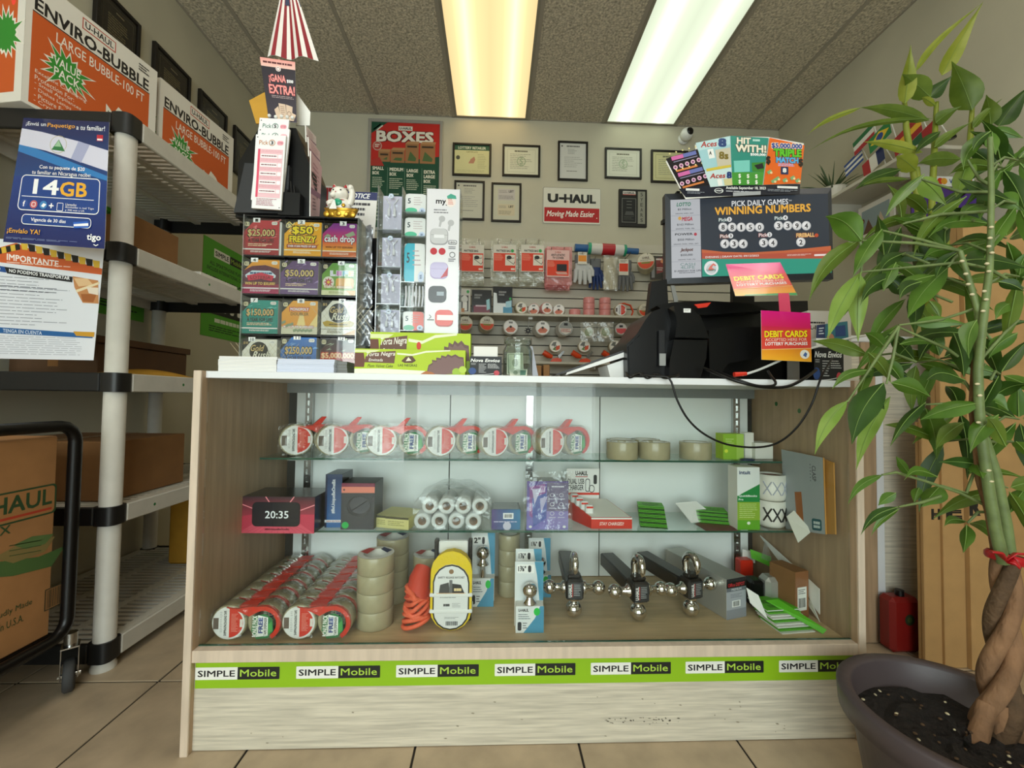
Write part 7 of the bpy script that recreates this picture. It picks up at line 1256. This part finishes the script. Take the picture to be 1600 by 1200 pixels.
# ------------------------------------------------------------------ far end of the showcase floor
p = Pr(0, 0, 40, 56); p.bg('#a9acb4').rect(0, 0, 40, 5, '#2a2a30').rect(0, 5, 40, 13, '#1a1a1e').T('Office DEPOT', 3, 6.5, 37, 11.5, '#c4303a', .02).rect(0, 13, 40, 18, '#6c7078').T('PREMIUM', 10, 14, 30, 17, '#d0d2d6', .01).lines(8, 22, 32, 28, 3, '#70747c', .3).rect(11, 31, 28, 40, '#f0f0f0').barcode(13, 32, 26, 39).rect(0, 43, 40, 56, '#8d9098')
t, w, h = carton('office_carton', 'long grey office supply carton on the showcase floor', (1131, 903, 1170, 958), .16, .27, DZK, 'silver_frame', p, rz=.30)
t = thing('stapler', 'black and silver desk stapler standing on end', 'stapler', (at(1200, 925, Y=.22).x, .22, DZK)); v = at(1200, 905, Y=.22)
MB().box(v.x-.055, v.x-.012, .215, .27, DZK+.0006, DZK+.085, b=.008).build('grip', 'plastic_black', t); MB().box(v.x-.0115, v.x+.034, .205, .262, DZK+.0006, DZK+.098, b=.012).build('head', 'silver_frame', t); MB().box(v.x+.006, v.x+.016, .2035, .2048, DZK+.02, DZK+.034).build('slot', 'dark_grey', t)
p = Pr(0, 0, 26, 60); p.bg('#8f5f3e').rect(4, 20, 22, 50, '#e6e4de').lines(6, 23, 20, 30, 3, '#4a4a4a', .4).barcode(6, 34, 20, 46); carton('label_carton', 'brown carton with white address label near the end panel', (1240, 893, 1266, 955), .155, .09, DZK, 'card_mid', p, rz=.25)
tag(MB().box(at(1158, 890, Y=.36).x, at(1178, 890, Y=.36).x, .36, .40, DZK+.0005, at(1165, 876, Y=.36).z, b=.004).build('red_tin', 'tape_red'), 'small red tin behind the stapler', 'tin')
cards('thick stack of white and green prepaid cards on the showcase floor', 1248, 992, .075, DZK, 9, .105, .085, .1, .007, .0045, ('paper', 'sim_green', 'paper'))
for i, (lb, c4, m_) in enumerate((('loose green card leaning across the white and green stack', [(1196, 938, .16), (1216, 936, .16), (1292, 984, .07), (1286, 991, .068)], 'sim_green'), ('long cream envelope leaning on the end panel', [(1232, 838, .40), (1240, 836, .40), (1322, 920, .12), (1298, 960, .12)], 'paper'), ('pale leaflet propped behind the brown carton', [(1262, 905, .20), (1292, 932, .16), (1302, 972, .12), (1262, 938, .18)], 'paper'), ('crumpled clear sleeve under the mugs', [(1195, 846, .36), (1240, 850, .36), (1232, 880, .33), (1190, 872, .33)], 'film'), ('white folded sheet beside the grey carton', [(1166, 918, .16), (1185, 930, .15), (1200, 968, .12), (1172, 942, .15)], 'paper'), ('green envelope behind the stapler', [(1172, 858, .37), (1208, 870, .34), (1206, 886, .34), (1174, 872, .37)], 'sim_green'), ('white card beside the green envelope', [(1160, 858, .40), (1180, 862, .40), (1180, 880, .40), (1160, 876, .40)], 'paper'))):
    cc_ = [at(x, y, Y=Y) for x, y, Y in c4]; cc_ = [Vector((min(q.x, .855), q.y, max(q.z, DZK+.002))) for q in cc_]
    p = Pr(0, 0, 40, 40); p.bg('#d8d8c8').rect(10, 8, 30, 16, '#3a3a3a').lines(6, 20, 34, 34, 4, '#8a8a80', .3)
    tag(quadsheet('loose_sheet', cc_, p if i == 2 else None, .0012, m_), lb, 'sheet')
# green dots on the end panel
p = Pr(0, 0, 10, 10); p.disc(5, 5, 4.8, '#24612c', 16)
for px, py in ((1213, 631), (1249, 642)):
    v = at(px, py, X=wi-.0005); p.build('print', ct, (wi-.0005, v.y+.008, v.z+.008), (0, -.016, 0), (0, 0, -.016))
# ================================================================== beyond the counter end
sc = thing('side_cabinet', 'pale wood cabinet with white top beyond the counter end', 'cabinet', (1.56, .75, 0)); CZ = 1.165
MB().box(.93, 2.2, .46, 1.05, 0, CZ-.025, b=.002).build('body', 'oak_white', sc); MB().box(.925, 2.205, .455, 1.055, CZ-.0245, CZ, b=.003).build('cabinet_top', 'white_lam', sc)
X0, X1 = at(1349, 900, Y=.454).x, at(1371, 900, Y=.454).x; MB().box(X0, X1, .452, .4595, .002, CZ-.026).build('tan_strip', 'oak_tan', sc); MB().box(X1+.002, X1+.03, .453, .4595, .002, CZ-.026).build('white_strip', 'white_lam', sc)
X0, X1, Z0, Z1 = prect(1425, 545, 1448, 650, .448); o = tag(MB().box(X0, X1, .4525, .4545, Z0, Z1).build('card_payment_notice', 'paper'), 'white card payment notice on the side cabinet', 'notice'); p = Pr(0, 0, 24, 105); p.bg('#e4e6ea').rrect(5, 52, 17, 66, 2, '#22242a').rrect(6.2, 53.2, 15.8, 64.8, 1.5, '#e4e6ea').T('VISA', 3, 72, 20, 78, '#23408c', .03); p.front('print', o, (X0, X1, Z0, Z1), .4523)
mat('can_red', '#7c1512', .4); t0 = at(1418, 1030, Y=.40); t = thing('red_fuel_can', 'dark red plastic can on the floor behind the plant pot', 'can', (t0.x, .41, 0)); X0, X1, _, Z1 = prect(1395, 936, 1442, 1030, .38); MB().box(X0, X1, .38, .445, .0005, Z1, b=.014).build('can_body', 'can_red', t); MB().tube([((X0+X1)/2, .41, Z1-.002), ((X0+X1)/2, .41, Z1+.02)], .014, 12).build('cap', 'plastic_black', t)
p = Pr(0, 0, 10, 10); p.disc(5, 5, 4, '#1d2a14').disc(5, 5, 2, '#39481c'); p.build('print', t, (at(1412, 960, Y=.38).x, .3798, at(1412, 958, Y=.38).z), (.045, 0, 0), (0, 0, -.05))
# flattened cartons standing against the cabinet
mat('card_tan', '#b08a58', .8, grain=(16, .07))
for i, (a, b, yt, Y, dep, ch, lb) in enumerate(((1446, 1473, 655, .31, .03, 'H', 'narrow flattened carton nearest the red can'), (1477, 1511, 415, .30, .04, 'E', 'tall flattened carton edge between its neighbours'), (1519, 1700, 345, .285, .05, 'R', 'broad flattened brown carton behind the braided trunk'))):
    X0, X1 = at(a, 1000, Y=Y).x, at(b, 1000, Y=Y).x; Z1 = at((a+min(b, 1600))/2, yt, Y=Y).z; t = thing('flattened_carton', lb, 'carton', ((X0+X1)/2, Y+dep/2, 0), group='flattened cartons')
    for k in range(2): MB().box(X0+.002*k, X1-.003*k, Y+k*dep/2, Y+(k+1)*dep/2-.002, .0005, Z1-.012*k, b=.002).build('board', 'card_tan', t)
    r = ((1455, 795, 1474, 812), (1478, 788, 1503, 811), (1508, 778, 1532, 806))[i]; R_ = prect(*r, Y); p = Pr(0, 0, 20, 20); p.T(ch, 0, 0, 20, 20, '#15130f', .05); p.front('print', t, (max(R_[0], X0), min(R_[1], X1), R_[2], R_[3]), Y)
# ------------------------------------------------------------------ shelves on the side wall
def ledge(lb, z, y0, y1):
    t = thing('side_ledge', lb, 'shelf', (2.1, (y0+y1)/2, z-.02)); MB().box(1.97, XR-.0005, y0, y1, z-.02, z, b=.002).build('board', 'white_trim', t)
    for y in (y0+.15, y1-.15): MB().box(2.02, XR-.0005, y-.006, y+.006, z-.09, z-.0205).build('bracket', 'white_trim', t)
ZL1, ZL2 = 2.195, 1.86
ledge('upper white shelf on the side wall with flags and a spiky plant', ZL1, .86, 1.62); ledge('lower white shelf on the side wall behind the foliage', ZL2, .92, 1.32)
mat('leaf_dark', '#2c4a20', .5); mat('leaf_aloe', '#4a5f3c', .5); mat('soil', '#1c1511', .95, grain=(60, .5), bump=(80, 1, .01))
v = at(1300, 303, X=2.06); t = thing('spiky_plant', 'spiky green plant in a fluted white pot on the upper wall shelf', 'plant', (2.06, v.y, ZL1)); pr_ = []
MB().lathe([(0, .0005), (.055, .0005), (.085, .085), (.09, .088), (.082, .09), (.075, .07), (0, .07)], 20, Matrix.Translation((2.06, v.y, ZL1)), False).build('pot', 'mug_white', t)
for k in range(26):
    a = k*2.4; e = .15+1.2*((k*7) % 10)/10; L = .19+.07*((k*3) % 5)/5; d = Vector((math.cos(a)*math.cos(e), math.sin(a)*math.cos(e), math.sin(e))); o = Vector((2.06, v.y, ZL1+.075)); pts = [o+d*L*f+Vector((0, 0, -.05*f*f*math.cos(e))) for f in (0, .3, .65, 1)]
    pts = [Vector((min(q.x, XR-.01), q.y, q.z)) for q in pts]
    MB().tube(pts, [.007, .0075, .005, .0008], 5, flat=.4).build('leaf', 'leaf_aloe', t)
FL = [('green white and red', ['#1f6a3a', '#dcdad2', '#a81f24'], 0), ('green with yellow and blue', ['#1f7a3c', '#e2c02a', '#1f3f8c'], 1), ('blue and white striped', ['#28468c', '#e4e2da', '#28468c', '#e4e2da', '#28468c'], 0), ('yellow and deep red', ['#a31a20', '#e2b32a', '#a31a20'], 0), ('red white and navy', ['#a81f24', '#e4e2da', '#1f2c5c'], 2), ('dark green and red', ['#1d5a34', '#a31a20'], 2)]
for i, (px, py, s) in enumerate(((1362, 205, 1), (1388, 200, 1), (1345, 245, .9), (1435, 192, 1.15), (1378, 240, 1), (1460, 200, 1.1))):
    lb, cols, kd = FL[i]; X = 2.08; b = at(px+26, py+60, X=X); v = at(px, py, X=X); t = thing('desk_flag', 'small '+lb+' desk flag on the upper wall shelf', 'flag', (X, b.y, ZL1), group='small desk flags')
    MB().tube([(X, b.y, ZL1+.0005), (X, v.y-.01, v.z+.05)], .003, 6).build('stick', 'plastic_white', t); MB().lathe([(0, 0.0003), (.022, .0003), (.02, .012), (0, .014)], 14, Matrix.Translation((X, b.y, ZL1))).build('foot', 'plastic_black', t)
    p = Pr(0, 0, 30, 20)
    if kd == 1: p.bg(cols[0]).poly([(15, 2), (28, 10), (15, 18), (2, 10)], cols[1]).disc(15, 10, 5, cols[2], 14)
    else:
        n = len(cols)
        for q, c_ in enumerate(cols): p.rect(0, 20*q/n, 30, 20*(q+1)/n, c_) if kd == 0 else p.rect(30*q/n, 0, 30*(q+1)/n, 20, c_)
    w, h = .13*s, .09*s; P0 = Vector((X-.004, v.y-.01, v.z+.045)); sl = Vector((-.03, w*.8, -w*.5)); dn = Vector((-.005, -.02, -h)); quadsheet('cloth', [P0+sl, P0, P0+dn, P0+sl+dn], p, .0008, 'paper', t)
v0, v1 = at(1342, 370, X=2.08), at(1396, 322, X=2.08); y0, y1 = sorted((v0.y, v1.y)); t = thing('photo_frame', 'white framed photograph on the lower wall shelf', 'photo frame', (2.1, (y0+y1)/2, ZL2)); MB().box(2.08, 2.095, y0, y1, ZL2+.0005, ZL2+.22, b=.002).build('frame', 'plastic_white', t)
p = Pr(0, 0, 40, 30); p.bg('#dcdad4').rect(4, 4, 36, 26, '#8fa0a8').poly([(4, 26), (12, 12), (20, 26)], '#6a4a3c').poly([(18, 26), (26, 10), (34, 26)], '#c9b8a4'); p.build('print', t, (2.08, y1, ZL2+.22), (0, y0-y1, 0), (0, 0, -.2195))
fv = at(1332, 345, X=2.08); t = thing('dried_flowers', 'bunch of dark red dried flowers on the lower wall shelf', 'flowers', (2.08, fv.y-.02, ZL2)); MB().lathe([(0, .0005), (.025, .0005), (.035, .05), (.02, .08), (.024, .09)], 14, Matrix.Translation((2.08, fv.y-.02, ZL2))).build('vase', 'plastic_black', t)
for k in range(12): a = k*2.4; MB().sphere((2.08+.05*math.cos(a), fv.y-.02+.05*math.sin(a), ZL2+.12+.05*((k*3) % 5)/5), .018, 8, 6).build('blossom', 'maroon', t)
# card payment sign on a stand
t = thing('payment_sign', 'purple counter sign with card logos behind the foliage', 'sign', (at(1490, 330, Y=.80).x, .81, CZ)); X0, X1, Z0, Z1 = prect(1424, 292, 1560, 368, .80); MB().box(X0, X1, .80, .804, Z0, Z1).build('board', 'acrylic_dark', t); MB().tube([((X0+X1)/2, .808, CZ+.008), ((X0+X1)/2, .808, Z0+.1)], .008, 10).build('post', 'steel', t); MB().box((X0+X1)/2-.07, (X0+X1)/2+.07, .75, .87, CZ+.0003, CZ+.008, b=.002).build('foot', 'plastic_black', t)
p = Pr(1424, 292, 1560, 368); p.bg('#43207c').line([(1452, 316), (1468, 308), (1474, 314), (1488, 303), (1500, 308), (1512, 298)], 3, '#e9e4f2').poly([(1446, 330), (1462, 318), (1466, 336)], '#f2f0f6'); p.front('print', t, (X0, X1, Z0, Z1), .80, 'gloss_ink')
for (a, b, c, d) in ((1449, 276, 1522, 291), (1533, 281, 1563, 306)):
    R_ = prect(a, b, c, d, .792); o = MB().box(R_[0], R_[1], .792, .7945, R_[2], R_[3]).build('logo_strip', 'paper', t); p = Pr(0, 0, 73, 15); p.bg('#e6e8ea').rect(2, 2, 12, 13, '#3a7ac0').disc(20, 7.5, 5, '#c8321f').disc(26, 7.5, 5, '#e2a02a').T('VISA', 34, 4, 50, 11, '#23408c', .03).rect(54, 3, 70, 12, '#d9862a' if a < 1500 else '#3a7ac0'); p.front('print', o, R_, .792)
# ================================================================== plants
def leafmat(name, c, c2):
    m, nt, b = newmat(name); tc = nt.nodes.new('ShaderNodeTexCoord'); n = nt.nodes.new('ShaderNodeTexNoise'); n.inputs['Scale'].default_value = 14; r = nt.nodes.new('ShaderNodeValToRGB')
    r.color_ramp.elements[0].position = .35; r.color_ramp.elements[1].position = .68; r.color_ramp.elements[0].color = (*lin(c), 1); r.color_ramp.elements[1].color = (*lin(c2), 1)
    nt.links.new(tc.outputs['Object'], n.inputs['Vector']); nt.links.new(n.outputs['Fac'], r.inputs['Fac']); nt.links.new(r.outputs['Color'], b.inputs['Base Color']); b.inputs['Roughness'].default_value = .42
    out = nt.nodes['Material Output']; tr = nt.nodes.new('ShaderNodeBsdfTranslucent'); nt.links.new(r.outputs['Color'], tr.inputs[0]); mx = nt.nodes.new('ShaderNodeMixShader'); mx.inputs[0].default_value = .25
    nt.links.new(b.outputs[0], mx.inputs[1]); nt.links.new(tr.outputs[0], mx.inputs[2]); nt.links.new(mx.outputs[0], out.inputs[0])
leafmat('leaf_mid', '#476b1c', '#63882e'); leafmat('leaf_deep', '#294713', '#3b5c1c'); leafmat('leaf_light', '#7a9a3c', '#95b055'); leafmat('leaf_lime', '#8c9a2c', '#a3ac46'); leafmat('leaf_olive', '#56701f', '#6d852e')
mat('vein', '#7f9c4e', .5); mat('stem_green', '#6f7f4c', .55, grain=(30, .25)); mat('bark', '#8a6648', .85, grain=(26, .3), bump=(40, 1, .01), stretch=(1, 1, .5)); mat('bark_dark', '#5c452f', .85, grain=(26, .3), bump=(40, 1, .01)); mat('pot_plum', '#4a4043', .45, bump=(120, .15, .001)); mat('ribbon', '#b3121c', .3); mat('scar', '#d9cba6', .7)
LV = Vector((0, 0, 1))
def leaf(par, bx, by, tx, ty, w, Yb, Yt, m, sag=.12, fold=.25, twist=0, wide=.45):
    A, B = at(bx, by, Y=Yb), at(tx, ty, Y=Yt); L = (B-A).length; view = ((A+B)/2-CAMP); dist = view.dot(FW); view.normalize(); W = w*dist/F*.5*.9; d = (B-A).normalized(); sd = d.cross(view).normalized(); nr = sd.cross(d)
    sd2 = (sd*math.cos(twist)+nr*math.sin(twist)).normalized(); nr2 = sd2.cross(d); n = 9; mb = MB(); sp = []
    for i in range(n+1):
        f = i/n; sp.append(A+(B-A)*f+(LV-d*LV.dot(d))*(sag*L*math.sin(PI*f)*.6)+nr2*(.06*L*math.sin(PI*f)))
    vs = []; fs = []
    for i, q in enumerate(sp):
        f = i/n; ww = W*(math.sin(PI*f**wide)**1.2*(1-.12*f) if 0 < i < n else 0.02)
        wav = .04*W*math.sin(i*2.1)
        vs += [q-sd2*ww+nr2*(fold*ww+wav), q-sd2*ww*.5+nr2*fold*ww*.35, q, q+sd2*ww*.5+nr2*fold*ww*.35, q+sd2*ww+nr2*(fold*ww-wav)]
    for i in range(n): fs += [(i*5+j, i*5+j+1, i*5+5+j+1, i*5+5+j) for j in range(4)]
    o = mb.add(vs, fs, True).build('leaf', m, par); MB().tube([q-view*.0012 for q in sp], [max(.0009*(1-f/ n)+.0003, .0003) for f in range(n+1)], 4).build('midrib', 'vein', o); return o
# ---- braided money tree in the plum pot
PC = Vector((.827, -.288, 0)); ZR = .29
mt = thing('money_tree', 'braided money tree with hand-shaped leaves in a plum pot', 'potted plant', (PC.x, PC.y, 0))
MB().lathe([(0, .0005), (.135, .0005), (.14, .006), (.178, ZR-.055), (.182, ZR-.05), (.199, ZR-.046), (.202, ZR-.004), (.199, ZR), (.178, ZR), (.174, ZR-.006), (.168, ZR-.07), (0, ZR-.07)], 48, Matrix.Translation(PC)).build('pot', 'pot_plum', mt)
so = MB(); R3 = random.Random(5); n = 28; m_ = 10
for i in range(m_+1):
    for j in range(n): r = .1715*i/m_; a = 2*PI*j/n; so.v.append(Vector((PC.x+r*math.cos(a), PC.y+r*math.sin(a), ZR-.058+R3.uniform(-.006, .008)-(.006 if i == m_ else 0))))
for i in range(m_): so.f += [(i*n+j, (i+1)*n+j, (i+1)*n+(j+1) % n, i*n+(j+1) % n) for j in range(n)]; so.sm += [False]*n
so.build('soil', 'soil', mt)
for k in range(46):
    a, r = R3.uniform(0, 6.28), .16*math.sqrt(R3.random()); c_ = PC+Vector((r*math.cos(a), r*math.sin(a), ZR-.05)); MB().sphere(c_, (R3.uniform(.002, .005), R3.uniform(.002, .005), .002), 6, 4).build('soil_chip', 'scar' if k % 3 == 0 else 'bark_dark', mt)
YT = -.255
def TP(x, y, dy=0): return at(x, y, Y=YT+dy)
for k in range(3):
    pts = []; rs = []
    for i in range(30):
        f = i/29; y = 1150-f*285; ph = f*7.0+k*2.09; am = 16*(1-.45*f)+6*max(0, .25-f)*4; cx = 1556+18*f+(10 if f < .15 else 0)*0; P = TP(cx+am*math.cos(ph), y); P.y += .020*(1-.4*f)*math.sin(ph); pts.append(P); rs.append(.0185*(1-.38*f))
    MB().tube(pts, rs, 12).build('trunk', ['bark', 'bark', 'bark_dark'][k], mt)
for k, (x, dx) in enumerate(((1542, -22), (1582, 14), (1560, 6))): MB().tube([TP(x, 1100, -.004), TP(x+dx*.6, 1150, -.016), at(x+dx*1.3, 1178, Y=YT-.03)], [.016, .017, .010], 10).build('root_flare', 'bark', mt)
stems = [[(1568, 880), (1556, 830), (1546, 770), (1536, 700), (1530, 640), (1528, 580), (1534, 520), (1540, 470), (1546, 420), (1548, 370), (1549, 300), (1547, 215)], [(1580, 885), (1572, 820), (1556, 740), (1540, 690), (1530, 640), (1527, 560), (1529, 490), (1515, 440), (1500, 392)], [(1560, 890), (1545, 800), (1530, 750), (1524, 690), (1518, 640), (1522, 560)]]
for k, s_ in enumerate(stems):
    n = len(s_); MB().tube([TP(x, y, -.01+.012*k) for x, y in s_], [.0105-.006*i/(n-1) if k < 2 else .0075-.003*i/(n-1) for i in range(n)], 10).build('stem', 'bark' if k == 2 else 'stem_green', mt)
for k, (x, y) in enumerate([(1549, 355), (1547, 372), (1545, 385), (1550, 395), (1542, 412), (1545, 424), (1538, 455), (1541, 468), (1536, 486), (1503, 408), (1509, 428), (1513, 444), (1519, 460), (1527, 600), (1531, 618), (1529, 660), (1545, 735), (1549, 752)]): MB().sphere(TP(x, y, -.017), (.0052, .003, .0028), 8, 6).build('leaf_scar', 'scar', mt)
MB().lathe([(.030, 0), (.033, .004), (.034, .012), (.030, .018)], 18, Matrix.Translation(TP(1572, 878)) @ Matrix.Rotation(.2, 4, 'Y')).build('ribbon_band', 'ribbon', mt)
for a, b in (((1572, 876), (1548, 862)), ((1572, 876), (1600, 866)), ((1574, 878), (1592, 884))): MB().tube([TP(*a, -.035), TP((a[0]+b[0])/2, (a[1]+b[1])/2-6, -.045), TP(*b, -.04)], [.004, .009, .008], 8, flat=.3).build('ribbon_loop', 'ribbon', mt)
D, M2, G, LG = 'leaf_deep', 'leaf_mid', 'leaf_olive', 'leaf_light'
LEAVES = [(1347, 377, 1290, 338, 44, M2), (1349, 371, 1264, 470, 30, G), (1346, 425, 1293, 530, 31, LG), (1344, 428, 1341, 534, 30, LG), (1378, 358, 1333, 432, 30, M2), (1410, 428, 1344, 478, 26, D), (1481, 418, 1418, 497, 36, M2), (1510, 307, 1427, 402, 22, G), (1428, 505, 1515, 507, 24, M2), (1506, 407, 1612, 420, 42, D), (1526, 500, 1514, 560, 30, M2), (1490, 521, 1506, 590, 32, D), (1508, 594, 1448, 594, 34, D), (1392, 598, 1454, 620, 32, M2), (1380, 562, 1412, 602, 24, M2), (1356, 550, 1392, 598, 22, G), (1403, 510, 1336, 582, 22, M2), (1406, 538, 1480, 540, 15, M2), (1362, 578, 1300, 608, 18, M2), (1324, 626, 1273, 710, 25, LG), (1381, 598, 1331, 694, 46, D), (1391, 620, 1338, 734, 29, LG), (1446, 629, 1391, 697, 20, D), (1446, 638, 1464, 718, 38, M2), (1532, 629, 1438, 656, 32, M2), (1506, 660, 1462, 702, 26, G), (1560, 648, 1516, 708, 30, M2), (1540, 728, 1467, 722, 22, D), (1521, 716, 1536, 748, 26, M2), (1465, 745, 1413, 750, 18, M2), (1422, 742, 1400, 713, 18, M2), (1379, 742, 1325, 788, 15, M2), (1470, 758, 1440, 792, 36, M2), (1404, 792, 1345, 836, 16, D), (1405, 795, 1361, 837, 13, M2), (1510, 815, 1475, 823, 15, M2), (1510, 820, 1505, 864, 23, M2), (1517, 817, 1563, 857, 22, M2), (1528, 745, 1604, 748, 15, G), (1552, 620, 1606, 600, 28, D), (1537, 625, 1576, 642, 32, M2), (1572, 698, 1544, 654, 26, G), (1603, 762, 1577, 802, 26, M2), (1546, 208, 1505, 266, 26, M2), (1512, 250, 1494, 308, 32, LG), (1438, 278, 1480, 322, 34, LG), (1444, 272, 1384, 338, 22, M2), (1550, 206, 1556, 242, 20, M2), (1552, 200, 1600, 216, 18, M2), (1548, 205, 1520, 236, 18, D), (1440, 440, 1405, 470, 22, D), (1460, 430, 1402, 452, 22, M2), (1452, 470, 1470, 500, 20, G), (1400, 410, 1380, 455, 22, M2), (1415, 395, 1375, 425, 24, D), (1560, 305, 1600, 330, 30, M2), (1555, 320, 1500, 345, 24, M2), (1548, 350, 1450, 372, 24, M2), (1500, 392, 1440, 408, 26, M2), (1500, 392, 1462, 436, 22, D), (1590, 520, 1545, 560, 26, M2), (1600, 470, 1555, 500, 24, M2), (1560, 440, 1600, 455, 20, D), (1588, 690, 1610, 720, 24, M2), (1400, 770, 1372, 790, 18, M2), (1436, 762, 1428, 786, 16, M2), (1350, 612, 1382, 640, 24, D), (1385, 545, 1350, 520, 20, M2)]
R4 = random.Random(11)
for i, (a, b, c, d, w, m_) in enumerate(LEAVES):
    yb = -.20+R4.uniform(-.05, .05)-(.02 if a > 1500 else 0); leaf(mt, a, b, c, d, w, yb, yb+R4.uniform(-.06, .02), m_, R4.uniform(.06, .26), R4.uniform(.15, .45), R4.uniform(-.6, .6), .72)
for cx, cy, k, y_ in ((1410, 348, 5, -.12), (1452, 335, 5, -.10), (1382, 402, 5, -.13), (1440, 436, 5, -.11), (1476, 384, 5, -.12), (1418, 462, 4, -.12), (1566, 262, 5, -.20), (1590, 318, 5, -.22), (1572, 372, 4, -.18), (1592, 432, 4, -.20), (1470, 560, 5, -.12), (1432, 566, 5, -.13), (1500, 640, 4, -.14), (1562, 584, 4, -.2), (1592, 655, 5, -.2), (1362, 556, 4, -.12), (1574, 762, 4, -.2), (1476, 690, 3, -.13), (1590, 250, 4, -.2), (1525, 520, 4, -.16)):
    a0 = R4.uniform(0, 6.28)
    for q in range(k):
        an = a0+q*6.28/k+R4.uniform(-.3, .3); L = R4.uniform(70, 122); dx, dy = math.cos(an)*L, math.sin(an)*L*.8+18
        if cx+dx < 1335 and cy+dy < 470: continue
        leaf(mt, cx+dx*.06, cy+dy*.06, cx+dx, cy+dy, R4.uniform(20, 29), y_, y_+R4.uniform(-.05, .04), R4.choice((D, D, M2, M2, G)), R4.uniform(.06, .22), R4.uniform(.15, .45), R4.uniform(-.7, .7), .72)
    MB().tube([TP(min(1548, cx+70), cy+10, .03), at((cx+min(1548, cx+70))/2, cy-4, Y=(y_+YT)/2), at(cx, cy, Y=y_)], [.003, .0028, .002], 6).build('petiole', 'stem_green', mt)
for pts in ([(1500, 392), (1440, 375), (1378, 360)], [(1500, 392), (1430, 380), (1347, 376)], [(1548, 330), (1470, 335), (1410, 350)], [(1548, 300), (1500, 300), (1440, 280)], [(1548, 290), (1530, 280), (1512, 250)], [(1530, 480), (1470, 500), (1404, 508)], [(1500, 395), (1490, 405), (1481, 418)], [(1528, 580), (1480, 545), (1406, 512)], [(1404, 510), (1370, 560), (1324, 628)], [(1404, 510), (1395, 560), (1385, 600)], [(1530, 630), (1510, 600), (1506, 594)], [(1530, 630), (1490, 630), (1446, 632)], [(1536, 700), (1510, 770), (1470, 758)], [(1540, 790), (1500, 770), (1440, 750), (1400, 738), (1378, 742)], [(1470, 775), (1440, 785), (1404, 792)], [(1545, 800), (1528, 800), (1512, 817)], [(1546, 420), (1580, 440), (1600, 450)], [(1534, 560), (1570, 520), (1592, 500)], [(1344, 378), (1348, 400), (1345, 428)], [(1545, 420), (1500, 410), (1346, 425)], [(1536, 690), (1580, 690), (1600, 700)]):
    MB().tube([TP(x, y, .02) for x, y in pts], [.0032]*(len(pts)-1)+[.002], 6).build('petiole', 'stem_green', mt)
# ---- lucky bamboo behind, on the cabinet
BY = .60; lb_ = thing('lucky_bamboo', 'tall lucky bamboo with strap leaves rising behind the money tree', 'potted plant', (at(1450, 500, Y=BY).x, BY, CZ))
v = at(1452, 520, Y=BY); MB().lathe([(0, .0004), (.05, .0004), (.062, .14), (.058, .145), (.052, .13), (0, .125)], 20, Matrix.Translation((v.x, BY, CZ))).build('vase', 'yellow_card', lb_)
for pts in ([(1448, 480), (1432, 300), (1416, 200), (1413, 155)], [(1455, 480), (1456, 320), (1460, 230), (1463, 160)], [(1462, 480), (1490, 330), (1515, 230), (1519, 168)], [(1458, 480), (1440, 330), (1432, 262)]): MB().tube([at(x, y, Y=BY) for x, y in pts], [.012, .012, .011, .008], 10).build('cane', 'leaf_lime', lb_)
for a, b, c, d, w, m_ in ((1454, 152, 1410, 116, 34, 'leaf_olive'), (1453, 152, 1488, 118, 26, 'leaf_deep'), (1519, 172, 1487, 96, 44, 'leaf_olive'), (1472, 118, 1536, 3, 26, 'leaf_lime'), (1430, 112, 1536, 4, 13, 'leaf_lime'), (1414, 162, 1423, 70, 26, 'leaf_lime'), (1452, 188, 1345, 168, 24, 'leaf_olive'), (1346, 168, 1260, 212, 9, 'leaf_lime'), (1456, 185, 1264, 236, 10, 'leaf_olive'), (1442, 238, 1350, 222, 20, 'leaf_lime'), (1462, 192, 1502, 166, 24, 'leaf_olive'), (1502, 248, 1434, 256, 26, 'leaf_olive'), (1408, 264, 1336, 296, 22, 'leaf_deep'), (1520, 200, 1566, 154, 14, 'leaf_olive'), (1548, 196, 1541, 148, 28, 'leaf_olive'), (1560, 197, 1612, 130, 34, 'leaf_deep'), (1432, 266, 1400, 244, 30, 'leaf_lime'), (1460, 230, 1520, 190, 16, 'leaf_olive'), (1470, 205, 1430, 240, 16, 'leaf_deep'), (1520, 235, 1560, 272, 24, 'leaf_deep'), (1462, 165, 1440, 152, 12, 'leaf_lime'), (1420, 280, 1330, 300, 10, 'leaf_olive'), (1490, 290, 1545, 265, 22, 'leaf_deep')):
    leaf(lb_, a, b, c, d, w, BY-.02, BY-.06, m_, .10, .3, R4.uniform(-.3, .3), .6)
